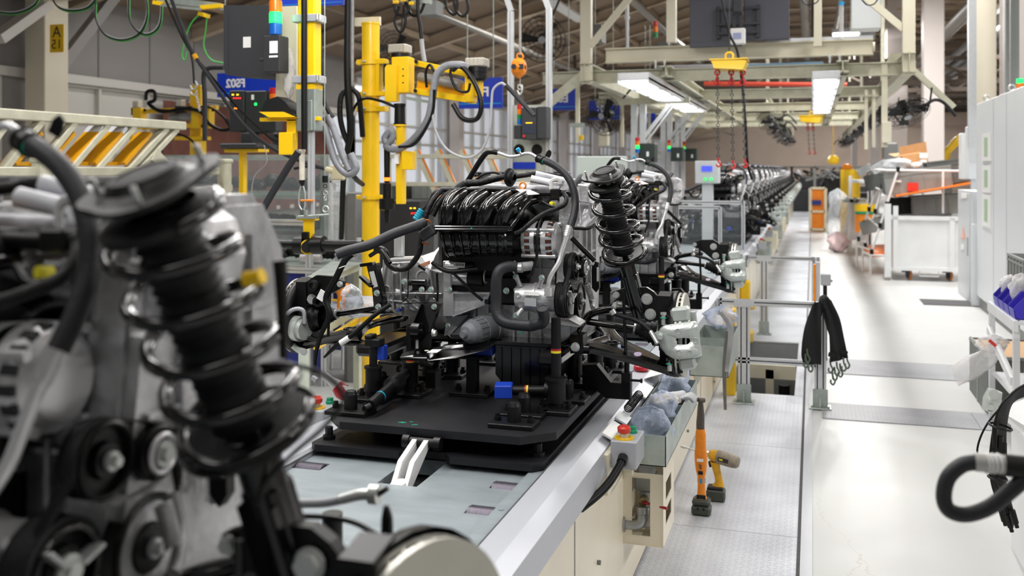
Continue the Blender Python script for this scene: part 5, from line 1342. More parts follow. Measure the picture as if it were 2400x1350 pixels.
# ---- sheet metal bin boxes hung on the conveyor side with bags
q0 = aX(1517,1012,-.55); q1 = aX(1633,893,-.55)
B_ = thing('parts_trough','galvanised divided trough on the conveyor side holding blue plastic bags','trough',(-.6,(q0.y + q1.y) / 2,.5))
ya,yb = 3.46,4.42; zt = .725; zb = .615; xo,xi = -.50,-.655
for (n_,a) in (('outer_wall',(xo - .003,xo,ya,yb,zb,zt)),('inner_wall',(xi,xi + .003,ya,yb,zb,zt)),('floor_sheet',(xi,xo,ya,yb,zb,zb + .003))):
 m = MB(); m.bb(*a); obj(n_,m,K['galv'],B_)
for y in (ya,3.74,3.93,4.12,yb):
 m = MB(); m.bb(xi,xo,y,y + .003,zb,zt); obj('divider',m,K['galv'],B_)
def bag(name,c,s,m__,label,cat,seed,flat=.6,group=None):
 rnd = random.Random(seed); m = MB(); n1,n2 = 14,20; g = []
 ph = [rnd.uniform(0,6.28) for _ in range(8)]
 for i in range(n1):
  v_ = -1 + 2 * i / (n1 - 1); r0 = math.sqrt(max(0,1 - v_ * v_)) ** .6
  for j in range(n2):
   a = 2 * math.pi * j / n2
   r = r0 * (1 + .16 * math.sin(3 * a + ph[0] + 4 * v_) + .12 * math.sin(7 * a + ph[1] - 5 * v_) + .08 * math.sin(11 * a + ph[2] + 9 * v_))
   g.append(V(c) + V((s[0] * r * math.cos(a),s[1] * r * math.sin(a),s[2] * v_ * (1 + .18 * math.sin(2 * a + ph[3])))))
 m.add(g,[(i * n2 + j,i * n2 + (j + 1) % n2,(i + 1) * n2 + (j + 1) % n2,(i + 1) * n2 + j) for i in range(n1 - 1) for j in range(n2)],True)
 o = obj(name,m,m__); return tag(o,label,cat,group)
bag('plastic_bag',(-.575,3.60,.70),(.066,.12,.085),K['bagblue'],'blue plastic bag in the trough compartment nearest to the push button box','bag',1)
bag('plastic_bag',(-.575,3.84,.71),(.06,.08,.08),K['bagblue'],'blue plastic bag in the second trough compartment, beside the knit gloves','bag',5)
bag('plastic_bag',(-.575,4.28,.71),(.06,.12,.10),K['bagblue'],'pale blue plastic bag at the far end of the trough, under the brake caliper','bag',9)
def glove(c,label,seed,mm):
 m = MB(); rnd = random.Random(seed)
 m.tube([V(c) + V((-.03,0,.0)),V(c),V(c) + V((.04,.03,.01))],[.03,.034,.026],n=14)
 for k in range(4): m.tube([V(c) + V((.03,.02 - k * .014,.01)),V(c) + V((.065,.03 - k * .02,.02)),V(c) + V((.085,.035 - k * .022,.005))],.009,n=8)
 m.tube([V(c) + V((0,-.03,0)),V(c) + V((.03,-.05,.01))],.01,n=8)
 return tag(obj('knit_glove',m,mm),label,'glove')
GL = mat('cream_knit','d6cfc0',.9,bump=.5,bscale=200)
glove((-.61,4.0,.715),'cream knit glove lying in the trough between the bags',1,GL)
glove((-.55,4.04,.72),'grey white knit glove stacked on the other glove in the trough',2,mat('grey_knit','c6c8ca',.9,bump=.5,bscale=200))
# label cards and spring on the sloping edge of the cover
def tiltbox(name,y0,y1,mm,label,cat,dx=0):
 m = MB(); m.poly3([(-.70,y0,.758),(-.70,y1,.758),(-.655,y1,.735),(-.655,y0,.735)],(.003,0,.006)); return tag(obj(name,m,mm),label,cat)
tiltbox('label_card',3.30,3.48,K['sticker'],'white printed label card on the cover edge nearest to the push button box','label')
tiltbox('label_card',3.52,3.62,K['grey'],'small white label card beside the coil spring on the cover edge','label')
tiltbox('label_card',3.95,4.15,K['sticker'],'white printed label card beyond the coil spring on the cover edge','label')
m = MB(); m.helix((-.672,3.66,.765),(-.672,3.90,.765),.016,12,.0022,n=6); tag(obj('coil_spring',m,K['satin']),'small black coil spring lying on the cover edge between label cards','spring')
m = MB(); q = aZ(1503,862,.765); m.lathe(V((q.x,q.y,.752)),(0,0,1),[(0,0),(0,.030),(.008,.036),(.022,.034),(.028,.02),(.028,0)],n=24); tag(obj('red_puck',m,K['redp']),'round dark red plastic cap on the silver conveyor cover','cap')
m = MB(); q = aZ(1435,866,.75); m.poly3([(-.71,4.25,.752),(-.55,4.3,.80),(-.56,4.62,.80),(-.71,4.6,.752)],(0,0,.002)); tag(obj('paper_sheet',m,K['sticker']),'white paper sheet propped on the conveyor edge behind the control arm','paper')
# ---- push button box with e-stop
def estop_box(c,label,big=True):
 t = thing('push_button_box',label,'push button box',(c[0],c[1],c[2] - .14))
 x,y,z = c
 m = MB(); m.bb(x - .045,x + .045,y - .06,y + .10,z - .095,z,.004); obj('box',m,K['lgrey'],t)
 m = MB(); m.cyl((x - .005,y - .02,z),(x - .005,y - .02,z + .004),.034,n=28); obj('yellow_disc',m,K['yel'],t)
 m = MB(); m.cyl((x - .005,y - .02,z + .004),(x - .005,y - .02,z + .018),.015,n=18); obj('button_neck',m,K['zinc'],t)
 m = MB(); m.lathe((x - .005,y - .02,z + .016),(0,0,1),[(0,.014),(.006,.022),(.020,.023),(.026,.018),(.026,0)],n=24); obj('stop_button',m,K['red'],t)
 m = MB(); m.lathe((x + .012,y + .055,z),(0,0,1),[(0,.016),(.010,.016),(.012,.013),(.022,.013),(.024,0)],n=20); obj('start_button',m,K['green'],t)
 return t
q = aZ(1468,1035,.745)
EB = estop_box((-.612,3.30,.757),'light grey push button box with red stop and green button on the right conveyor side')
m = MB(); a = V((-.612,3.235,.705)); m.cyl(a,a + V((0,-.03,-.01)),.017,n=16); obj('cable_gland',m,K['satin'],EB)
m = MB(); m.corr([a + V((0,-.02,-.005)),a + V((-.005,-.06,-.02)),a + V((-.02,-.14,-.045)),a + V((-.04,-.22,-.06)),a + V((-.07,-.33,-.07))],.0125,.007,.13,n=12); obj('cable_conduit',m,K['satin'],EB)
m = MB(); m.bb(-.70,-.655,3.2,3.38,.58,.72,.003); obj('mounting_plate',m,K['cream'],EB)
q = aZ(745,962,.76)
EB2 = estop_box((q.x + .01,q.y,.775),'push button box with red stop and green button on the left conveyor side')
m = MB(); m.bb(q.x - .06,q.x + .0,q.y - .14,q.y - .11,.776,.779); obj('legend_plate',m,K['ink'],EB2)
# ---- air service unit in a cream housing on the conveyor panel
AU = thing('air_service_unit','cream housing with air filter, pipe elbow and red lever on the conveyor panel','air unit',(-.62,2.95,.2))
q = aX(1500,1278,-.60)
y0,y1 = 2.72,3.02; z0,z1 = .235,.56
xo = -.545
# outer face panel: side facing aisle with slots, open front face with cut-out
fm = MB(); holed(fm,y0,y1,z0,z1,0,[(y0 + .07,y1 - .08,z0 + .06,z0 + .12),(y0 + .07,y1 - .08,z1 - .17,z1 - .10)],.003)
fm.v = [(xo - .0 + v[2],v[0],v[1]) for v in fm.v]; obj('side_sheet',fm,K['beige'],AU)
fm = MB(); holed(fm,-.70,xo,z0,z1 - .05,0,[(-.665,xo - .05,z0 + .035,z1 - .07)],.003); fm.v = [(v[0],y0 + v[2] + .003,v[1]) for v in fm.v]; obj('front_sheet',fm,K['beige'],AU)
m = MB(); m.bb(-.70,xo,y0,y1,z0 - .003,z0); obj('bottom_sheet',m,K['beige'],AU)
m = MB(); m.bb(-.70,xo - .002,y1 - .003,y1,z0,z1); obj('back_sheet',m,K['beige'],AU)
m = MB(); m.cyl((-.63,2.86,.46),(-.63,2.86,.57),.034,n=20); m.bb(-.675,-.585,2.83,2.90,.40,.47,.008); m.cyl((-.63,2.86,.36),(-.63,2.86,.40),.03,n=20); obj('filter_head',m,K['grey'],AU)
m = MB(); m.cyl((-.63,2.86,.265),(-.63,2.86,.36),.027,n=20); m.lathe((-.63,2.86,.265),(0,0,-1),[(0,.027),(.012,.018),(.014,0)],n=20); obj('filter_bowl',m,K['bagmilk'],AU)
m = MB(); m.cyl((-.63,2.86,.572),(-.63,2.86,.578),.035,n=20); obj('red_ring',m,K['red'],AU)
m = MB(); m.tube([(-.70,2.735,.305),(-.66,2.735,.305),(-.635,2.74,.315),(-.63,2.745,.345)],.0215,n=18); m.cyl((-.70,2.735,.305),(-.692,2.735,.305),.032,n=16); m.cyl((-.63,2.745,.345),(-.63,2.75,.37),.026,n=8); obj('pipe_elbow',m,mat('galvanised_pipe','a9aaa8',.4,.7,var=.2),AU)
m = MB(); m.cyl((-.63,2.80,.385),(-.63,2.76,.385),.018,n=12); obj('brass_nut',m,mat('old_brass','8f7d5a',.4,.6),AU)
m = MB(); m.tube([(-.63,2.76,.385),(-.60,2.74,.388),(-.53,2.72,.384)],.0055,n=10); obj('lever',m,K['redp'],AU)
m = MB(); m.tube([(-.60,2.92,.58),(-.60,2.92,.62),(-.62,2.95,.63)],.012,n=12); obj('hose_tail',m,mat('bronze_fitting','8b8272',.4,.6),AU)
m = MB(); m.bb(-.70,-.66,2.71,2.74,.50,.58,.003); m.cyl((-.68,2.708,.54),(-.68,2.70,.54),.012,n=12); obj('bracket',m,K['beige'],AU)
AU.location.y += .98; AU.location.z -= .0
# ---- galvanised box and lever arms behind the caliper, with blue bag
t = thing('sheet_metal_box','open galvanised sheet box on a cream bracket behind the front brake caliper','bin',(-.46,5.4,0))
x0,x1,y0,y1,z0,z1 = -.62,-.42,5.15,5.85,.59,.75
m = MB(); m.bb(x0,x1,y0,y1,z0,z0 + .003); m.bb(x0,x0 + .003,y0,y1,z0,z1); m.bb(x1 - .003,x1,y0,y1,z0,z1); m.bb(x0,x1,y0,y0 + .003,z0,z1); m.bb(x0,x1,y1 - .003,y1,z0,z1); m.bb(x0,x1,5.4,5.403,z0,z1); obj('box',m,K['galv'],t)
m = MB(); m.bb(-.70,x0 + .02,5.15,5.7,.5,z0,.004); obj('bracket',m,K['beige'],t)
m = MB(); m.cyl((-.70,5.15,.45),(-.66,5.13,.45),.02,n=12); m.tube([(-.66,5.13,.46),(-.62,5.1,.48),(-.57,5.1,.475)],.005,n=8); obj('valve',m,mat('old_brass_valve','86765a',.4,.6),t)
bag('plastic_bag',(-.52,5.85,.80),(.09,.12,.06),K['bagblue'],'crumpled blue grey plastic bag on the bracket box behind the brake caliper','bag',13)
t2 = thing('test_lever','grey jointed metal lever leaning beside the galvanised box','lever',(-.3,5.2,.2))
a = aY(1705,775,5.15); b = aY(1700,960,5.15); c = aY(1672,815,5.15)
m = MB(); m.tube([a,a.lerp(b,.5) + V((-.01,0,0)),b],[.012,.011,.008],n=10); obj('arm',m,mat('worn_steel','6f6e6c',.4,.6,var=.2),t2)
m = MB(); m.tube([aY(1690,730,5.15),aY(1712,770,5.15),aY(1702,870,5.15)],[.014,.018,.012],n=10); obj('handle',m,K['alumd'],t2)
# ---- near, blurred extras on the nearest engine: hanging free brake hose with silver end, pointed pin
def nP(px,py,y): return aY(px,py,y)
o_ = V((0,0,0))
m = MB(); m.corr([nP(620,1185,1.45),nP(700,1180,1.45),nP(760,1178,1.45),nP(805,1170,1.45)],.0075,.006,.12,n=12); obj('brake_hose',m,K['lgrey'],NEAR)
m = MB(); m.tube([nP(800,1170,1.45),nP(840,1160,1.45),nP(875,1158,1.45)],[.009,.0095,.009],n=14); m.cyl(nP(868,1158,1.45),nP(888,1160,1.45),.016,n=16); obj('hose_end_fitting',m,K['zinc'],NEAR)
m = MB(); m.cyl(nP(885,1160,1.45),nP(908,1145,1.45),.0045,n=10); obj('hose_plug',m,K['satin'],NEAR)
m = MB(); m.tube([nP(907,1265,1.25),nP(907,1215,1.25),nP(905,1185,1.25)],[.0095,.0085,.004],n=14); obj('rubber_pin',m,K['satin'],NEAR)
m = MB(); m.tube([nP(690,1210,1.3),nP(760,1212,1.28),nP(830,1225,1.27),nP(895,1260,1.25)],.0042,n=8); obj('sensor_cable',m,K['satin'],NEAR)
m = MB(); m.tube([nP(610,855,1.0),nP(700,858,1.0),nP(770,885,1.0),nP(805,935,1.0),nP(760,1000,1.0),nP(690,1060,1.0),nP(620,1130,1.0),nP(600,1180,1.0)],.003,n=8); obj('speed_sensor_cable',m,K['satin'],NEAR)
m = MB(); m.tube([nP(655,610,1.0),nP(660,680,1.0),nP(665,840,1.0)],[.0085,.0075,.005],n=12,sp=3); obj('sensor_plug',m,K['satin'],NEAR)
m = MB(); m.tube([nP(575,655,.93),nP(597,652,.93),nP(615,646,.93)],.0088,n=14); obj('yellow_spring_mark',m,K['yel'],NEAR)
m = MB(); q = nP(685,985,1.12); m.lathe(q,(.5,-1,0),[(0,.016),(.012,.016),(.014,.008),(.006,.006)],n=18); obj('washer',m,K['zinc'],NEAR)
m = MB(); m.tube([nP(590,1030,1.18),nP(600,1090,1.15),nP(620,1180,1.12)],.012,n=8); obj('bracket',m,K['satin'],NEAR)
# ================================================================ left side of the hall
def cable(name,pts,r,mm,label,cat='cable',group=None,sp=6,n=8):
 m = MB(); m.tube(pts,r,n=n,sp=sp); return tag(obj(name,m,mm),label,cat,group)
# ---- cream chute rack with yellow liners
X_ = -5.45
RK = thing('chute_rack','cream steel chute rack with slanted bars and amber liners at the far left','rack',(X_,6.2,0))
def at(px,py): return aX(px,py,X_)
m = MB(); a = at(-60,266); b = at(428,293); a.z = b.z = (a.z + b.z) / 2; m.beam(a,b,.09,.075,ch=.008); obj('top_beam',m,K['creamd'],RK)
ztb = a.z
m = MB(); a2 = at(-60,405); b2 = at(330,404); zb_ = 1.645; m.beam((X_,a2.y,zb_),(X_,b2.y,zb_),.06,.06,ch=.005); obj('bottom_beam',m,K['creamd'],RK)
for px in (20,95,172,250,312,388,412):
 a = at(px,295); b = at(px - 96,404)
 m = MB(); m.beam((X_,a.y,ztb - .03),(X_,b.y,zb_),.07,.05,ch=.005); obj('slanted_bar',m,K['creamd'],RK)
m = MB(); a = at(350,380); m.beam((X_ + .05,a.y,1.80),(X_ + .05,a.y + .2,1.66),.02,.12); obj('gusset',m,K['creamd'],RK)
for px in (-30,95,172,228,283,352):
 a = at(px,312); b = at(px - 62,384); c = at(px - 92,378)
 m = MB(); w_ = .11
 m.beam(V((X_ - .05,a.y,a.z)),V((X_ - .05,b.y,b.z)),.14,.03,(0,1,.5)); m.beam(V((X_ - .12,b.y,b.z)),V((X_ - .12,c.y - .12,b.z + .0)),.14,.03,(0,0,1))
 o = obj('amber_liner',m,K['yeld'],RK)
 if px in (228,283):
  m = MB(); m.beam(V((X_ - .05,a.y,a.z)),V((X_ - .05,a.y + .05,a.z + .05)),.145,.032,(0,1,.5)); obj('clear_tip',m,K['sleeve'],o)
for y in (at(-60,300).y,at(300,300).y):
 m = MB(); m.bb(X_ - .05,X_ + .03,y - .04,y + .04,0,zb_); obj('leg',m,K['creamd'],RK)
# ---- cream guard fence along the aisle beyond the line
GF = thing('cream_fence','cream painted steel fence with capped square posts at the left','fence',(-4.6,5.8,0))
for (px,py) in ((97,372),(526,375)):
 q = aX(px,py,-4.6); m = MB(); m.bb(q.x - .045,q.x + .045,q.y - .045,q.y + .045,0,q.z,.012); m.bb(q.x - .055,q.x + .055,q.y - .055,q.y + .055,q.z - .03,q.z + .01,.012); obj('post',m,K['creamd'],GF)
a = aX(30,410,-4.62); b = aX(510,405,-4.62)
for z in (1.66,1.15): m = MB(); m.beam((-4.62,4.2,z),(-4.62,b.y,z),.05,.06,ch=.006); obj('rail',m,K['creamd'],GF)
m = MB(); m.beam((-4.62,6.0,1.5),(-4.62,7.0,1.52),.03,.05); obj('brace',m,K['creamd'],GF)
# ---- clear sided aluminium cabinet filled with dark parts
CB_ = thing('parts_cabinet','aluminium framed cabinet with clear sides and shelves of dark parts','cabinet',(-4.0,8.2,0))
x0,x1,y0,y1,z0,z1 = aY(378,370,7.9).x,aY(760,370,7.9).x,7.9,9.0,.15,aY(500,368,7.9).z
for x in (x0,aY(572,370,7.9).x,x1):
 for y in (y0,y1): m = MB(); alu(m,(x,y,0),(x,y,z1),.05,.05); obj('post',m,K['galv'],CB_)
for z in (z1,1.42,1.05,.78):
 m = MB()
 for y in (y0,y1): m.bb(x0,x1,y - .02,y + .02,z - .02,z + .02)
 for x in (x0,x1): m.bb(x - .02,x + .02,y0,y1,z - .02,z + .02)
 obj('rail',m,K['galv'],CB_)
 if z < z1:
  m = MB(); m.bb(x0,x1,y0,y1,z - .01,z); obj('shelf',m,mat('green_glass_shelf_%d' % int(z * 100),'3c7a64',.3),CB_)
m = MB(); m.bb(x0,x1,y0 - .025,y0 - .022,.8,z1); m.bb(x1 + .022,x1 + .025,y0,y1,.8,z1); obj('acrylic_pane',m,K['pane'],CB_)
NTH = 'first second third fourth fifth sixth seventh eighth ninth'.split()
def lump(name,c,s,mm,label,cat,group,seed):
 """an irregular moulded part: bent body with ribs"""
 r = random.Random(seed); m = MB(); c = V(c)
 p = [c + V((-s,0,0)),c + V((-s * .3,r.uniform(-.3,.3) * s,s * r.uniform(.1,.5))),c + V((s * .5,r.uniform(-.3,.3) * s,s * r.uniform(0,.3))),c + V((s,0,-s * .1))]
 m.tube(p,[s * .25,s * .45,s * .38,s * .2],n=10,sp=3)
 for k in range(3): q = p[1].lerp(p[2],k / 2); m.torus(q,p[2] - p[1],s * .43,s * .06,14,5)
 return tag(obj(name,m,mm),label,cat,group)
for (z,n_,g_) in ((.79,8,'bottom'),(1.06,9,'lower'),(1.43,9,'upper')):
 for i in range(n_):
  lump('moulded_part',(x0 + .13 + (x1 - x0 - .26) * i / (n_ - 1),y0 + .2 + .12 * (i % 2),z + .085),.135,K['satin' if i % 3 else 'rubber'],'dark moulded part on the %s shelf of the clear sided cabinet, %s from the left' % (g_,NTH[i]),'part','dark parts on the %s cabinet shelf' % g_,i + n_ * 7 + int(z * 50))
bag('plastic_bag',(x0 + .35,y0 + .3,1.62),(.16,.12,.08),K['bagclear'],'crumpled clear plastic bag on top inside the clear sided cabinet','bag',21)
# ---- blue fronted bench under the cabinet line
BN = thing('blue_bench','aluminium bench with deep blue front panels behind the engine line','bench',(-3.7,6.9,0))
bx0,bx1,by = aY(560,700,6.7).x,aY(760,700,6.7).x,6.7
zt = aY(640,622,6.7).z
m = MB(); m.bb(bx0,bx1,by + .03,by + .05,.1,zt - .05); obj('front_panel',m,K['dblue'],BN)
m = MB(); m.bb(bx0,bx1,by + .9,by + .92,.1,zt - .05); obj('back_panel',m,K['dblue'],BN)
m = MB(); m.bb(bx0,bx1,by,by + .95,zt - .012,zt); obj('bench_top',m,K['galv'],BN)
for x in (bx0,bx0 + .62,bx1):
 m = MB(); alu(m,(x,by + .01,0),(x,by + .01,zt + (.32 if x == bx0 + .62 else 0)),.045,.045); obj('post',m,K['alu'],BN)
m = MB(); alu(m,(bx0,by,zt - .03),(bx1,by,zt - .03),.045,.045,side=(0,0,1)); alu(m,(bx0,by,.42),(bx1,by,.42),.04,.04,side=(0,0,1)); alu(m,(bx0,by,zt + .34),(bx0 + .62,by,zt + .34),.045,.045,side=(0,0,1)); obj('rails',m,K['alu'],BN)
for i in range(5): lump('moulded_part',(bx0 + .15 + .16 * i,by + .3 + .05 * (i % 2),zt + .05),.10,K['satin'],'black hose part lying on the blue fronted bench, %s from the left' % NTH[i],'part','black parts on the blue bench',60 + i)
bag('plastic_bag',(bx0 + .85,by + .25,zt + .06),(.12,.1,.06),K['bagclear'],'clear plastic bag on the blue fronted bench','bag',31)
m = MB(); m.cyl((bx0 + .45,by + .18,zt + .045),(bx0 + .62,by + .2,zt + .045),.032,n=16); o = obj('bottle_body',m,K['bagmilk']); tag(o,'clear bottle with a red label lying on the blue fronted bench','bottle'); o.name = 'bottle'
m = MB(); m.cyl((bx0 + .50,by + .182,zt + .045),(bx0 + .55,by + .19,zt + .045),.0335,n=16); obj('red_label',m,K['red'],o)
# ---- pale green steel table frame with yellow trim, below the far brake
TB = thing('table_frame','pale grey green angle iron table frame behind the far brake','table',(-2.3,5.2,0))
PG = mat('pale_green_grey_paint','c3ccc0',.45,var=.06)
a = aY(707,745,4.9); b = aY(930,690,6.3)
for (px,y,z1) in ((712,4.9,1.02),(420,4.9,.8),(838,6.1,1.0)):
 q = aY(px,800,y); m = MB(); m.bb(q.x - .022,q.x + .022,y - .022,y + .022,0,z1); obj('leg',m,PG,TB)
q = aY(712,800,4.9); q2 = aY(838,800,6.1)
for z in (1.0,.70):
 m = MB(); m.beam((q.x,4.9,z),(q2.x,6.1,z),.03,.05); obj('side_rail',m,PG,TB)
m = MB(); m.beam((aY(420,800,4.9).x,4.9,.70),(q.x,4.9,.70),.03,.06); obj('front_rail',m,PG,TB)
m = MB(); m.beam((q.x + .05,4.95,.66),(q2.x + .05,6.1,.66),.03,.03); obj('yellow_trim',m,K['yel'],TB)
m = MB(); m.poly3([(q.x - .5,4.92,.735),(q.x,4.92,.735),(q2.x,6.05,.735),(q2.x - .5,6.05,.735)],(0,0,.006)); obj('shelf',m,K['galv'],TB)
m = MB(); m.poly3([(q.x - .05,4.95,1.025),(q.x + .05,4.95,1.025),(q2.x + .05,6.1,1.025),(q2.x - .2,6.1,1.025)],(0,0,.006)); obj('tray_sheet',m,K['galv'],TB)
bag('plastic_bag',(q.x - .0,5.6,.80),(.18,.14,.06),K['bagblue'],'blue grey plastic bag on the lower shelf of the pale table frame','bag',41)
bag('plastic_bag',tuple(aY(823,705,3.6)),(.045,.03,.06),K['bagclear'],'clear plastic bag tied round a plug beside the left mount bracket','bag',43)
# two yellow holstered drills
for i,(px,py,yy,lb) in enumerate(((800,690,5.5,'yellow pistol drill standing on the pale table frame, left of the gearbox'),)):
 q = aY(px,720,yy); t = thing('cordless_drill',lb,'power tool',(q.x,q.y,1.03))
 m = MB(); m.tube([q + V((0,0,-.02)),q + V((0,0,.07)),q + V((-.01,0,.11))],[.03,.024,.03],n=12); obj('handle',m,K['orange'],t)
 m = MB(); m.tube([q + V((.05,0,.12)),q + V((-.05,0,.125)),q + V((-.09,0,.125))],[.03,.034,.02],n=14); obj('housing',m,K['orange'],t)
 m = MB(); m.tube([q + V((-.06,0,.095)),q + V((-.075,0,.09)),q + V((-.08,0,.05)),q + V((-.02,0,.04))],.008,n=8); obj('guard',m,K['yel'],t)
m = MB(); q = aZ(765,912,.78); t = thing('air_blow_gun','red and clear air gun hanging over the left edge of the conveyor','air gun',(q.x,q.y,.75))
a = aY(760,880,q.y); b = aY(792,905,q.y)
m = MB(); m.tube([a,a.lerp(b,.5),b],[.016,.017,.026],n=14); obj('clear_tube',m,K['bagmilk'],t)
m = MB(); m.tube([b,b + V((.02,0,-.02)),b + V((.045,0,-.035))],[.028,.034,.026],n=16); obj('red_body',m,K['redp'],t)
m = MB(); m.poly3([b + V((.03,-.02,.01)),b + V((.06,-.02,.005)),b + V((.11,-.02,-.05)),b + V((.06,-.02,-.055))],(0,.003,0)); obj('paper_label',m,K['sticker'],t)
# ---- yellow crane column with manipulator arm
def D(px,py,y=5.93): return aY(px or 940,py,y)
YC = thing('manipulator_column','big round yellow column carrying a jointed nutrunner arm','manipulator',(D(869,400).x,5.93,0))
c = D(869,400); R_c = .059
m = MB(); m.cyl((c.x,c.y,0),(c.x,c.y,D(869,56).z),R_c,n=36); m.cyl((c.x,c.y,D(869,58).z),(c.x,c.y,D(869,54).z),R_c * 1.06,n=36); m.cyl((c.x,c.y,0),(c.x,c.y,.02),.13,n=24); obj('column',m,K['yel'],YC)
for (y_,hh) in ((146,.035),(221,.03),(256,.035),(462,.03)):
 z = D(869,y_).z; m = MB(); m.cyl((c.x,c.y,z - hh / 2),(c.x,c.y,z + hh / 2),R_c * 1.22,n=32)
 m.bb(c.x - .095,c.x - .05,c.y - .03,c.y + .03,z - hh / 2,z + hh / 2,.004); m.bb(c.x + .05,c.x + (.12 if y_ != 462 else .095),c.y - .045,c.y + .03,z - hh / 2,z + hh / 2,.004)
 k = obj('clamp_ring',m,K['yel'],YC)
 m = MB(); m.cyl((c.x - .02,c.y - .078,z),(c.x + .0,c.y - .074,z),.008,n=10); m.cyl((c.x - .105,c.y,z),(c.x - .095,c.y,z),.012,n=8); obj('clamp_bolt',m,K['zinc'],k)
m = MB(); m.bb(c.x + .055,c.x + .08,c.y - .04,c.y + .02,D(0,219).z,D(0,148).z); obj('side_plate',m,K['yel'],YC)
m = MB(); a,b = D(912,205),D(940,150); m.bb(a.x - .02,b.x,5.88,5.98,a.z,b.z,.006); obj('swivel_block',m,K['satin'],YC)
def motor(px,top,bot,capy,y=5.88):
 a = aY(px,bot,y); b = aY(px,capy,y); t_ = aY(px,top,y); r = 24 / 2270 * 6.2
 m = MB(); m.lathe(a,(0,0,1),[(0,0),(0,r * .8),(.01,r * .82),(.012,r),((b - a).z * .4,r),((b - a).z * .42,r * .95),((b - a).z * .6,r * .95),((b - a).z * .62,r),((b - a).z,r),((b - a).z,0)],n=28); o = obj('joint_drum',m,K['satin'],YC)
 m = MB(); m.bb(a.x - r * .95,a.x + r * .95,a.y - r * .9,a.y + r * .9,b.z,t_.z,.008)
 for k_ in range(5): m.bb(a.x - r * .9 + k_ * r * .4,a.x - r * .86 + k_ * r * .4,a.y - r * .94,a.y - r * .88,b.z + .003,t_.z - .003)
 obj('motor_cap',m,mat('cast_cap','b9b4a8',.45,.4),o)
motor(938,105,158,126); motor(1119,137,190,158,5.7)
m = MB(); a,b = D(936,222),D(976,137); m.bb(a.x,b.x,5.80,5.90,a.z,b.z,.006); o = obj('pivot_plate',m,K['yel'],YC)
for (px,py) in ((976,145),(974,213)): m = MB(); q = aY(px,py,5.79); m.cyl(q,q + V((0,-.01,0)),.012,n=8); obj('bolt',m,K['iron'],o)
m = MB(); a,b = D(927,242),D(953,157); m.poly3([V((a.x,5.76,a.z)),V((b.x,5.76,a.z)),V((b.x,5.76,b.z)),V((a.x + .015,5.76,b.z)),V((a.x,5.76,b.z - .02))],(0,.06,0)); o = obj('yellow_spindle_cover',m,K['yel'],YC)
for py in (162,178,194): m = MB(); q = aY(945,py,5.758); m.cyl(q,q + V((0,-.006,0)),.005,n=8); obj('bolt',m,K['iron'],o)
for (p,q_,hh) in (((976,148),(1108,176),.035),((978,214),(1112,236),.04)):
 m = MB(); a = aY(*p,5.84); b = aY(*q_,5.70); m.beam(a,b,.05,hh,ch=.003); obj('arm_bar',m,K['yel'],YC)
m = MB(); a,b = aY(1094,240,5.7),aY(1114,165,5.7); m.bb(a.x,b.x,5.66,5.74,a.z,b.z,.004); m.bb(aY(1114,0,5.7).x,aY(1128,0,5.7).x,5.68,5.74,aY(1120,225,5.7).z,aY(1120,190,5.7).z); obj('end_plate',m,K['yel'],YC)
m = MB(); m.cyl(aY(985,180,5.86),aY(1075,200,5.74),.03,n=20); m.cyl(aY(1040,190,5.8),aY(1080,200,5.74),.034,n=20); obj('balance_cylinder',m,K['alumd'],YC)
m = MB(); m.beam(aY(955,230,5.8),aY(1010,240,5.8),.05,.02); obj('grey_bracket',m,K['galv'],YC)
obj('arm_web_plate',MB().beam(aY(980,195,5.87),aY(1090,215,5.76),.02,.10),K['yeld'],YC)  # amber plate between the two arm bars
m = MB(); m.bb(aY(831,60,6).x,aY(889,60,6).x,6.0,6.03,aY(860,60,6).z,aY(860,40,6).z); q = obj('beige_bracket',m,K['cream'],YC)
# nutrunner hanging from the arm
m = MB(); a,b = aY(937,292,5.75),aY(937,243,5.75); m.lathe(a,(0,0,1),[(0,.04),(.01,.04),(.012,.036),((b - a).z - .02,.034),((b - a).z - .018,.038),((b - a).z,.038)],n=24); obj('spindle_motor',m,K['satin'],YC)
m = MB(); m.cyl(aY(937,296,5.75),aY(937,292,5.75),.045,n=24); m.bb(aY(932,0,5.75).x,aY(948,0,5.75).x,5.72,5.78,aY(937,478,5.75).z,aY(937,296,5.75).z,.003); m.bb(aY(945,0,5.7).x,aY(969,0,5.7).x,5.67,5.75,aY(937,398,5.7).z,aY(937,355,5.7).z,.004); o = obj('torque_bar',m,K['yel'],YC)
m = MB(); m.bb(aY(924,0,5.69).x,aY(934,0,5.69).x,5.69,5.71,aY(937,384,5.69).z,aY(937,360,5.69).z); obj('label',m,K['sticker'],o)
NR = thing('hanging_nutrunner','slim black nutrunner with an orange light ring hanging on the yellow column arm','nutrunner',tuple(aY(906,522,5.72)))
zz = lambda py: aY(906,py,5.72).z
x = aY(907,400,5.72).x
m = MB(); z0 = zz(522); m.lathe((x,5.72,z0),(0,0,1),[(0,0),(0,.014),(zz(495) - z0,.02),(zz(490) - z0,.05),(zz(466) - z0,.05),(zz(464) - z0,.027),(zz(430) - z0,.027),(zz(428) - z0,.018),(zz(352) - z0,.02),(zz(345) - z0,.024),(zz(330) - z0,.024)],n=24); obj('tool_body',m,K['satin'],NR)
m = MB(); m.cyl((x,5.72,zz(424)),(x,5.72,zz(416)),.0205,n=20); obj('light_ring',m,K['ledo'],NR)
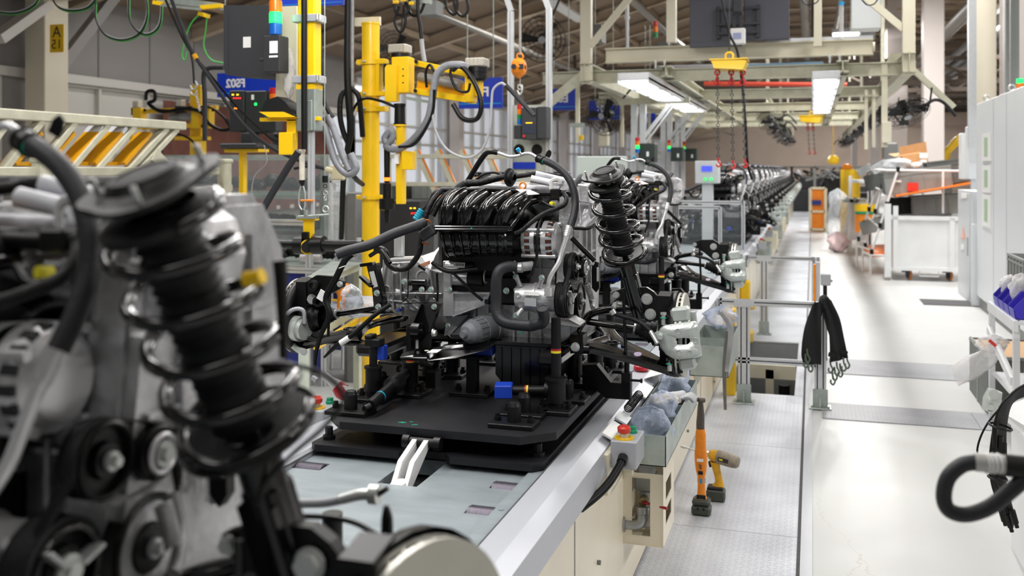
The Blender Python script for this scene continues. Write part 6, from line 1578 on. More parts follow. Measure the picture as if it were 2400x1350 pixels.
cable('sleeved_cable',[aY(905,335,5.7),aY(902,322,5.7),aY(918,305,5.7),aY(920,325,5.7),aY(905,342,5.7),aY(930,350,5.68),aY(965,330,5.66),aY(1000,285,5.62),aY(1012,240,5.6),aY(1022,180,5.6),aY(1045,155,5.6),aY(1080,152,5.6),aY(1095,160,5.62)],.023,K['silverwrap'],'grey fabric wrapped hose draped over the yellow column arm','hose')
cable('black_cable',[aY(935,345,5.66),aY(975,335,5.64),aY(1012,270,5.6),aY(1018,210,5.58)],.010,K['satin'],'black cable running along the grey wrapped hose of the yellow arm')
cable('black_cable',[aY(1060,165,5.6),aY(1080,155,5.6),aY(1110,190,5.58),aY(1128,240,5.56),aY(1118,278,5.56),aY(1085,278,5.57),aY(1062,245,5.6)],.016,K['satin'],'thick black hose loop hanging at the end of the yellow arm','hose')
cable('black_cable',[aY(1075,158,5.6),aY(1062,150,5.6),aY(1056,175,5.6),aY(1070,208,5.6),aY(1095,215,5.6),aY(1102,195,5.6)],.009,K['satin'],'small black cable loop at the end of the yellow arm')
cable('black_cable',[aY(1000,205,5.7),aY(998,170,5.68),aY(1008,152,5.66),aY(1022,175,5.66),aY(1030,172,5.66)],.009,K['satin'],'short black cable arched at the middle of the yellow arm')
cable('black_cable',[aY(822,300,5.85),aY(826,262,5.8),aY(850,232,5.75),aY(890,236,5.74),aY(930,252,5.74)],.010,K['satin'],'black cable arched across the yellow column')
cable('grey_cable',[aY(1013,262,5.6),aY(1022,310,5.6),aY(1050,352,5.6),aY(1095,370,5.6),aY(1130,350,5.6),aY(1148,300,5.6),aY(1152,245,5.6),aY(1156,210,5.6),aY(1175,195,5.6),aY(1190,205,5.6)],.008,K['lgrey'],'grey wrapped cable sagging from the yellow arm to the hoist cable')
cable('black_cable',[aY(1186,200,5.6),aY(1205,220,5.6),aY(1232,250,5.58),aY(1252,272,5.56)],.014,K['hose'],'thick grey black cable ending in a straight tool grip above the engine','cable')
# black cable bundle and conduit pipe left of the column
cable('cable_bundle',[aY(816,-20,5.7),aY(814,100,5.7),aY(815,200,5.7),aY(822,300,5.72),aY(815,350,5.75),aY(805,420,5.8),aY(800,560,5.9)],[.022,.022,.024,.026,.022,.02,.018],K['satin'],'thick black cable bundle hanging left of the yellow column','cable')
cable('cable_bundle',[aY(818,205,5.72),aY(800,225,5.7),aY(797,270,5.7),aY(805,310,5.72),aY(818,340,5.74)],.018,K['taped'],'black cable loop bulging left of the hanging bundle','cable')
cable('cable_bundle',[aY(822,205,5.75),aY(840,225,5.76),aY(846,270,5.8),aY(850,320,5.85)],.018,K['taped'],'black cable loop squeezed behind the yellow column','cable')
m = MB(); m.cyl(aY(825,-30,5.8),aY(825,262,5.8),.014,n=14); tag(obj('conduit_pipe',m,K['alumd']),'grey conduit pipe hanging beside the black cable bundle','pipe')
# ---- nearer hoist mast with actuator
Ym = 4.75
def N(px,py,y=Ym): return aY(px or 712,py,y)
HM = thing('hoist_mast','yellow square mast with silver clamps, actuator and black guide tube','hoist',tuple(N(718,305)))
x0,x1 = N(696,0).x,N(738,0).x
m = MB(); m.bb(x0,x1,Ym,Ym + .08,N(0,205).z,3.2,.01); obj('mast_tube',m,K['yel'],HM)
for py in (42,185):
 m = MB(); m.bb(N(687,0).x,N(746,0).x,Ym - .015,Ym + .095,N(0,py + 10).z,N(0,py - 8).z,.004); k = obj('silver_clamp',m,K['lgrey'],HM)
 for dx in (740,746):
  m = MB(); q = N(dx,py,Ym - .02); m.cyl(q + V((.01,0,-.01)),q + V((.01,0,.02)),.008,n=8); obj('clamp_screw',m,K['zinc'],k)
m = MB(); m.bb(N(694,0).x,N(739,0).x,Ym - .005,Ym + .09,N(0,307).z,N(0,207).z,.006); m.bb(N(722,0).x,N(733,0).x,Ym - .012,Ym,N(0,306).z,N(0,235).z,.004); obj('actuator_body',m,K['galv'],HM)
m = MB(); m.bb(N(695,0).x,N(738,0).x,Ym - .004,Ym + .09,N(0,209).z,N(0,198).z); obj('yellow_collar',m,K['yel'],HM)
m = MB(); m.cyl(N(713,350,Ym - .04),V((N(713,0,Ym - .04).x,Ym - .04,3.2)),.0165,n=20); obj('guide_tube',m,K['satin'],HM)
m = MB(); m.bb(N(608,0).x,N(748,0).x,Ym - .0,Ym + .03,N(0,283).z,N(0,274).z,.002)
m.poly3([N(607,262,Ym - .05),N(662,262,Ym - .05),N(690,274,Ym - .05),N(630,275,Ym - .05)],(0,.16,0))
m.bb(N(672,0).x,N(693,0).x,Ym,Ym + .02,N(0,330).z,N(0,280).z); m.bb(N(659,0).x,N(692,0).x,Ym - .03,Ym + .03,N(0,363).z,N(0,310).z,.004)
br = obj('yellow_bracket',m,K['yel'],HM)
m = MB(); m.poly3([N(610,262,Ym - .03),N(622,235,Ym - .03),N(650,226,Ym - .03),N(668,238,Ym - .03),N(692,272,Ym - .03)],(0,.12,0)); obj('rubber_shoe',m,K['rubber'],HM)
m = MB(); m.bb(N(719,0).x,N(726,0).x,Ym + .01,Ym + .03,N(0,470).z,N(0,305).z); m.bb(N(727,0).x,N(732,0).x,Ym + .01,Ym + .03,N(0,520).z,N(0,305).z); obj('guide_rail',m,K['alu'],HM)
# gripper tool under the mast
GT = thing('hook_gripper','white gas spring with shackles and a yellow hook holding the black shaft','gripper',tuple(N(730,590)))
m = MB(); m.cyl(N(708,422),N(708,352),.0155,n=18); m.cyl(N(708,357),N(708,350),.019,n=18); obj('white_cylinder',m,mat('soiled_white','dcd6c6',.5,var=.15,scale=40),GT)
m = MB(); m.lathe(N(708,436),(0,0,1),[(0,.006),(.01,.012),(.03,.0185),(.032,.0185)],n=18); obj('black_cap',m,K['satin'],GT)
for dx in (-7,7):
 m = MB(); m.tube([N(708 + dx * .4,436),N(708 + dx,455),N(708 + dx,480),N(710 + dx * .3,492)],.0045,n=8); obj('shackle',m,K['zinc'],GT)
m = MB(); m.cyl(N(698,508),N(771,503),.006,n=10); m.bb(N(698,0).x,N(742,0).x,Ym - .02,Ym + .03,N(0,512).z,N(0,506).z); m.cyl(N(717,505),N(717,492),.012,n=12); obj('cross_bar',m,K['galv'],GT)
m = MB(); m.poly3([N(710,512),N(733,512),N(733,548),N(727,560),N(716,560),N(711,545)],(0,.02,0)); m.bb(N(698,0).x,N(742,0).x,Ym - .01,Ym + .03,N(0,516).z,N(0,511).z); m.cyl(N(722,579,Ym - .015),N(722,579,Ym + .02),.042,n=28); obj('yellow_hook',m,K['yel'],GT)
m = MB(); m.cyl(N(720,579,Ym - .03),N(720,579,Ym + .0),.032,n=24); m.bb(N(711,0).x,N(726,0).x,Ym - .025,Ym,N(0,560).z,N(0,543).z,.003); obj('pivot_boss',m,K['satin'],GT)
m = MB(); m.torus(N(763,452,Ym + .02),(0,1,0),.012,.0025,16,6); m.torus(N(762,465,Ym + .02),(1,0,0),.012,.0025,16,6); m.torus(N(763,490,Ym + .02),(0,1,0),.017,.004,18,6); obj('eye_bolts',m,K['zinc'],GT)
m = MB(); m.cyl(N(705,470,Ym),N(735,470,Ym),.006,n=8); obj('orange_pin',m,K['orange'],GT)
cable('steel_rope',[V((N(761,0).x,Ym,3.2)),N(761,412)],.0028,K['galv'],'thin steel rope hanging down to a black weight right of the mast','rope',sp=1)
m = MB(); m.cyl(N(762,428),N(762,412),.016,n=16); m.torus(N(762,436),(0,1,0),.010,.0025,14,6); tag(obj('rope_weight',m,K['satin']),'black cylindrical weight on the thin steel rope','weight')
SH = thing('lifted_shaft','black torque arm with an orange band, hanging in the yellow hook','shaft',tuple(N(700,600)))
m = MB(); m.tube([N(565,570),N(620,572),N(700,573)],.019,n=18,sp=2); m.tube([N(640,572),N(700,573)],.023,n=18,sp=1)
m.cyl(N(694,575,Ym + .01),N(715,575,Ym + .01),.05,n=24); m.cyl(N(735,575,Ym + .01),N(760,574,Ym + .01),.05,n=24); m.cyl(N(700,574,Ym + .01),N(760,574,Ym + .01),.038,n=24)
m.tube([N(755,574),N(790,576),N(850,573)],[.032,.03,.026],n=20,sp=2); obj('tool_body',m,K['satin'],SH)
m = MB(); m.cyl(N(616,572),N(628,572),.0215,n=18); obj('orange_band',m,K['orange'],SH)
m = MB(); m.cyl(N(621,572),N(625,572),.0222,n=18); obj('violet_light',m,mat('violet_led_lit','9a6aff',.3,emit='9a6aff',estr=2),SH)
m = MB(); q = N(841,566,Ym - .03); m.cyl(q,q + V((0,0,.02)),.014,n=12); obj('bolt',m,K['zinc'],SH)
# black control cabinet with stack light and small box
HC_ = thing('operator_terminal','black operator cabinet seen from behind, topmost left of the yellow mast','terminal',tuple(N(590,190,4.9)))
y_ = 4.9
m = MB(); m.poly3([N(524,12,y_),N(640,12,y_),N(640,178,y_),N(600,180,y_),N(528,175,y_),N(524,155,y_)],(0,.22,0)); m.bb(N(524,0,y_).x + .03,N(524,0,y_).x + .033,y_ - .002,y_,N(0,175,y_).z,N(0,14,y_).z); obj('housing',m,K['dgrey'],HC_)
m = MB(); m.bb(N(640,0,y_).x,N(688,0,y_).x,y_ + .03,y_ + .05,N(0,250,y_).z,N(0,10,y_).z); obj('cream_backplate',m,K['cream'],HC_)
m = MB(); m.bb(N(570,0,y_).x,N(588,0,y_).x,y_ - .0015,y_,N(0,106,y_).z,N(0,80,y_).z); obj('label',m,K['sticker'],HC_)
def stack(name,x,y,z,r,h,seq,label,par=None,lit=None):
 t = thing('signal_tower',label,'signal light',(x,y,z)) if par is None else par
 for i,c_ in enumerate(seq):
  m = MB(); m.lathe((x,y,z + i * h),(0,0,1),[(0,0),(0,r * .96),(h * .08,r),(h * .90,r),(h * .92,r * .93),(h,r * .93),(h,0)],n=20)
  obj('lens',m,K[c_],t)
 return t
SB_ = thing('signal_tower','signal light with lit green, orange and blue lenses above a small black box','signal light',tuple(N(645,172,4.72)))
q = N(646,82,4.72); hh = N(0,0,4.72).z - N(0,27,4.72).z
stack('',q.x,4.72,q.z,.036,hh,['lampb','lampg','lampo'],'',SB_)
m = MB(); m.bb(N(626,0,4.72).x,N(664,0,4.72).x,4.68,4.78,N(0,168,4.72).z,N(0,82,4.72).z,.004); m.cyl(N(611,140,4.72),N(628,140,4.72),.011,n=14); bx = obj('switch_box',m,K['charcoal'],SB_)
m = MB(); m.bb(N(632,0,4.68).x,N(651,0,4.68).x,4.678,4.68,N(0,122,4.68).z,N(0,93,4.68).z); m.bb(N(631,0,4.68).x,N(651,0,4.68).x,4.678,4.68,N(0,132,4.68).z,N(0,127,4.68).z); bl_ = obj('rating_label',m,K['sticker'],bx)
# point glow of the lit lens
for (px,py,y,p) in ((646,41,4.60,.22),):
 l = bpy.data.lights.new('lens_glow','POINT'); l.energy = p; l.color = (.1,1,.35); l.shadow_soft_size = .04; o = bpy.data.objects.new('lens_glow',l); o.location = N(px + 22,py,y + .1); sc.collection.objects.link(o)
bag('plastic_sleeve',tuple(N(677,172,4.80)),(.035,.02,.125),K['bagmilk'],'milky plastic document sleeve hanging beside the signal light','bag',51)
# second terminal lower down, facing the camera
y_ = 6.3
T2 = thing('operator_terminal','black operator panel with yellow, red and orange lights, under the blue FS02 sign','terminal',tuple(aY(585,320,y_)))
def Q(px,py,y=6.3): return aY(px or 582,py,y)
m = MB(); m.bb(Q(537,0).x,Q(572,0).x,y_,y_ + .2,Q(0,308).z,Q(0,211).z,.006); m.bb(Q(572,0).x,Q(622,0).x,y_ + .01,y_ + .22,Q(0,312).z,Q(0,213).z,.006); ho = obj('housing',m,K['charcoal'],T2)
for (px,py,w_,mm) in ((546,222,6,'ledy'),(557,222,6,'ledy'),(548,230,3,'ledr'),(553,230,3,'ledr'),(558,230,3,'ledr'),(563,230,3,'ledr'),(554,254,13,'ledo')):
 m = MB(); q = Q(px,py); m.bb(q.x - w_ / 2 * .0028,q.x + w_ / 2 * .0028,y_ - .003,y_,q.z - .005,q.z + .005); obj('indicator',m,K[mm],T2)
for r_ in range(3):
 for c__ in range(3):
  m = MB(); q = Q(546 + c__ * 8,238 + r_ * 6); m.bb(q.x - .008,q.x + .008,y_ - .002,y_,q.z - .005,q.z + .005); obj('key',m,K['dgrey'],T2)
m = MB(); m.bb(Q(588,0).x,Q(594,0).x,y_ + .005,y_ + .01,Q(0,234).z,Q(0,222).z); obj('label',m,K['sticker'],T2)
m = MB(); q = Q(598,244); m.cyl(q + V((0,.01,0)),q + V((0,.004,0)),.012,n=14); obj('green_lamp',m,K['lampg'],T2)
l = bpy.data.lights.new('lamp_glow','POINT'); l.energy = .12; l.color = (.1,1,.3); l.shadow_soft_size = .02; o = bpy.data.objects.new('lamp_glow',l); o.location = Q(600,244,6.2); sc.collection.objects.link(o)
stack('',Q(631,0).x,y_ + .05,Q(0,248).z,.024,Q(0,0).z - Q(0,14).z,['lampgo','lampo','lampr'],'small signal light with red and orange lenses beside the lower black panel')
m = MB(); m.bb(Q(618,0).x,Q(646,0).x,y_,y_ + .1,Q(0,308).z,Q(0,275).z,.004); tag(obj('switch_box',m,K['charcoal']),'small black switch box at the lower right of the black operator panel','switch box')
m = MB(); m.bb(Q(532,0).x,Q(618,0).x,y_ - .1,y_ + .2,Q(0,348).z,Q(0,336).z,.01); m.bb(Q(562,0).x,Q(592,0).x,y_,y_ + .1,Q(0,337).z,Q(0,310).z,.01); tag(obj('keyboard_tray',m,K['dgrey']),'dark keyboard tray under the black operator panel','tray')
m = MB(); m.bb(Q(534,0).x,Q(614,0).x,y_ - .05,y_ + .1,Q(0,357).z,Q(0,349).z,.003); m.bb(Q(560,0).x,Q(570,0).x,y_,y_ + .05,.0,Q(0,355).z); tag(obj('terminal_stand',m,K['yel']),'yellow stand beneath the dark keyboard tray','stand')
# ---- farther yellow manipulator
y_ = 10.2
def W(px,py,y=10.2): return aY(px or 450,py,y)
M2 = thing('manipulator_column','farther yellow manipulator column seen over the cream chute rack','manipulator',(W(457,0).x,y_,0))
m = MB(); m.bb(W(444,0).x,W(471,0).x,y_,y_ + .12,0,W(0,200).z,.01); m.bb(W(412,0).x,W(478,0).x,y_ - .03,y_ + .15,W(0,328).z,W(0,320).z); obj('column',m,K['yel'],M2)
for (p0,p1,hh) in (((335,262),(510,252),.05),((335,300),(500,292),.05)):
 m = MB(); m.beam(W(*p0,y_ - .1),W(*p1,y_ - .05),.06,hh,ch=.003); obj('arm_bar',m,K['yel'],M2)
for (px,w_) in ((340,20),(475,18),(500,16)):
 m = MB(); m.bb(W(px - w_ / 2,0).x,W(px + w_ / 2,0).x,y_ - .16,y_ - .04,W(0,302).z,W(0,252).z,.005); p_ = obj('arm_plate',m,K['yel'],M2)
 for py in (258,296): m = MB(); q = W(px,py,y_ - .165); m.cyl(q,q + V((0,-.01,0)),.02,n=8); obj('bolt',m,K['iron'],p_)
for (px,py) in ((322,248),(424,245)):
 m = MB(); a = W(px,py + 22,y_ - .05); m.cyl(a,a + V((0,0,.09)),.075,n=20); o = obj('joint_drum',m,K['satin'],M2)
 m = MB(); m.box(a + V((0,0,.13)),(.09,.09,.09),None,.01); obj('motor_cap',m,mat('pale_cap','cfcabd',.5),o)
m = MB(); m.cyl(W(400,275,y_ - .1),W(470,272,y_ - .1),.05,n=16); obj('balance_cylinder',m,K['alumd'],M2)
m = MB(); m.bb(W(317,0).x,W(322,0).x,y_ - .1,y_ - .06,W(0,345).z,W(0,305).z); obj('hook_bar',m,K['yel'],M2)
for i,pts in enumerate(([(342,235),(345,215),(362,215),(362,235),(348,242),(370,258),(410,260),(450,252)],[(350,245),(380,262),(430,255),(470,262),(490,290),(520,305),(540,300),(530,280)],[(470,250),(500,255),(540,290),(560,305)],[(400,320),(420,315),(450,330),(470,362)])):
 cable('black_cable',[W(a,b,y_ - .2) for a,b in pts],.022 if i < 2 else .014,K['satin'],['black cable with a small loop on the farther yellow manipulator','black cable drooping from the farther manipulator to its right','thin black cable from the farther manipulator to the operator panel','black cable arching down from the farther manipulator column'][i])
# hook and chain on a strap
cable('strap',[aY(446,118,7.0),aY(452,150,7.0),aY(455,195,7.0)],.009,K['satin'],'black lifting strap hanging above the steel hook','strap')
m = MB(); q = aY(455,200,7.0)
m.tube([aY(458,190,7),aY(462,200,7),aY(452,210,7),aY(446,200,7)],.008,n=8); m.tube([aY(450,205,7),aY(446,215,7),aY(455,222,7),aY(462,212,7)],.007,n=8)
for k in range(6): m.torus(aY(460 + k * 1.6,222 + k * 7,7.0),(1,0,0) if k % 2 else (0,1,0),.012,.003,12,5)
tag(obj('chain_hook',m,K['zinc']),'steel hook with a short chain over the farther manipulator','hook')
# ---- cable loops along the top left
GR = 'cable loops hanging from the festoon rail'
loops = [([(-40,-10),(-10,25),(40,30),(80,12),(95,-15)],'festoon cable loop at the top left corner'),
         ([(118,-12),(135,15),(165,25),(205,18),(232,-12)],'second festoon cable loop from the top left corner'),
         ([(224,5),(225,45),(245,80),(285,94),(325,80),(345,40),(343,-12)],'large festoon loop of black and green cable, widest of the hanging loops'),
         ([(302,-12),(304,45),(325,75),(352,80),(375,55),(380,-12)],'narrow festoon loop right beside the widest cable loop')]
for i,(pts,lb) in enumerate(loops):
 t = thing('festoon_cable',lb,'cable',tuple(aY(pts[2][0],pts[2][1],7.2)),GR)
 for k,(mm,o1) in enumerate((('satin',0),('wirg',3),('lgrey',-3))):
  m = MB(); m.tube([aY(a + o1 * .6,b + o1,7.2 + k * .02) for a,b in pts],.0075 if k == 0 else .0055,n=8); obj('strand',m,K[mm],t)
cable('green_cable',[aY(470,30,6.6),aY(445,60,6.6),aY(433,100,6.6),aY(427,130,6.6),aY(434,140,6.6),aY(438,120,6.6)],.006,K['wirg'],'green cable curving down from the yellow rail clip','cable')
cable('green_cable',[aY(485,35,6.6),aY(482,70,6.6),aY(478,110,6.6),aY(495,140,6.6),aY(524,148,6.6)],.006,K['wirg'],'bright green cable bending in behind the black cabinet','cable')
cable('black_cable',[aY(395,-20,5.5),aY(425,60,5.5),aY(450,120,5.5),aY(500,195,5.5),aY(560,280,5.5),aY(620,335,5.5),aY(690,372,5.5),aY(765,397,5.6)],.0125,K['hose'],'long thick black cable running diagonally down to the yellow plug','cable')
cable('black_cable',[aY(380,-20,5.6),aY(410,50,5.6),aY(440,110,5.6),aY(480,160,5.6),aY(560,255,5.6),aY(640,330,5.6)],.0085,K['satin'],'thinner black cable running beside the long diagonal cable','cable')
m = MB(); q = aY(765,397,5.6); m.cyl(q,q + V((.05,0,-.01)),.02,n=12); m.bb(q.x + .03,q.x + .13,q.y - .01,q.y + .02,q.z - .07,q.z + .03,.008); tag(obj('cable_plug',m,mat('cream_plug','d8cfae',.5)),'cream plug with a tag at the end of the long diagonal cable','plug')
m = MB(); a = aY(455,128,5.5); m.cyl(a,a + V((.02,0,-.03)),.016,n=12); tag(obj('cable_tag',m,K['yeld']),'small yellow wrap on the long diagonal cable','tag')
m = MB(); m.beam(aY(375,-2,6.6),aY(520,16,6.6),.08,.05); m.beam(aY(380,12,6.5),aY(470,22,6.5),.03,.02); fr = tag(obj('festoon_rail',m,K['galv']),'galvanised festoon rail at the top left edge','rail')
for (a,b) in (((473,18),(522,14)),((362,6),(386,10)),((468,32),(488,38))):
 m = MB(); m.beam(aY(*a,6.55),aY(*b,6.55),.05,.03); obj('yellow_clip',m,K['yel'],fr)
cable('black_hose',[aY(480,330,6.9),aY(480,230,6.9),aY(478,175,6.9),aY(490,160,6.9),aY(525,158,6.9)],.02,K['hose'],'thick black hose rising behind the farther manipulator to the cabinet','hose')
# hoses right of the mast
cable('black_hose',[aY(742,40,4.9),aY(748,90,4.9),aY(752,160,4.9),aY(756,225,4.9),aY(770,260,4.9),aY(780,275,4.9)],.014,K['rubber'],'black corrugated hose bundle right of the yellow mast','hose')
cable('black_hose',[aY(748,130,4.92),aY(742,190,4.92),aY(752,232,4.92),aY(762,232,4.92)],.013,K['rubber'],'second black hose looping right of the yellow mast','hose')
for i,(pts,lb) in enumerate((([(770,270),(785,310),(802,360),(820,400)],'grey fabric wrapped hose, right one of the two below the black hoses'),([(745,285),(762,300),(775,345),(790,385),(815,408),(835,395),(822,360)],'grey fabric wrapped hose curving up at its end, left one of the two'))):
 cable('sleeved_hose',[aY(a,b,4.9) for a,b in pts],.021,K['silverwrap'],lb,'hose')
cable('sleeved_cable',[aY(700,355,4.4),aY(680,385,4.4),aY(640,450,4.38),aY(605,510,4.35),aY(560,580,4.3),aY(520,600,4.3)],.019,K['hose'],'dark grey sleeved cable slanting down from the mast to the left','cable')
cable('black_cable',[aY(820,400,5.0),aY(835,420,5.1),aY(850,432,5.3)],.015,K['satin'],'black hose stub under the grey wrapped hoses','hose')
cable('grey_wire',[aY(618,335,6.0),aY(625,380,6.0),aY(598,410,6.0),aY(590,450,6.0),aY(600,480,6.0),aY(620,480,6.0)],.0035,K['lgrey'],'thin grey wire dangling in front of the clear sided cabinet','wire')
cable('grey_wire',[aY(690,395,6.5),aY(720,390,6.5),aY(750,393,6.5)],.012,K['hose'],'short black grey cable behind the white gas spring','cable')
bag('black_bundle',tuple(aY(655,325,5.2)),(.05,.05,.035),K['taped'],'coiled black wires bundled left of the yellow bracket','cable',71)
# ---- blue station signs
def sign(name,px0,py0,px1,py1,d,txt,tx,ty,size,label,y=None):
 a = aD(px0,py1,d); Y = a.y; a = aY(px0,py1,Y); b = aY(px1,py0,Y)
 t = thing('station_sign',label,'sign',((a.x + b.x) / 2,Y,a.z))
 m = MB(); m.bb(a.x,b.x,Y,Y + .03,a.z,b.z); obj('sign_panel',m,K['signb'],t)
 s_ = (b.z - a.z)
 m = MB(); m.bb(a.x + .01,b.x - .01,Y - .003,Y,a.z + s_ * .14,a.z + s_ * .17); obj('stripe',m,K['cyan'],t)
 if txt:
  q = aY(tx,ty,Y - .006); words(txt,size,q,(1,0,0),(0,0,1),K['white'],t,bold=.004)
 m = MB(); m.cyl((a.x + .1,Y,b.z),(a.x + .1,Y,b.z + 1.6),.006,n=6); m.cyl((b.x - .1,Y,b.z),(b.x - .1,Y,b.z + 1.6),.006,n=6); obj('hanger_rods',m,K['galv'],t)
 return t
sign('FS02',509,166,690,228,10.5,'FS02',552,196,.125,'blue hanging sign reading FS02 in mirrored letters')
sign('FS',1075,181,1177,255,10.5,'FS',1133,216,.14,'blue hanging sign whose letters begin FS, behind the yellow arm')
sign('E07',1281,207,1350,259,13,'E07',1314,232,.14,'blue hanging sign reading E07 in mirrored letters')
sign('E06',1380,235,1452,281,15,'E06',1412,256,.14,'blue hanging sign reading E06 in mirrored letters')
sign('',1500,262,1536,300,18,'E05',1512,282,.12,'small blue hanging sign beyond the aluminium posts')
sign('',655,-30,805,19,8.6,'',0,0,.1,'blue sign panel cut off by the top edge above the mast')
m = MB(); m.torus(aY(792,3,8.2),(0,1,0),.035,.009,20,8); tag(obj('orange_ring',m,K['orange']),'orange ring on the blue panel at the top edge','ring')
# ---- brown curtain behind the left windows
m = MB(); g = []
for i in range(41):
 y = 13.0 + i * .14
 for k in range(4): g.append((-9.82 + .04 * math.sin(i * 1.7),y,.9 + k * .62))
m.grid(g,41,4); tag(obj('curtain',m,K['brown']),'brown curtain hanging in the window behind the farther manipulator','curtain')
# ---- background racks behind the engine (slanted chutes and totes)
y_ = 9.4
def Z(px,py,y=9.4): return aY(px or 1080,py,y)
R2 = thing('chute_rack','second cream chute rack with slanted bars behind the in-focus engine','rack',(-2.2,y_,0))
for (py,hh) in ((366,.045),(431,.045)):
 m = MB(); m.beam(Z(905,py),Z(1240,py + 2),.05,hh,ch=.004); obj('rail',m,K['creamd'],R2)
for px in (975,1025,1080,1138,1195):
 m = MB(); m.beam(Z(px,352),Z(px + 55,470),.06,.035,(0,1,0),.004); b_ = obj('slanted_bar',m,K['creamd'],R2)
 m = MB(); m.beam(Z(px + 6,350,y_ - .005),Z(px + 60,466,y_ - .005),.012,.035,(0,1,0)); obj('orange_liner',m,K['orange'],b_)
for px in (910,1235):
 m = MB(); m.beam(Z(px,366),V((Z(px,366).x,y_,0)),.05,.05,(0,1,0)); obj('leg',m,K['creamd'],R2)
GT_ = 'grey totes on the rack behind the in-focus engine'
for i,px in enumerate((935,1010,1085,1160,1230)):
 a = aY(px,428,10.0); m = MB(); m.bb(a.x - .15,a.x + .15,9.8,10.2,a.z - .18,a.z,.01); m.bb(a.x - .16,a.x + .16,9.79,10.21,a.z - .03,a.z,.004)
 for k in range(4): m.bb(a.x - .12 + k * .08,a.x - .115 + k * .08,9.79,9.8,a.z - .17,a.z - .02)
 tag(obj('tote',m,K['tote' if i % 2 else 'toted']),'grey tote on the rack behind the in-focus engine, number %s from the yellow column' % ('one two three four five'.split()[i]),'tote',GT_)
 m = MB(); m.bb(a.x - .17,a.x + .17,9.78,10.22,0,a.z - .19); tag(obj('tote_stand',m,K['mgrey']),'grey stand under tote %s from the yellow column' % ('one two three four five'.split()[i]),'stand','stands under the grey totes')
# mesh guard and grey housings left of the column
m = MB(); a,b = aY(773,565,7.3),aY(803,424,7.3)
m.bb(a.x,a.x + .015,7.3,7.33,0,b.z); m.bb(b.x - .015,b.x,7.3,7.33,0,b.z); m.bb(a.x,b.x,7.3,7.33,b.z - .015,b.z)
for k in range(12): m.bb(a.x,b.x,7.31,7.314,a.z + (b.z - a.z) * k / 12,a.z + (b.z - a.z) * k / 12 + .004)
for k in range(5): m.bb(a.x + (b.x - a.x) * k / 5,a.x + (b.x - a.x) * k / 5 + .004,7.31,7.314,a.z,b.z)
tag(obj('mesh_panel',m,K['white']),'narrow white wire mesh panel left of the yellow column','panel')
m = MB(); a,b = aY(806,560,6.9),aY(836,455,6.9); m.bb(a.x,b.x - .03,6.9,7.2,0,b.z,.006); m.bb(a.x + .035,b.x,6.88,7.2,0,b.z + .01,.004); tag(obj('grey_housing',m,K['mgrey']),'tall grey sheet housing directly left of the yellow column','housing')
CTL = thing('servo_controller','black controller box with yellow and red lights right of the yellow column','controller',tuple(aY(960,600,7.0)))
a,b = aY(890,585,7.0),aY(984,470,7.0); m = MB(); m.bb(a.x,b.x,7.0,7.3,0,b.z,.008); obj('housing',m,K['charcoal'],CTL)
for (px,py,mm) in ((963,488,'ledy'),(972,488,'ledy'),(966,500,'ledr'),(973,500,'ledr')):
 m = MB(); q = aY(px,py,7.0); m.bb(q.x - .008,q.x + .008,6.996,7.0,q.z - .005,q.z + .005); obj('indicator',m,K[mm],CTL)
m = MB(); m.cyl(aY(936,600,3.64),aY(936,545,3.64),.022,n=20); P_('shift_tower',m,K['zinc'])
# ---- white machine frame with terminal behind the engine top
y_ = 8.6
def U(px,py,y=8.6): return aY(px or 1240,py,y)
MF_ = thing('machine_frame','tall aluminium frame with pale panel and oval cut-outs above the engine','machine',(U(1242,0).x,y_,0))
for px in (1197,1287): m = MB(); alu(m,(U(px,0).x,y_,0),(U(px,0).x,y_,U(0,25 if px < 1200 else 20).z),.05,.05); obj('post',m,K['alu'],MF_)
for px in (1190,1280):
 m = MB(); m.beam(U(px - 8,-20,y_),U(px + 8,26,y_),.05,.03,(0,1,0)); obj('top_brace',m,K['alu'],MF_)
m = MB(); m.bb(U(1203,0).x,U(1281,0).x,y_ + .01,y_ + .03,.9,U(0,246).z); obj('pale_panel',m,mat('pale_panel','b9bdb2',.5),MF_)
for px in (1216,1258): m = MB(); q = U(px,351); m.lathe(q + V((0,.01,0)),(0,-1,0),[(0,.03),(.004,.052),(.006,.05),(.006,0)],n=24); obj('oval_handle',m,K['satin'],MF_)
m = MB(); m.bb(U(1203,0).x,U(1255,0).x,y_ - .005,y_ + .005,U(0,396).z,U(0,380).z); obj('blue_label',m,K['signb'],MF_)
TT = thing('operator_terminal','dark grey operator panel mounted between the aluminium posts, with a red button','terminal',tuple(U(1250,330,8.4)))
m = MB(); m.bb(U(1222,0,8.4).x,U(1256,0,8.4).x,8.4,8.6,U(0,327,8.4).z,U(0,252,8.4).z,.006); m.bb(U(1256,0,8.4).x,U(1279,0,8.4).x,8.42,8.6,U(0,325,8.4).z,U(0,250,8.4).z,.006); obj('housing',m,K['dgrey'],TT)
m = MB(); q = U(1240,288,8.4); m.bb(q.x - .03,q.x + .03,8.395,8.4,q.z - .003,q.z + .003); obj('yellow_bar',m,K['ledy'],TT)
m = MB(); m.bb(U(1227,0,8.4).x,U(1254,0,8.4).x,8.396,8.4,U(0,313,8.4).z,U(0,291,8.4).z); obj('touch_screen',m,mat('dark_screen','3a4150',.2),TT)
m = MB(); q = U(1229,319,8.4); m.cyl(q,q + V((0,-.015,0)),.012,n=14); obj('red_button',m,K['red'],TT)
stack('',U(1214,0,8.4).x,8.45,U(0,291,8.4).z,.022,U(0,0,8.4).z - U(0,12,8.4).z,['lampb','lampgo','lampo','lampr'],'unlit four colour signal light left of the grey operator panel')
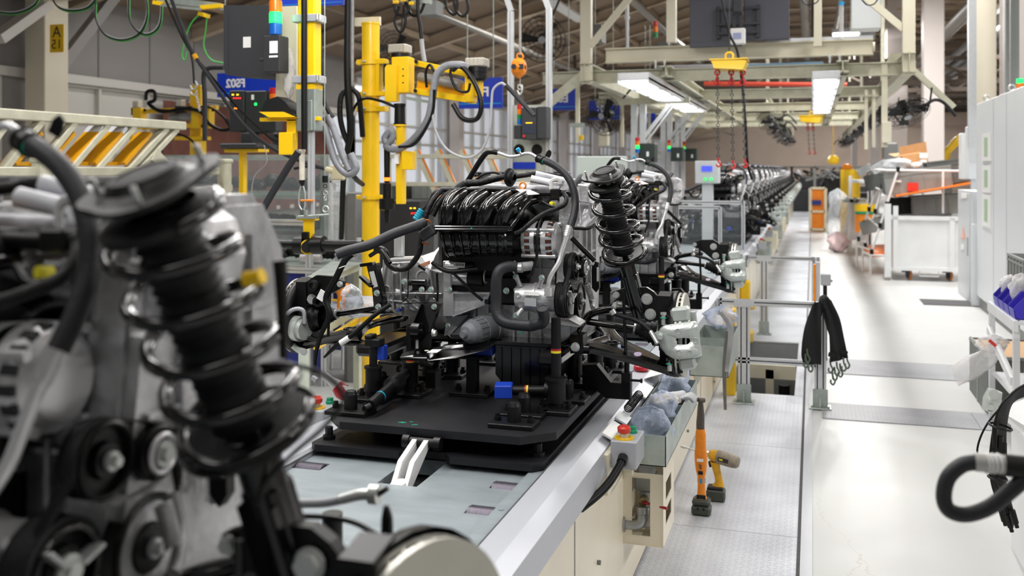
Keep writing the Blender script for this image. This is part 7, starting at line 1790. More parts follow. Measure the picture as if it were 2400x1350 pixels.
m = MB(); m.bb(U(1204,0,8.4).x,U(1221,0,8.4).x,8.4,8.5,U(0,325,8.4).z,U(0,293,8.4).z,.004); tag(obj('switch_box',m,K['charcoal']),'small black switch box below the four colour signal light','switch box')
# yellow orange hoist with hook
HO = thing('chain_hoist','small orange spring balancer hanging on a cord between the aluminium posts','hoist',tuple(aY(1217,182,7.5)))
def O(px,py): return aY(px,py,7.5)
m = MB(); m.tube([O(1219,-30),O(1219,128)],.010,n=8,sp=1); obj('cord',m,mat('grey_cord','9c9a94',.6),HO)
m = MB(); m.tube([O(1219,140),O(1212,134),O(1214,126),O(1222,126),O(1226,134),O(1222,140)],.007,n=8); obj('top_hook',m,K['orange'],HO)
m = MB(); c = O(1216,158); m.lathe(c + V((-.055,0,0)),(1,0,0),[(0,.02),(.006,.055),(.03,.075),(.08,.075),(.105,.055),(.11,.02)],n=10,smooth=False); m.lathe(c + V((0,0,-.09)),(0,0,1),[(0,.01),(.03,.05),(.05,.06)],n=8,smooth=False); obj('drum_housing',m,K['orange'],HO)
m = MB(); m.cyl(c + V((-.02,-.07,0)),c + V((-.02,-.078,0)),.022,n=16); m.bb(c.x + .02,c.x + .06,c.y - .072,c.y - .066,c.z - .02,c.z + .02); obj('face_plate',m,K['ink'],HO)
m = MB(); m.tube([O(1219,180),O(1219,200)],.003,n=6,sp=1); m.tube([O(1219,200),O(1224,210),O(1218,222),O(1212,212)],.007,n=8); m.torus(O(1219,204),(0,1,0),.02,.006,16,6); obj('lower_hook',m,K['zinc'],HO)
# ================================================================ overhead structures and light fixtures
def ibeam(m,a,b,w_,h_,t=.012,up=(0,0,1)):
 a,b = V(a),V(b); u = V(up)
 m.beam(a + u * (h_ / 2 - t / 2),b + u * (h_ / 2 - t / 2),w_,t,up); m.beam(a - u * (h_ / 2 - t / 2),b - u * (h_ / 2 - t / 2),w_,t,up); m.beam(a,b,t * .8,h_,up)
 return m
# fixtures above the near line: one housing per area light
FIXN = ['over the far side of the line, nearest','over the far side of the line, second','over the far side of the line, third','over the walkway, nearest','over the walkway, second','over the walkway, third',
  'over the white aisle, nearest','over the white aisle, second','over the white aisle, third','over the left aisle, nearest','over the left aisle, second','by the left wall column','in the left half of the hall','over the right carts',
  'over the right bay, farther','over the distant left bay','over the distant aisle, first','over the distant aisle, second','over the distant aisle, third','over the distant aisle, fourth','near the far wall','added unseen as floor fill over the aisle by the flow rack','added unseen as fill in the right bay, nearest','added unseen as fill in the right bay behind the booth']
for (x,y,z,sx,sy),nm in zip(LIGHTS,FIXN):
 t = thing('hall_light','long white tube light fixture ' + nm,'ceiling light',(x,y,z),'tube light fixtures under the roof')
 m = MB(); m.bb(x - sx / 2 - .02,x + sx / 2 + .02,y - sy / 2 - .02,y + sy / 2 + .02,z + .01,z + .06); obj('housing',m,K['white'],t)
 m = MB(); m.cyl((x,y - sy / 3,z + .06),(x,y - sy / 3,rz(x) - .02),.006,n=6); m.cyl((x,y + sy / 3,z + .06),(x,y + sy / 3,rz(x) - .02),.006,n=6); obj('hanger_rods',m,K['galv'],t)
t = thing('engine_fill_lamp','unseen tilted fill lamp added over the line to brighten the centre engine','ceiling light',(-1.15,1.73,3.22))  # housing of the added engine fill lamp, out of view
m = MB(); m.box((-1.15,1.75 - .03,3.2 + .03),(1.56,.26,.05),Matrix.Rotation(.85,3,'X')); obj('housing',m,K['white'],t)
for x in (-1.7,-.6):
 m = MB(); m.cyl((x,1.72,3.24),(x,1.72,rz(x)),.006,n=6); obj('hanger_rod',m,K['galv'],t)
t = tag(obj('far_wall_fill_lamp',MB().box((1.5,65.95,5.27),(6.1,.45,.06),Matrix.Rotation(1.0,3,'X')).cyl((0,65.9,5.3),(0,65.9,6.5),.02,n=6).cyl((3,65.9,5.3),(3,65.9,6.5),.02,n=6),K['white']),'long white housing of the fill lamp added to brighten the far wall','ceiling light')  # housing of the lamp added to lift the far wall
# ---- the gantry over the line
G = thing('cream_gantry','cream steel gantry of I beams spanning the line above the engines','gantry',(-.9,11,0))
yA = 10.8
def g(px,py,y=yA): return aY(px or 1700,py,y)
zB = g(1700,122).z
m = MB(); a,b = g(1420,148),g(2046,116); a = V((a.x,yA,zB)); b = V((b.x,yA,zB)); ibeam(m,a,b,.12,.165); m.cyl(b,b + V((.02,0,0)),.05,n=8); obj('cross_beam',m,K['cream'],G)
m = MB(); m.beam(V((g(1795,0).x,yA,zB + .10)),V((b.x,yA,zB + .10)),.06,.04); obj('cable_duct',m,K['alu'],G)
zr = zB - .2
xl,xr = -2.42,.93
for x,nm in ((xl,0),(-1.55,1),(.30,2),(xr,3)):
 m = MB(); ibeam(m,(x,yA - (.3 if nm in (0,3) else .1),zr),(x,24,zr),.12,.2 if nm in (0,3) else .12); obj('runway_beam',m,K['creamd'],G)
for k in range(5):
 y = yA + .15 + k * 3.1
 m = MB(); ibeam(m,(xl - .6,y,zr - .02),(xr + .1,y,zr - .02),.09,.14); obj('cross_member',m,K['creamd'],G)
for (x,y) in ((xl,yA - .2),(xr,yA - .2)):
 m = MB(); m.bb(x - .06,x + .06,y - .05,y + .05,zr - .12,5.6); obj('hanger_post',m,K['cream'],G)
m = MB(); m.beam((xl + .05,yA - .2,zr + .3),(xl + .95,yA - .2,zr + 1.35),.07,.05,(0,1,0)); m.bb(xl + .9,xl + 1.0,yA - .25,yA - .15,zr + .3,5.6); m.beam((xl,yA - .2,zr + 1.5),(xl + .95,yA - .2,zr + 1.5),.05,.06); obj('left_brace',m,K['cream'],G)
m = MB(); m.beam((xr - .05,yA - .2,zr + .35),(xr - .85,yA - .2,zr + 1.1),.07,.05,(0,1,0)); m.bb(xr - .92,xr - .84,yA - .25,yA - .15,zr + .2,5.6); obj('right_brace',m,K['cream'],G)
m = MB(); m.beam((xl,yA - .2,zr),(xl - .65,yA - .2,zr - .5),.1,.05,(0,1,0)); obj('left_knee',m,K['creamd'],G)
for (x,sg) in ((-1.62,1),(.22,1)):
 for dx in (-.05,.05):
  m = MB(); m.cyl((x + dx,yA - .04,zB - .16),(x + dx,yA - .04,zB - .06),.012,n=8); m.cyl((x + dx,yA - .04,zB - .1),(x + dx,yA - .04,zB - .07),.022,n=8); obj('clamp_bolt',m,K['zinc'],G)
# drop posts hanging from the gantry
DP = 'cream drop posts hanging from the gantry'
for i,(px,y0p,y1p,y,lb) in enumerate(((1354,165,333,10.95,'leftmost, with a yellow button'),(1424,195,340,14.05,'beside the blue E06 sign'),(1458,240,345,14.05,'just right of the E06 sign'),(1512,255,335,17.15,'between the aluminium posts'),(1522,255,335,17.15,'behind the aluminium posts'))):
 a,b = aY(px,y0p,y),aY(px,y1p,y); m = MB(); m.bb(a.x - .022,a.x + .022,y - .022,y + .022,b.z,zr); o = tag(obj('drop_post',m,K['cream']),'cream square drop post hanging from the gantry, ' + lb,'post',DP)
 if i == 0:
  m = MB(); m.bb(b.x + .03,b.x + .07,y - .03,y + .02,b.z + .02,b.z + .08,.005); obj('yellow_button',m,K['yel'],o)
  m = MB(); m.bb(b.x - .09,b.x + .09,y - .03,y - .024,b.z + .17,b.z + .22,.003); obj('crossplate',m,K['galv'],o)
 if i == 1:
  m = MB(); q = aY(1419,328,y); m.bb(q.x - .09,q.x + .05,y - .08,y - .02,q.z - .09,q.z + .12,.005); obj('switch_box',m,K['cream'],o)
for i,(px0,px1,y0p,y1p,y,lb) in enumerate(((2026,2034,262,350,14.05,'first'),(2044,2052,240,345,14.05,'second'),(2066,2080,150,345,10.95,'widest'))):
 a,b = aY(px0,y0p,y),aY(px1,y1p,y); m = MB(); m.bb(a.x,b.x,y - .03,y + .03,b.z,max(a.z,zr)); tag(obj('drop_post',m,K['cream']),'cream drop post at the right end of the gantry, %s from the left' % lb if lb != 'widest' else 'widest cream drop post at the right end of the gantry','post','cream drop posts on the right')
m = MB(); a,b = aY(2068,335,10.82),aY(2090,285,10.82); m.bb(a.x,b.x,10.82,10.92,a.z,b.z,.006); tag(obj('switch_box',m,K['cream']),'cream switch box on the widest right drop post','switch box')
# ---- LED fixtures hanging below the runway
def led(x0,x1,y0,y1,z,label):
 t = thing('led_light',label,'ceiling light',((x0 + x1) / 2,(y0 + y1) / 2,z),'led panel lights under the gantry')
 m = MB(); m.bb(x0 - .03,x1 + .03,y0 - .02,y1 + .02,z + .02,z + .10,.006); m.bb(x0 - .03,x0 - .02,y0 - .02,y1 + .02,z - .01,z + .05); m.bb(x1 + .02,x1 + .03,y0 - .02,y1 + .02,z - .01,z + .05); obj('housing',m,K['alu'],t)
 n_ = 6; L_ = (y1 - y0) / n_
 for k in range(n_):
  m = MB(); m.bb(x0,x1,y0 + k * L_ + .045,y0 + (k + 1) * L_ - .045,z + .008,z + .02); obj('lit_panel',m,K['led'],t)
 for k in range(1,n_):
  m = MB(); m.bb(x0 - .02,x1 + .02,y0 + k * L_ - .04,y0 + k * L_ + .04,z - .012,z + .02); obj('divider',m,K['lgrey'],t)
 for y in (y0 + .5,y1 - .5):
  m = MB(); m.cyl(((x0 + x1) / 2,y,z + .1),((x0 + x1) / 2,y,zr - .1),.012,n=8); obj('hanger',m,K['galv'],t)
led(-1.86,-1.60,9.7,15.2,2.55,'long lit led fixture with six bright panels under the gantry on the left')
led(.02,.22,9.8,15.6,2.52,'long lit led fixture seen end-on under the gantry on the right')
for (px,py,d,w_) in ((1983,78,24,.3),(1972,168,26,.25),(2003,165,30,.2)):
 q = aD(px,py,d); m = MB(); m.bb(q.x - w_,q.x + w_,q.y,q.y + .4,q.z - .02,q.z + .02); lens = obj('roof_lamp',m,K['led']); tag(lens,{1983: 'square lit roof lamp beside the grey box right of the monitors',1972: 'small lit roof lamp below the right end of the gantry beam, left one',2003: 'small lit roof lamp below the right end of the gantry beam, right one'}[px],'ceiling light')
 m = MB(); m.bb(q.x - w_ - .03,q.x + w_ + .03,q.y - .02,q.y + .42,q.z + .02,q.z + .12); m.cyl((q.x,q.y + .2,q.z + .1),(q.x,q.y + .2,6.5),.02,n=6); obj('housing',m,K['lgrey'],lens)
# ---- monitors seen from the back
y_ = 10.6
MON = thing('monitor_pair','pair of dark grey monitors seen from behind above the gantry beam','monitor',tuple(aY(1732,112,y_)))
a,b = aY(1616,112,y_),aY(1740,0,y_); top = b.z + .35
m = MB(); m.bb(a.x,b.x,y_,y_ + .06,a.z,top,.01); c,d = aY(1743,110,y_),aY(1850,0,y_); m.bb(c.x,d.x,y_,y_ + .06,aY(1730,97,y_).z,top,.01)
for k in range(2):
 xx = (a.x if k == 0 else c.x) + .04
 for j in range(3): m.bb(xx + j * .16,xx + j * .16 + .1,y_ - .004,y_,a.z + .06,a.z + .065)
obj('monitor_back',m,mat('monitor_grey','4a4b55',.5),MON)
MM = mat('mount_black','26272d',.45)
for px in (1684,1777):
 m = MB(); q = aY(px,60,y_); m.bb(q.x - .02,q.x + .02,y_ - .05,y_ - .0,aY(1730,90,y_).z,aY(1730,15,y_).z,.004); obj('mount_arm',m,MM,MON)
for py in (22,58,78):
 m = MB(); m.bb(aY(1682,0,y_).x,aY(1782,0,y_).x,y_ - .07,y_ - .05,aY(1730,py + 3,y_).z,aY(1730,py - 3,y_).z,.003); obj('mount_rail',m,MM,MON)
for px in (1722,1738):
 m = MB(); q = aY(px,50,y_); m.bb(q.x - .02,q.x + .02,y_ - .09,y_ - .06,aY(1730,66,y_).z,aY(1730,36,y_).z,.003); obj('mount_plate',m,MM,MON)
m = MB(); a,b = aY(1713,106,y_ - .1),aY(1748,68,y_ - .1); m.bb(a.x,b.x,y_ - .2,y_ - .1,a.z,b.z,.008); WB = tag(obj('white_box',m,K['white']),'small white electrical box hanging before the monitors','box')
m = MB(); m.bb(a.x + .03,b.x - .04,y_ - .205,y_ - .2,a.z + .05,b.z - .05); obj('label',m,mat('lilac_sticker','9aa2c8',.5),WB)
m = MB(); q = aY(1728,15,y_ - .15); m.bb(q.x - .05,q.x + .06,q.y - .05,q.y + .02,q.z - .07,q.z + .1,.015); tag(obj('sensor_head',m,K['dgrey']),'dark grey sensor head before the monitors, at the top edge','sensor')
# ---- yellow spreader with chains
def spreader(px0,px1,pyt,pyb,y,label,chains):
 a,b = aY(px0,pyb,y),aY(px1,pyt,y); t = thing('chain_spreader',label,'hoist',((a.x + b.x) / 2,y,a.z))
 h_ = b.z - a.z; w_ = b.x - a.x
 m = MB(); m.poly3([(a.x,y - .12,b.z),(b.x,y - .12,b.z - h_ * .2),(b.x - .03,y - .12,a.z),(a.x + .03,y - .12,a.z + h_ * .2)],(0,.3,0)); m.bb(a.x - .01,b.x + .01,y - .13,y + .19,b.z - h_ * .12,b.z - h_ * .02); obj('yellow_body',m,K['yel'],t)
 m = MB(); cx = (a.x + b.x) / 2; m.torus((cx,y,b.z + .03),(0,1,0),.035,.010,20,8); obj('lifting_eye',m,K['yel'],t)
 m = MB(); m.cyl((cx,y,b.z + .06),(cx,y,5.8),.006,n=6); obj('suspension_chain',m,K['chain'],t)
 for (px,p1) in chains:
  q = aY(px,pyb - 6,y + .03); e = aY(px + (px - (px0 + px1) / 2) * .05 + 4,p1,y + .03)
  m = MB()
  n_ = int((q.z - e.z) / .035)
  for k in range(n_):
   p = q.lerp(e,(k + .5) / n_); m.torus(p,(1,0,0) if k % 2 else (0,1,0),.014,.004,8,4)
  obj('chain',m,K['chain'],t)['kind'] = 'stuff'
  m = MB()
  for k in range(3): m.torus(q - V((0,0,.03 + .045 * k)),(1,0,0) if k % 2 else (0,1,0),.022,.008,12,5)
  obj('red_hook',m,K['chainr'],t)
  m = MB(); m.tube([e,e - V((0,0,.03)),e + V((.02,0,-.06)),e + V((.0,0,-.08)),e + V((-.02,0,-.06))],.008,n=7); obj('red_hook',m,K['chainr'],t)
 return t
spreader(1668,1751,138,168,9.0,'yellow chain spreader with red hooks and long chains over the line',((1681,370),(1714,375),(1741,372)))
spreader(1873,1930,270,290,16.5,'smaller yellow chain spreader farther down the line',((1893,350),(1905,350)))
cable('black_cable',[aY(1688,-20,9.2),aY(1700,40,9.2),aY(1712,85,9.2),aY(1728,120,9.2),aY(1740,200,9.2),aY(1748,300,9.2),aY(1752,380,9.2),aY(1762,420,9.3)],.012,K['satin'],'long black cable hanging from the monitors past the yellow spreader')
for i,(pts,lb) in enumerate((([(1868,-15),(1890,10),(1915,5),(1920,-15)],'thin cable loop at the top edge right of the monitors'),([(2010,-15),(2030,10),(2050,8),(2062,-15)],'thin cable loop at the top edge before the grey box'))):
 cable('thin_cable',[aY(a,b,9.5) for a,b in pts],.006,K['satin'],lb)
for i,(pts,y,lb) in enumerate((([(928,-15),(925,20),(935,35),(955,30),(962,-15)],6.3,'black cable loop at the top edge, left one above the yellow arm'),([(935,15),(925,50),(938,75),(950,55),(948,15)],6.3,'black cable coil hanging lowest above the yellow arm'),([(950,5),(965,35),(985,30),(1000,-10)],6.35,'black cable sagging right of the coil above the yellow arm'),([(1043,-15),(1048,20),(1065,34),(1072,10),(1070,-15)],6.4,'black cable loop at the top edge left of the aluminium posts, first'),([(1062,-15),(1068,22),(1085,38),(1097,20),(1092,-15)],6.4,'black cable loop at the top edge left of the aluminium posts, second'))):
 cable('black_cable',[aY(a,b,y) for a,b in pts],.011,K['satin'],lb)
cable('black_cable',[aY(978,-15,6.3),aY(980,30,6.3),aY(985,60,6.3),aY(988,92,6.3)],.014,K['satin'],'straight black cable hanging to the grey sleeve over the yellow arm')
cable('grey_sleeve',[aY(988,92,6.3),aY(990,115,6.3),aY(995,145,6.3)],.017,K['lgrey'],'light grey sleeve at the end of the straight black cable','sleeve')
for (px,py) in ((928,5),(945,0),(965,8)):
 m = MB(); q = aY(px,py,6.3); m.box(q,(.04,.03,.025),None,.005)
 tag(obj('yellow_clip',m,K['yel']),'small yellow cable clip on the rail above the yellow arm, %s of three' % {928: 'left',945: 'middle',965: 'right'}[px],'clip')
m = MB(); m.beam(aY(920,-4,6.35),aY(1010,5,6.35),.05,.03); tag(obj('festoon_rail',m,K['galv']),'galvanised festoon rail at the top edge above the yellow arm','rail')
m = MB(); a,b = aY(985,35,9.0),aY(1022,0,9.0); m.bb(a.x,b.x,9.0,9.2,a.z,b.z); m.bb(a.x + .03,a.x + .06,9.05,9.1,b.z,rz(a.x)); tag(obj('junction_box',m,K['mgrey']),'grey green junction box under the roof near the top edge','box')
# ---- fans
FB = mat('fan_black','141414',.5)
def fan(c,d,R,label,group=None,hang=None,face=(1,0,0)):
 c = V(c); d = V(d).normalized(); t = thing('industrial_fan',label,'fan',tuple(c),group); p,q = perp(d)
 m = MB()
 for rr,o in ((R,.0),(R * .98,.10),(R * .8,.12),(R * .6,.14),(R * .4,.15),(R * .8,-.03),(R * .6,-.05),(R * .4,-.06)): m.torus(c + d * o * R * 2,d,rr,R * .012,28,4)
 for k in range(20):
  g_ = k * math.pi / 10; e = p * math.cos(g_) + q * math.sin(g_)
  m.tube([c + e * R * .15 + d * .30 * R,c + e * R * .6 + d * .28 * R,c + e * R + d * .1 * R,c + e * R],R * .008,n=4,sp=1)
  m.tube([c + e * R * .15 - d * .12 * R,c + e * R * .6 - d * .10 * R,c + e * R],R * .008,n=4,sp=1)
 obj('guard',m,FB,t)
 for k in range(3):
  g_ = k * 2.0944; e = p * math.cos(g_) + q * math.sin(g_); f_ = d.cross(e); m = MB()
  m.poly3([c + e * R * .1 - f_ * R * .08 + d * .03 * R,c + e * R * .85 - f_ * R * .28 + d * .02 * R,c + e * R * .9 + f_ * R * .1 + d * .16 * R,c + e * R * .1 + f_ * R * .08 + d * .12 * R],d * R * .02); obj('blade',m,FB,t)
 m = MB(); m.lathe(c - d * R * .5,d,[(0,0),(0,R * .2),(R * .1,R * .24),(R * .38,R * .24),(R * .4,R * .12),(R * .55,R * .12)],n=20); obj('motor',m,FB,t)
 m = MB(); m.cyl(c + d * R * .30,c + d * R * .33,R * .16,n=20); obj('hub_badge',m,K['lgrey'],t)
 if hang is not None:
  m = MB(); m.tube([c - d * R * .3,c - d * R * .55 + V((0,0,R * .1)),V(hang)],R * .05,n=8); obj('bracket',m,FB,t)
 return t
qf = aY(1272,92,12.0); FAN1 = fan(qf,(.15,-1,-.25),.30,'black industrial fan behind the aluminium posts near the top','black industrial fans',(qf.x + .35,12.5,4.5))
q = aY(928,115,14.0); fan(q,(.1,-1,-.3),.30,'dark fan half hidden above the motor of the yellow arm','black industrial fans',(q.x,14.4,4.6))
q = aY(1418,270,12.5); fan(q,(-.5,-1,-.2),.27,'dark fan hanging before the blue E06 sign','black industrial fans',(q.x + .3,12.8,zr))
# ceiling arm fan on the right
q = aY(2122,262,11.2); FR = fan(q,(.3,-.5,-.85),.25,'big black fan tilted down on the cream diagonal arm at the right','black industrial fans')
m = MB(); m.tube([aY(2160,258,11.2),aY(2178,240,11.2),aY(2195,234,11.2),aY(2215,243,11.2),aY(2240,272,11.2)],.018,n=10); m.tube([aY(2172,262,11.2),aY(2180,235,11.2),aY(2184,205,11.2)],.010,n=8); m.beam(aY(2135,245,11.2),aY(2170,258,11.2),.05,.05); obj('support_arm',m,FB,FR)
m = MB(); m.poly3([aY(2075,150,11.3),aY(2088,124,11.3),aY(2114,125,11.3),aY(2135,148,11.3),aY(2242,247,11.3),aY(2232,256,11.3),aY(2128,160,11.3),aY(2100,143,11.3)],(0,.08,0)); tag(obj('diagonal_arm',m,K['creamd']),'cream diagonal steel arm reaching right from the gantry to the fan','arm')
for i in range(9):
 y = 17.5 + i * 2.6
 dup(FR,(1.12 + .03 * (i % 2),y,2.62),'black fan in the distant row under the right beams, %s from the camera' % ('first second third fourth fifth sixth seventh eighth ninth'.split()[i]),'distant fans under the right beams',rz=.3 * i)
for i in range(6):
 dup(FR,(-.8,20 + i * 3.0,2.62),'black fan hanging over the distant engine row, %s from the camera' % ('first second third fourth fifth sixth'.split()[i]),'distant fans over the engine row',rz=.5 * i)
m = MB(); ibeam(m,(1.13,16.8,2.93),(1.13,40,2.93),.1,.14); ibeam(m,(-.8,18,2.93),(-.8,40,2.93),.1,.14)
for y in (14.5,22,30,38):
 m.bb(1.10,1.16,y + 3,y + 3.06,2.98,6.5); m.bb(-.83,-.77,y + 4,y + 4.06,2.98,6.5)
tag(obj('support_rail',m,K['creamd']),'cream beams on hangers carrying the distant rows of fans','beam')
# ---- aluminium portals with screens left of the line, beyond the third engine
for i,(px,w_,y,lbl) in enumerate(((1497,20,12.5,'nearest'),(1562,15,16.0,'middle'),(1594,13,18.5,'farthest'))):
 a = aY(px - w_ / 2,260,y); b = aY(px + w_ / 2,260,y)
 t = thing('aluminium_portal','%s of the aluminium profile portals left of the distant engines' % lbl,'portal',((a.x + b.x) / 2,y,0),'aluminium portals')
 zt = aY(px,{0: 245,1: 262,2: 268}[i],y).z
 for x in (a.x,b.x): m = MB(); m.bb(x - .04,x + .04,y - .04,y + .04,0,zt); [m.bb(x - .02 + k * .04 - .004,x - .02 + k * .04 + .004,y - .041,y - .039,0,zt) for k in range(2)]; obj('post',m,K['alu'],t)
 m = MB(); m.beam((b.x,y,zt - .45),(b.x + .35,y,zt),.05,.05,(0,1,0)); m.beam((b.x,y,zt - .55),(b.x + .4,y,zt - .02),.02,.05,(0,1,0)); obj('knee_brace',m,K['alu'],t)
 m = MB(); m.bb(a.x - .5,b.x + .6,y - .04,y + .04,zt,zt + .08); obj('head_beam',m,K['creamd'],t)
for i,(px0,px1,py0,py1,y,sx) in enumerate(((1496,1534,336,380,12.21,1494),(1572,1600,345,378,15.71,1568),(1606,1632,348,378,18.21,1603))):
 a,b = aY(px0,py1,y),aY(px1,py0,y); m = MB(); m.bb(a.x,b.x,y,y + .25,a.z,b.z,.006); nm_ = ['nearest','middle','farthest'][i]
 o = tag(obj('operator_terminal',m,mat('dark_green_case_%d' % i,'24302c',.5)),'dark operator cabinet with a small white label on the %s aluminium portal' % nm_,'terminal','operator cabinets on the portals')
 m = MB(); q = aY((px0 + px1) / 2 + 3,(py0 + py1) / 2 + 3,y); m.bb(q.x - .015,q.x + .015,y - .004,y,q.z - .03,q.z + .03); obj('label',m,K['sticker'],o)
 q = aY(sx,py1 - 22,y - .1); stack('',q.x,y - .1,q.z,.028,.048,['lampb','lampg','lampo','lampr'],'signal tower with lit green lens beside the %s portal cabinet' % nm_)
# generic cladding of the space above the distance: ducts and tv light row
m = MB(); a,b = aD(2012,140,30),aD(2060,60,30); 
for k in range(3): m.cyl((4.2 + k * .5,20,5.2 + .1 * k),(4.2 + k * .5,60,5.2 + .1 * k),.12,n=10)
tag(obj('roof_ducts',m,K['alumd']),'three grey roof ducts running away above the right side','duct')
m = MB(); a,b = aY(1995,68,11.5),aY(2064,-30,11.5); m.bb(a.x,b.x,11.5,11.8,a.z,b.z,.006); tag(obj('electrical_cabinet',m,K['greyb']),'pale grey electrical cabinet behind the right gantry brace','cabinet')
m = MB(); a,b = aY(2020,90,12.5),aY(2052,68,12.5); m.bb(a.x,b.x,12.5,12.8,a.z,b.z,.006); m.bb(a.x,b.x,12.6,12.7,b.z,b.z + .5); tag(obj('electrical_box',m,K['mgrey']),'darker grey box below the pale cabinet at the right gantry','box')
m = MB(); m.cyl(aY(1972,92,10.7),aY(1972,10,10.7),.022,n=12); pp = tag(obj('vent_pipe',m,K['bagmilk']),'clear pipe with a blue cap standing on the gantry beam','pipe')
m = MB(); m.cyl(aY(1972,13,10.7),aY(1972,4,10.7),.026,n=12); obj('blue_cap',m,K['cyan'],pp)
m = MB(); m.tube([aY(1470,10,11.5),aY(1470,118,11.5)],.022,n=12,sp=1); m.cyl(aY(1470,45,11.5),aY(1470,38,11.5),.032,n=12); tag(obj('conduit_pipe',m,K['alu']),'grey conduit pipe standing on the gantry beam left of the monitors','pipe')
m = MB(); a,b = aY(1388,98,13),aY(1410,56,13); m.bb(a.x,b.x,13,13.3,a.z,b.z,.005); tag(obj('electrical_box',m,K['mgrey']),'grey green box behind the left gantry brace','box')
m = MB(); a,b = aY(1505,115,14),aY(1575,105,14); m.bb(a.x,b.x,14,14.6,a.z - .1,b.z,.01); m.bb(a.x + .2,a.x + .35,14.2,14.4,b.z,b.z + .08); tag(obj('roof_unit',m,K['mgrey']),'flat grey roof unit behind the gantry beam','unit')
q = aY(1536,88,14.2); stack('',q.x,14.2,q.z,.035,.08,['lampgo','lampo','lampr'],'unlit red, orange and green signal tower on the flat grey roof unit')
# coloured crane rails in the distance
for (p,q_,r,mm,lb) in (((1650,196),(1985,199),.035,'lampr','red crane rail pipe crossing below the gantry'),((1540,158),(1930,150),.03,'lgrey','grey crane rail crossing below the gantry beam')):
 m = MB(); m.cyl(aY(*p,15),aY(*q_,15),r,n=10); tag(obj('crane_rail',m,mat('salmon_red','d8523e',.4) if mm == 'lampr' else K[mm]),lb,'rail')
m = MB(); m.beam(aY(1755,156,13),aY(1930,150,13),.06,.06); tag(obj('crane_rail',m,mat('pale_blue_rail','86a8c4',.4)),'pale blue crane rail below the right half of the gantry beam','rail')
# ================================================================ right side of the aisle
# ---- pale grey booth wall
BO = thing('grey_booth','big pale grey machine booth wall along the right of the aisle','booth',(1.95,11,0))
m = MB(); m.bb(1.90,2.6,7.2,12.9,.14,2.46,.004); obj('side_panel',m,K['greyb'],BO)
m = MB(); m.bb(1.93,2.6,7.2,12.88,0,.14); obj('plinth',m,K['mgrey'],BO)
for y in (9.2,11.0,11.75): m = MB(); m.bb(1.897,1.90,y,y + .006,.16,2.45); obj('panel_seam',m,K['lgrey'],BO)
for y in (10.9,12.4): m = MB(); m.torus((1.93,y,2.50),(0,1,0),.03,.008,16,6); obj('lifting_eye',m,K['zinc'],BO)
for (p0,p1) in (((2303,310),(2322,378)),((2303,388),(2322,450)),((2303,458),(2322,528))):
 a,b = aX(p0[0],p1[1],1.895),aX(p1[0],p0[1],1.895)
 s_ = thing('wall_notice','white framed notice with green print on the grey booth, %s' % {310: 'topmost',388: 'middle',458: 'lowest'}[p0[1]],'notice',(1.895,(a.y + b.y) / 2,a.z),'notices on the grey booth')
 m = MB(); m.bb(1.888,1.899,a.y,b.y,a.z,b.z); obj('frame',m,K['white'],s_)
 m = MB(); yy0,yy1 = sorted((a.y,b.y)); w_ = yy1 - yy0; m.bb(1.885,1.888,yy0 + w_ * .3,yy1 - w_ * .3,a.z + .06,b.z - .05); obj('green_print',m,mat('pale_green_print','9fb89a',.6),s_)
# lower grey duct above the booth edge, posts behind
for (px0,px1,d,z0,z1,mm,lb) in ((2270,2288,12.6,1.95,5.5,'alu','tall slotted aluminium post at the left edge of the booth'),(2357,2366,11.5,2.3,5.5,'mgrey','thin grey post above the booth near the right edge'),(2368,2388,11.8,2.3,5.5,'tote','thick grey green post above the booth near the right edge')):
 a,b = aD(px0,300,d),aD(px1,300,d); m = MB(); m.bb(a.x,b.x,a.y,a.y + .1,z0,z1)
 tag(obj('tall_post',m,K[mm]),lb,'post')
q = aD(2391,208,11.0); stack('',q.x,q.y,q.z - .05,.04,.055,['lampr','lampo','lampg'],'signal light with lit green top lens at the right edge above the booth')
# ---- electrical cabinets at the booth end
EC = thing('electrical_cabinet','narrow light grey electrical cabinet with a warning triangle, beside the booth','cabinet',(1.95,13.6,0))
m = MB(); m.bb(1.87,2.3,13.0,14.25,0,1.40,.004); obj('body',m,K['grey'],EC)
m = MB(); m.bb(1.862,1.87,13.2,14.2,.06,1.37,.002); dr = obj('door',m,K['grey'],EC)
m = MB(); m.poly3([aX(2253,560,1.858),aX(2262,560,1.858),aX(2257,530,1.858)],(-.002,0,0)); obj('warning_triangle',m,K['lampo'],dr)
m = MB(); a = aX(2265,598,1.856); b = aX(2265,555,1.856); m.bb(1.85,1.862,13.3,13.36,a.z,b.z); obj('handle',m,K['lgrey'],dr)
for (x0,y0,x1_,y1) in ((2253,452,2266,465),(2252,572,2260,585)):
 m = MB(); m.poly3([aX(x0,y1,1.858),aX(x1_,y1,1.858),aX(x1_,y0,1.858),aX(x0,y0,1.858)],(-.002,0,0)); obj('label',m,K['sticker'],dr)
m = MB(); m.bb(1.85,2.3,12.92,13.0,0,1.0); obj('kick_panel',m,K['greyb'],EC)
m = MB(); a,b = aD(2254,420,13.6),aD(2272,312,13.6); m.bb(a.x,b.x,a.y,a.y + .3,a.z,b.z,.005); tag(obj('wall_box',m,K['greyb']),'smaller left pale grey box above the narrow electrical cabinet','box')
m = MB(); c,d = aD(2270,420,12.9),aD(2288,296,12.9); m.bb(c.x,d.x,c.y,c.y + .3,c.z,d.z,.005); m.bb(c.x + .05,c.x + .12,c.y + .1,c.y + .2,1.40,c.z); tag(obj('wall_box',m,K['greyb']),'taller right pale grey box above the narrow electrical cabinet','box')
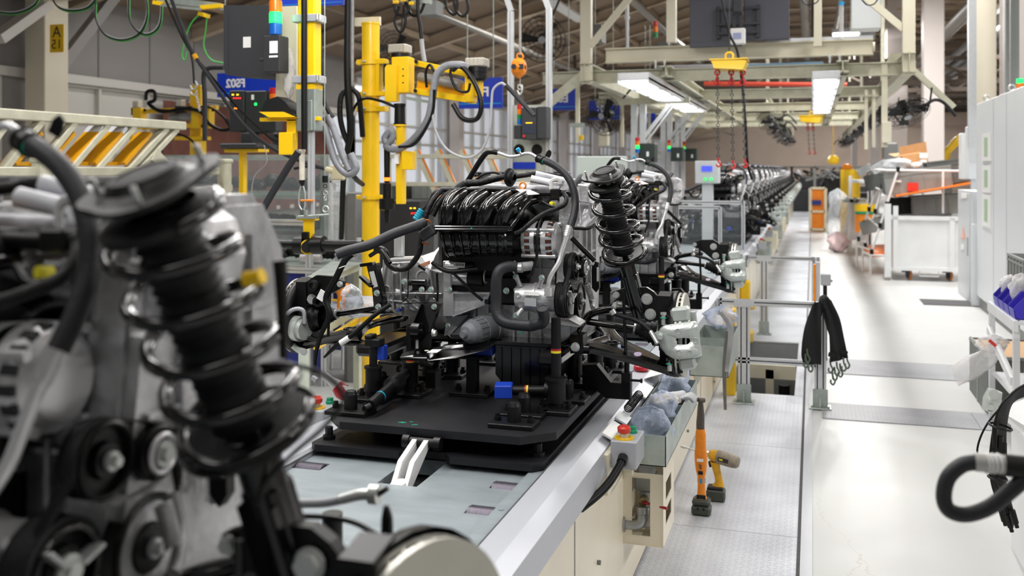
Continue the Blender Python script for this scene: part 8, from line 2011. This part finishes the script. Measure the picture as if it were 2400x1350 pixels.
# ---- white steel cart on castors
y_ = 15.6
def R_(px,py,y=15.6): return aY(px or 2170,py,y)
CT_ = thing('steel_cart','scuffed white steel box cart on castors beside the flow rack','cart',(R_(2170,0).x,y_,0))
x0,x1 = R_(2093,0).x,R_(2250,0).x; zt,zb = R_(0,502).z,R_(0,632).z
m = MB(); m.bb(x0,x1,y_,y_ + .03,zb,zt - .05); m.bb(x0,x0 + .03,y_,y_ + 1.2,zb,zt - .05); m.bb(x1 - .03,x1,y_,y_ + 1.2,zb,zt - .05); m.bb(x0,x1,y_ + 1.17,y_ + 1.2,zb,zt - .05); m.bb(x0,x1,y_,y_ + 1.2,zb,zb + .03); obj('box',m,K['tank'],CT_)
for x in (x0 + .03,x0 + (x1 - x0) * .88):
 m = MB(); m.bb(x - .03,x + .04,y_ - .03,y_,.15 if x == x0 + .03 else zb,zt + .12 if x < x0 + .1 else zt - .05); obj('upright',m,K['tank'],CT_)
m = MB(); m.bb(x0,x1,y_ - .03,y_ + .02,zt - .09,zt - .03); m.bb(x0,x1,y_ - .035,y_ + .02,zb - .02,zb + .03); m.bb(x0 - .05,x0,y_,y_ + 1.2,zt - .09,zt - .03); obj('rim',m,K['tank'],CT_)
m = MB(); m.bb(x0 - .12,x0 - .03,y_ - .05,y_ + .02,.05,zt + .15); obj('corner_post',m,K['tank'],CT_)
for (px,yy) in ((2130,y_ + .1),(2225,y_ + .15)):
 q = R_(px,640,yy); m = MB(); m.torus((q.x,yy,.085),(1,.5,0),.062,.02,24,8); c_ = obj('castor',m,mat('amber_tyre_%d' % px,'a8683a',.5),CT_)
 m = MB(); m.cyl((q.x - .03,yy - .01,.085),(q.x + .03,yy + .01,.085),.045,n=16); m.bb(q.x - .1,q.x - .0,yy - .04,yy + .04,.12,zb); obj('fork',m,mat('navy_fork_%d' % px,'223048',.5),c_)
m = MB(); a,b = R_(2155,635),R_(2200,645); m.tube([a,V((a.x,y_,b.z - .02)),V((b.x,y_,b.z - .02)),V((b.x,y_,a.z))],.012,n=8,sp=1); obj('tow_bar',m,K['tank'],CT_)
# ---- flow rack of white pipes with orange roller tracks
FR_ = thing('flow_rack','slanted flow rack of white pipes with orange roller tracks and black joints','rack',(1.2,16.2,0))
def S_(px,py,y=16.6): return aY(px,py,y)
for (p,q_,y) in (((2105,397),(2043,590),16.05),((2068,437),(2028,575),16.9),((2055,440),(2012,560),17.4)):
 a,b = S_(*p,y),S_(*q_,y); m = MB(); m.cyl(a,b,.018,n=12); pp = obj('slanted_pipe',m,K['white'],FR_)
 for t_ in (.0,.42,.68,1.0):
  c = a.lerp(b,t_); m = MB(); m.cyl(c + V((0,0,.04)),c - V((0,0,.04)),.028,n=12); obj('black_joint',m,K['satin'],pp)
for (p,q_,y) in (((2040,397),(2105,400),16.1),((2105,399),(2262,401),16.05),((2105,397),(2210,399),17.0),((2052,440),(2088,455),16.9),((2030,505),(2062,535),16.8),((2010,575),(2080,600),16.6),((2022,590),(2045,600),16.2),((2045,598),(2090,600),16.2)):
 m = MB(); m.cyl(S_(*p,y),S_(*q_,y),.017,n=10); obj('cross_pipe',m,K['white'],FR_)
for (px,p0,p1,y) in ((2210,400,500,16.05),(2040,598,640,16.2),(2022,575,620,16.9),(2008,560,600,17.4)):
 a,b = S_(px,p0,y),S_(px,p1,y); m = MB(); m.cyl(a,V((a.x,y,0 if px < 2100 else b.z)),.018,n=10); obj('upright_pipe',m,K['white'],FR_)
m = MB(); a,b = S_(2010,600,16.2),S_(2080,595,17.3); m.poly3([S_(2015,575,17.2),S_(2078,572,17.2),S_(2085,598,16.3),S_(2045,600,16.3)],(0,0,-.02)); obj('lower_roller_track',m,K['rollor'],FR_)
m = MB(); m.beam(S_(2095,458,16.3),S_(2275,427,16.3),.9,.02,(0,0,1)); obj('upper_roller_track',m,K['rollor'],FR_)
m = MB(); m.beam(S_(2095,462,16.25),S_(2272,431,16.25),.05,.03,(0,0,1)); obj('track_rail',m,K['galv'],FR_)
# ---- totes on the rack
def tote(c,s,ry,mm,label,group=None,tagc=None,rot=0,name='tote'):
 """an open crate with rim and ribs"""
 c = V(c); R = (Matrix.Rotation(rot,3,'Z') @ Matrix.Rotation(ry,3,'Y')); sx,sy,sz = s; m = MB()
 def B(x,y,z,a,b,d): m.box(c + R @ V((x,y,z)),(a,b,d),R)
 t_ = .012
 B(0,-sy / 2,sz / 2,sx,t_,sz); B(0,sy / 2,sz / 2,sx,t_,sz); B(-sx / 2,0,sz / 2,t_,sy,sz); B(sx / 2,0,sz / 2,t_,sy,sz); B(0,0,t_,sx,sy,t_)
 for z in (sz * .97,sz * .80):
  B(0,-sy / 2 - .01,z,sx + .03,.012,.015); B(0,sy / 2 + .01,z,sx + .03,.012,.015); B(-sx / 2 - .01,0,z,.012,sy + .03,.015); B(sx / 2 + .01,0,z,.012,sy + .03,.015)
 n_ = 5
 for k in range(n_ + 1):
  x = -sx / 2 + sx * k / n_; B(x,-sy / 2 - .008,sz * .5,.012,.014,sz * .95)
  y = -sy / 2 + sy * k / n_; B(-sx / 2 - .008,y,sz * .5,.014,.012,sz * .95)
 return tag(obj(name,m,K[mm]),label,'crate',group)
q = S_(2150,450,16.5); tote((q.x,16.5,q.z + .01),(.95,.7,.36),-.12,'tote','large grey tote with a red card on the upper roller track')
a,b = S_(2126,448,16.12),S_(2152,428,16.12); m = MB(); m.bb(a.x,b.x,16.105,16.115,a.z,b.z); tag(obj('red_card',m,K['red']),'red card on the front of the large grey tote','card')
a,b = S_(2099,427,16.12),S_(2112,422,16.12); m = MB(); m.bb(a.x,b.x,16.10,16.11,a.z,b.z); tag(obj('white_card',m,K['sticker']),'small white card on the left of the large grey tote','card')
q = S_(2235,430,16.6); tote((q.x,16.6,q.z + .02),(.75,.7,.36),-.12,'toted','darker brown grey tote behind the large one on the upper track')
q = S_(2205,500,16.7); tote((q.x,16.7,q.z + .0),(.85,.6,.30),-.06,'tote','grey tote with a white card on the lower level above the cart')
q = S_(2122,500,16.9); tote((q.x,16.9,q.z),(.45,.5,.26),-.06,'rubber','black tote beside the grey one on the lower level above the cart')
q = S_(2050,528,17.0); tote((q.x,17.0,q.z - .1),(.36,.4,.20),-.3,'tote','small grey tote tilted on the middle track of the flow rack')
q = S_(2060,422,17.5); tote((q.x,17.5,q.z - .15),(.36,.4,.26),-.2,'toted','dark grey tote at the upper left of the flow rack')
q = S_(2066,400,17.6); tote((q.x,17.6,q.z),(.25,.3,.14),-.6,'grey','white open box tipped on the upper left of the flow rack')
q = S_(2030,405,18.4); tote((q.x,18.4,q.z),(.22,.25,.12),-.5,'grey','smaller white box tipped left of the other white box')
bag('plastic_bag',tuple(S_(2105,390,16.8)),(.22,.2,.12),K['bagclear'],'crumpled clear plastic in the large grey tote','bag',81)
bag('plastic_bag',tuple(S_(2160,392,16.9)),(.2,.15,.08),K['bagclear'],'clear plastic film under the cardboard box flap','bag',82)
CBX = thing('cardboard_box','opened brown cardboard box tipped on top of the grey totes','box',tuple(S_(2140,395,17.0)))
m = MB(); m.poly3([S_(2107,345,17.2),S_(2170,332,17.2),S_(2177,392,17.0),S_(2140,398,17.0),S_(2113,372,17.1)],(0,.02,.0)); obj('back_flap',m,K['card'],CBX)
m = MB(); m.poly3([S_(2112,365,16.95),S_(2158,358,16.95),S_(2153,395,16.8),S_(2130,393,16.8)],(0,.25,.02)); obj('box_body',m,K['card'],CBX)
m = MB(); m.poly3([S_(2083,362,16.8),S_(2108,360,16.9),S_(2112,368,16.9),S_(2098,367,16.8)],(0,.02,.01)); obj('side_flap',m,K['cardl'],CBX)
for (x0_,y0_,x1_,y1_) in ((2155,358,2174,371),(2152,374,2172,386),(2137,379,2146,388)):
 m = MB(); m.poly3([S_(x0_,y1_,16.9),S_(x1_,y1_,16.9),S_(x1_,y0_,16.9),S_(x0_,y0_,16.9)],(0,.004,0)); obj('label',m,K['sticker'],CBX)
m = MB(); q = S_(2215,392,17.2); m.box(q,(.5,.5,.01),Matrix.Rotation(-.1,3,'Y')); tag(obj('cardboard_sheet',m,K['cardl']),'flat cardboard sheet lying on the darker tote','cardboard')
for i in range(6): lump('dark_part',S_(2120 + i * 9,478 - i * 1.5,17.0),.09,K['dblue' if i % 2 else 'satin'],'dark hose part heaped on the lower level of the flow rack, %s from the left' % ('first second third fourth fifth sixth'.split()[i]),'part','dark parts on the flow rack',90 + i)
m = MB(); a,b = aY(2070,400,18.5),aY(2104,335,18.5); m.bb(a.x,b.x,18.5,18.8,a.z - .3,b.z,.01); tag(obj('grey_cabinet',m,K['mgrey']),'grey cabinet standing behind the flow rack by the cream posts','cabinet')
# ---- further bins, bag, frames
y_ = 20.5
m = MB(); a,b = aY(1993,572,y_),aY(2040,470,y_); m.bb(a.x,b.x,y_,y_ + 1.6,.25,b.z,.01); m.bb(a.x,b.x + .1,y_,y_ + 1.6,b.z + .35,b.z + .40)
for (x,y) in ((a.x,y_),(b.x,y_),(a.x + .35,y_)): m.bb(x - .03,x + .03,y - .03,y + .03,0,aY(2010,412,y_).z)
tag(obj('white_cart',m,K['tank']),'white steel cart with upright posts left of the flow rack','cart')
m = MB(); a,b = aY(2006,545,19.6),aY(2052,480,19.6); m.bb(a.x,b.x,19.6,20.3,a.z,b.z - .18,.01); YB = tag(obj('yellow_crate',m,K['orange']),'orange yellow crate stack behind the flow rack','crate')
m = MB(); m.bb(a.x - .01,b.x + .01,19.59,20.3,b.z - .18,b.z - .13); obj('green_band',m,K['green'],YB)
m = MB(); m.bb(a.x - .01,b.x + .01,19.59,20.3,b.z - .13,b.z); obj('yellow_lid',m,K['yel'],YB)
for i in range(2):
 m = MB(); q = aY(1993 + i * 18,447 + 20,20.0); m.bb(q.x - .15,q.x + .15,20,20.4,q.z - .06,q.z); m.cyl((q.x - .06,19.99,q.z + .0),(q.x - .06,19.95,q.z),.04,n=12); tag(obj('small_part',m,K['mgrey']),'grey moulded part lying on the white cart, %s' % ('left','right')[i],'part','parts on the white cart')
bag('tall_plastic_bag',tuple(aY(1964,505,20.6)),(.20,.2,.47),K['bagclear'],'tall clear plastic bag standing on the floor beside the white cart','bag',91)
o_ = aY(1964,553,20.6); bag('pink_contents',(o_.x,20.5,.20),(.19,.19,.19),mat('pinkish_film','dcc4c6',.5,bump=.8,bscale=20),'pinkish waste at the bottom of the tall clear bag','waste',92)
OC = thing('orange_cabinet','orange doored cabinet in a cream frame at the far end of the aisle','cabinet',(aY(1916,0,27).x,27,0))
a,b = aY(1900,502,27),aY(1934,444,27); m = MB(); m.bb(a.x,b.x,27.05,27.6,0,b.z); obj('door',m,K['orange'],OC)
for (x0_,x1_) in ((a.x - .05,a.x + .03),(b.x - .03,b.x + .05)): m = MB(); m.bb(x0_,x1_,26.98,27.1,0,b.z + .03); obj('frame_post',m,K['cream'],OC)
for z in (.03,b.z * .45,b.z): m = MB(); m.bb(a.x,b.x,26.98,27.1,z,z + .06); obj('frame_rail',m,K['cream'],OC)
m = MB(); q = aY(1914,475,26.9); m.bb(q.x - .12,q.x + .12,26.95,27.04,q.z - .06,q.z + .06); obj('blue_handle',m,K['dblue'],OC)
m = MB(); a,b = aY(1970,446,26),aY(2016,397,26); m.bb(a.x,b.x,26,26.4,0,b.z,.01); YCb = tag(obj('yellow_cabinet',m,K['yel']),'yellow cabinet beyond the tall plastic bag','cabinet')
m = MB(); q = aY(1985,397,26.1); m.lathe(q,(0,0,1),[(0,.12),(.06,.13),(.13,.09),(.15,0)],n=16); tag(obj('orange_helmet',m,K['orange']),'orange helmet on the yellow cabinet','helmet')
m = MB(); q = aY(1953,374,26.1); m.lathe(q - V((0,0,.12)),(0,0,1),[(0,.0),(0,.08),(.06,.15),(.14,.15),(.22,.09),(.24,0)],n=16); m.cyl(q + V((0,0,.1)),(q.x,26.1,3.1),.012,n=6); tag(obj('yellow_beacon',m,K['yel']),'round yellow drum hanging above the far end of the aisle','balancer')
# dark machinery at the far end
for i,(px,y) in enumerate(((1790,47),(1800,39.5),(1850,43),(1912,39.5),(1955,43),(1740,43),(1975,35),(1995,47))):
 r = random.Random(200 + i); q = aY(px,440,y); t = thing('machining_station','dark machining station in the far background, ' + ['rear left one','just past the end of the engine row','behind the end of the engine row','at the end of the walkway','behind the orange doored cabinet','leftmost of all','nearest, by the yellow cabinet','rear right one'][i],'machine',(q.x,y,0),'dark stations at the far end')
 m = MB(); m.bb(q.x - .9,q.x + .9,y,y + 1.2,0,.85,.03); m.bb(q.x - .6,q.x + .2,y + .2,y + 1.0,.85,1.35,.03); obj('base',m,K['dgrey' if i % 2 else 'iron'],t)
 for k in range(7):
  c = V((q.x + r.uniform(-.8,.8),y + r.uniform(-.1,.6),r.uniform(.9,1.5))); m = MB(); m.tube([c,c + V((r.uniform(-.3,.3),0,r.uniform(.0,.3))),c + V((r.uniform(-.5,.5),r.uniform(-.2,.2),r.uniform(-.2,.3)))],r.uniform(.025,.05),n=8,sp=3); obj('pipework',m,K[r.choice(['alumd','satin','lgrey','satin','satin','mgrey'])],t)
 m = MB(); m.bb(q.x - .95,q.x - .87,y - .02,y + .06,0,1.75); m.bb(q.x + .87,q.x + .95,y - .02,y + .06,0,1.75); m.bb(q.x - .95,q.x + .95,y - .02,y + .06,1.7,1.76); obj('frame',m,K['mgrey'],t)
# brighter small boxes along the distant conveyor side
for i in range(5):
 y = 12.6 + i * 2.3; t = estop_box((-.612,y,.76),'push button box on the distant conveyor side, %s beyond the fences' % ('first second third fourth fifth'.split()[i]))
 m = MB(); m.bb(-.69,-.52,y + .3,y + .9,.45,.70,.005); tag(obj('parts_trough',m,K['cream' if i % 2 else 'galv']),'trough on the distant conveyor side beside the %s push button box' % ('first second third fourth fifth'.split()[i]),'trough','distant troughs')
# far fences and control boxes behind the third engine
EBX = thing('control_box','pale control box with a lit blue display and green lamps beside the distant engines','control box',tuple(aY(1658,430,12.2)))
a,b = aY(1629,430,12.2),aY(1684,377,12.2); m = MB(); m.bb(a.x,b.x,12.2,12.45,a.z,b.z,.006); m.bb(a.x + .08,b.x - .08,12.25,12.4,0,a.z); obj('box',m,K['grey'],EBX)
a,b = aY(1644,402,12.19),aY(1669,389,12.19); m = MB(); m.bb(a.x,b.x,12.19,12.2,a.z,b.z); obj('display',m,K['screen'],EBX)
for px in (1653,1667): m = MB(); q = aY(px,420,12.18); m.cyl(q,q + V((0,-.02,0)),.018,n=14); obj('green_lamp',m,K['lampg'],EBX)
m = MB(); a,b = aY(1352,425,7.9),aY(1460,366,7.9); m.bb(a.x,b.x,7.9,8.1,a.z,b.z,.006); m.bb(a.x + .1,a.x + .16,7.95,8.05,0,a.z); tag(obj('electrical_cabinet',m,mat('pale_green_cabinet','b9c4be',.45)),'pale grey green flat cabinet behind the top of the front strut','cabinet')
# ---- near right: white rack with bins
RKX = 1.13
WR = thing('white_rack','white angle iron rack with blue violet bins at the right edge','rack',(1.3,6.9,0))
TW = K['tank']
zS = aX(2370,748,RKX).z
for (x,y,z1) in ((RKX,6.33,zS),(RKX,7.14,zS),(RKX + .75,6.33,zS)): m = MB(); m.bb(x,x + .035,y,y + .04,.0,z1); obj('upright',m,TW,WR)
m = MB(); m.bb(RKX,RKX + .8,6.3,7.2,zS - .02,zS); obj('top_shelf',m,TW,WR)
m = MB(); m.bb(RKX - .004,RKX + .02,6.296,7.204,zS - .06,zS + .004); obj('edge_strip',m,TW,WR)
m = MB(); m.beam((RKX,6.35,.42),(RKX,7.16,.60),.03,.05); obj('lower_rail',m,TW,WR)
m = MB(); m.bb(RKX + .02,RKX + .8,6.34,7.16,.30,.32); obj('lower_shelf',m,TW,WR)
tote((1.50,6.93,zS + .14),(.48,.5,.19),0,'tote','ribbed grey crate above the blue violet bins, at the right edge')
m = MB(); m.bb(1.36,1.7,6.75,7.15,zS,zS + .14); tag(obj('crate_riser',m,TW),'white riser block under the ribbed grey crate','stand')
bag('plastic_bag',(1.46,6.82,zS + .32),(.12,.1,.09),K['bagblue'],'pale blue plastic bag in the ribbed grey crate at the right edge','bag',101)
def bin_(y,x,label):
 m = MB(); z = zS; w_ = .155; d_ = .20; h_ = .15
 m.bb(x,x + d_,y,y + w_,z,z + .004); m.bb(x + d_ - .004,x + d_,y,y + w_,z,z + h_)
 for yy in (y,y + w_ - .004): m.poly3([(x,yy,z),(x + d_,yy,z),(x + d_,yy,z + h_),(x + .06,yy,z + h_),(x - .01,yy,z + h_ * .45)],(0,.004,0))
 m.poly3([(x,y,z),(x,y + w_,z),(x - .012,y + w_,z + h_ * .4),(x - .012,y,z + h_ * .4)],(.004,0,0))
 return tag(obj('picking_bin',m,K['purple']),label,'bin','blue violet picking bins')
for i in range(4):
 y = 6.38 + i * .178
 bin_(y,RKX + .02,'blue violet picking bin on the white rack, %s from the camera' % ('first second third fourth fifth'.split()[i]))
bag('plastic_bag',(RKX + .1,6.64,zS + .15),(.06,.06,.09),K['bagmilk'],'milky plastic bag in the second blue violet bin from the camera','bag',111)
bag('plastic_bag',(RKX + .1,6.98,zS + .13),(.06,.06,.07),K['bagmilk'],'milky plastic bag in the farthest blue violet bin','bag',112)
m = MB(); m.bb(RKX + .05,RKX + .3,6.28,6.30,zS - .35,zS - .06,.004); tag(obj('hanging_sheet',m,mat('cream_white_sheet','dcdad2',.5)),'off white panel hanging at the front of the white rack','panel')
# crate on the floor
CR = thing('perforated_crate','tall grey crate with perforated side standing on the floor by the rack','crate',(1.25,7.6,0))
a = aZ(2316,972,0)
x_,y0_,y1_ = a.x,a.y,a.y + .78; zc = .40
m = MB(); m.bb(x_,x_ + .38,y0_,y0_ + .015,0,zc); m.bb(x_,x_ + .38,y1_ - .015,y1_,0,zc); m.bb(x_ + .365,x_ + .38,y0_,y1_,0,zc); m.bb(x_ + .008,x_ + .012,y0_,y1_,0,zc); obj('walls',m,mat('pit_grey','6a6a64',.6),CR)
m = MB()
for k in range(17): m.bb(x_ - .004,x_ + .006,y0_,y1_,k * zc / 16 - .004,k * zc / 16 + .007)
for k in range(27): m.bb(x_ - .006,x_ + .006,y0_ + k * .03 - .004,y0_ + k * .03 + .005,0,zc)
m.bb(x_ - .01,x_ + .01,y0_ + .37,y0_ + .41,0,zc); m.bb(x_ - .01,x_ + .38,y0_ - .01,y0_ + .01,zc - .02,zc); m.bb(x_ - .01,x_ + .01,y0_,y1_,zc - .02,zc)
obj('grid_side',m,K['tote'],CR)['kind'] = 'stuff'
m = MB(); m.box((x_ + .19,(y0_ + y1_) / 2,zc - .015),(.35,.74,.008)); tag(obj('cardboard_sheet',m,K['cardl']),'cardboard sheet inside the top of the perforated crate','cardboard')
# milky bag lying over the crate
m = MB(); n1,n2 = 16,18; g_ = []
A_,B2 = aY(2236,885,6.95),aY(2352,815,6.9)
for i in range(n1):
 t_ = i / (n1 - 1); c = A_.lerp(B2,t_); r = (.060 + .012 * math.sin(5 * t_)) * (1 if t_ < .75 else 1 - (t_ - .75) * 2.2)
 for j in range(n2):
  g0 = 2 * math.pi * j / n2; rr = r * (1 + .10 * math.sin(5 * g0 + 6 * t_) + .06 * math.sin(9 * g0 - 11 * t_))
  g_.append(c + V((-.45,0,.88)).normalized() * rr * math.sin(g0) + V((0,1,0)) * rr * .45 * math.cos(g0))
m.add(g_,[(i * n2 + j,i * n2 + (j + 1) % n2,(i + 1) * n2 + (j + 1) % n2,(i + 1) * n2 + j) for i in range(n1 - 1) for j in range(n2)],True)
MBg = tag(obj('plastic_bag',m,K['bagmilk']),'long milky plastic bag with a red mark hanging over the perforated crate','bag')
bag('plastic_bag',tuple(aY(2325,805,6.9)),(.09,.06,.05),K['bagmilk'],'white plastic bag knot with a red print above the long milky bag','bag',121)
m = MB(); m.beam(aY(2318,797,6.82),aY(2342,818,6.82),.02,.004,(0,1,0)); tag(obj('red_print',m,K['red']),'red strip on the white plastic bag knot','strip')
# spare caliper leaning at the crate
SC2 = thing('spare_caliper','silver brake caliper hanging by the crate at the right','brake caliper',tuple(aY(2328,970,6.1)))
def T_(px,py,y=6.1): return aY(px,py,y)
m = MB(); m.tube([T_(2318,962),T_(2325,938),T_(2332,915)],[.04,.05,.04],n=16); m.box(T_(2326,945),(.075,.08,.10),Matrix.Rotation(.3,3,'Y'),.015); obj('body',m,K['zincp'],SC2)
m = MB(); m.cyl(T_(2330,925,6.04),T_(2330,925,6.0),.028,n=18); m.cyl(T_(2322,955,6.04),T_(2322,955,6.01),.018,n=16); obj('piston',m,K['zinc'],SC2)
m = MB(); m.bb(T_(2318,0,6.02).x,T_(2327,0,6.02).x,6.03,6.05,T_(2322,965,6.02).z,T_(2322,952,6.02).z); obj('pad',m,K['ink'],SC2)
# ---- white workbench at the right edge with black cables
WBn = thing('white_workbench','white bench whose corner shows at the lower right edge','bench',(1.15,4.0,0))
m = MB(); m.bb(.84,1.5,2.2,4.76,0,.60,.006); obj('side_panel',m,K['tank'],WBn)
m = MB(); m.poly3([aY(2338,960,4.6),aY(2400,935,4.6),aY(2440,935,4.0),aY(2440,1020,4.0),aY(2400,1010,4.3)],(0,0,-.02)); m.bb(.80,1.5,2.2,4.8,.60,.625,.004); obj('top',m,K['tank'],WBn)
CBn = thing('cable_bundle','bundle of thin black cables with plugs hanging at the right edge','cable',tuple(aY(2350,1220,3.7)))
r = random.Random(5)
for k in range(9):
 x_off = k * 4.2; e = [(2345 + x_off * .6,1190),(2352 + k * 2,1205),(2372,1195)][k % 3]
 pts = [(2410,898 + k * 3),(2375 - k * .5,920 + k * 3),(2340 + x_off * .5,965 + k * 4),(2322 + x_off,1060),(2325 + x_off * .9,1130),e]
 m = MB(); m.tube([aY(a,b,3.7 + .01 * k) for a,b in pts],.0052,n=8); w_ = obj('lead',m,K['satin'],CBn)
 if k % 2 == 0:
  q = aY(e[0],e[1],3.7 + .01 * k); m = MB(); m.cyl(q,q + V((.012,0,-.045)),.010,n=12); m.cyl(q + V((.012,0,-.045)),q + V((.016,0,-.06)),.007,n=10); obj('plug',m,K['satin'],w_)
 if k in (1,4,6):
  q = aY(2328 + x_off,990 + k * 8,3.69); m = MB(); m.cyl(q,q + V((0,0,-.075)),.0095,n=12); obj('sleeve',m,K['satin'],w_)
m = MB(); m.tube([aY(2410,900,3.75),aY(2350,950,3.75),aY(2310,1000,3.75),aY(2291,1050,3.75),aY(2298,1085,3.75),aY(2330,1105,3.75)],.0035,n=8); obj('lead',m,K['satin'],CBn)
m = MB(); m.torus(aY(2345,1000,3.69),(.2,0,1),.036,.004,20,6); m.torus(aY(2338,1120,3.69),(.1,0,1),.03,.004,20,6); obj('tie',m,K['satin'],CBn)
# ---- nearest blurred hose loop
NH = thing('rubber_hose','out of focus thick black hose loop with a braided grey ferrule at the right edge','hose',tuple(aY(2290,1220,1.7)))
def Hh(px,py,y=1.75): return aY(px,py,y)
m = MB(); m.tube([Hh(2292,1083),Hh(2255,1090),Hh(2222,1120),Hh(2212,1165),Hh(2225,1196),Hh(2265,1206),Hh(2320,1188),Hh(2375,1145),Hh(2440,1090)],.0128,n=18); obj('hose',m,K['hose'],NH)
m = MB(); m.tube([Hh(2285,1083),Hh(2330,1086),Hh(2360,1090)],.0152,n=18,sp=3); obj('ferrule',m,mat('pale_ferrule','b8b8b4',.4,.3),NH)
for px in (2310,2318,2328,2340): m = MB(); m.torus(Hh(px,1086),(1,.3,0),.0152,.0015,18,6); obj('crimp_ring',m,K['white'],NH)
m = MB(); m.tube([Hh(2355,1090),Hh(2400,1095),Hh(2460,1100)],.018,n=18,sp=3); obj('hose_sleeve',m,K['rubber'],NH)
# distance: yellow robots by the right column
RB = thing('yellow_robot','yellow robot partly seen behind the right column','robot',(aY(2225,0,24).x,24,0))
q = aY(2218,385,24); m = MB(); m.cyl((q.x,24,0),(q.x,24,1.5),.12,n=14); obj('pedestal',m,K['mgrey'],RB)
m = MB(); m.tube([V((q.x,24,1.5)),q + V((-.02,0,.2)),q + V((.15,0,.45))],[.12,.09,.08],n=14); obj('lower_arm',m,K['yel'],RB)
m = MB(); m.tube([q + V((.15,0,.45)),q + V((.3,0,.6)),q + V((.33,0,.3))],[.10,.08,.06],n=12); obj('upper_arm',m,K['yel'],RB)
# warm cluttered shelving along the right wall, small individual crates
for i in range(10):
 y = 20 + i * 4.5; x = 10.5 + (i % 3); t = thing('storage_rack','tall storage rack far behind the right columns, %s from the camera' % ('first second third fourth fifth sixth seventh eighth ninth tenth'.split()[i]),'rack',(x,y,0),'storage racks far at the right')
 for dx in (-1,1): m = MB(); m.bb(x + dx - .05,x + dx + .05,y,y + .1,0,4.6); obj('upright',m,K['rollor'],t)
 for z in (.6,1.8,3.0,4.2):
  m = MB(); m.bb(x - 1,x + 1,y,y + .9,z,z + .08); obj('shelf',m,K['signb'],t)
  m = MB(); m.bb(x - .8,x - .05,y + .05,y + .8,z + .08,z + .75,.02); m.bb(x + .1,x + .8,y + .05,y + .8,z + .08,z + .6,.02); obj('load',m,K['card' if (i + int(z)) % 2 else 'lgrey'],t)
# pit frames
PF = thing('pit_frame','cream beams and pipes inside the pit behind the first fence','frame',(-.38,8.4,-.88))
m = MB(); m.beam((-.6,8.9,-.12),(-.14,8.9,-.12),.08,.12); m.bb(-.40,-.33,8.86,8.94,-.89,-.1); obj('beam',m,K['cream'],PF)
m = MB(); m.cyl((-.5,8.5,-.8),(-.5,8.5,-.3),.03,n=12); m.cyl((-.25,9.2,-.89),(-.25,9.2,-.3),.05,n=12); obj('pipes',m,K['iron'],PF)
# yellow guard post beside the conveyor behind the fence
m = MB(); q = aY(1712,780,7.35); m.bb(q.x - .05,q.x + .04,7.3,7.4,0,aY(1712,722,7.35).z,.01); tag(obj('guard_post',m,K['yel']),'yellow square guard post between the conveyor and the nearest fence','post')
m = MB(); q = aY(1745,640,9.6); m.bb(q.x - .05,q.x + .05,9.62,9.72,.10,.60,.02); m.bb(q.x - .12,q.x + .10,9.6,9.8,.32,.40,.01); m.bb(q.x - .08,q.x + .08,9.58,9.78,.0,.10,.01); tag(obj('yellow_pump',m,K['yel']),'yellow pump stand behind the third engine brake','pump')
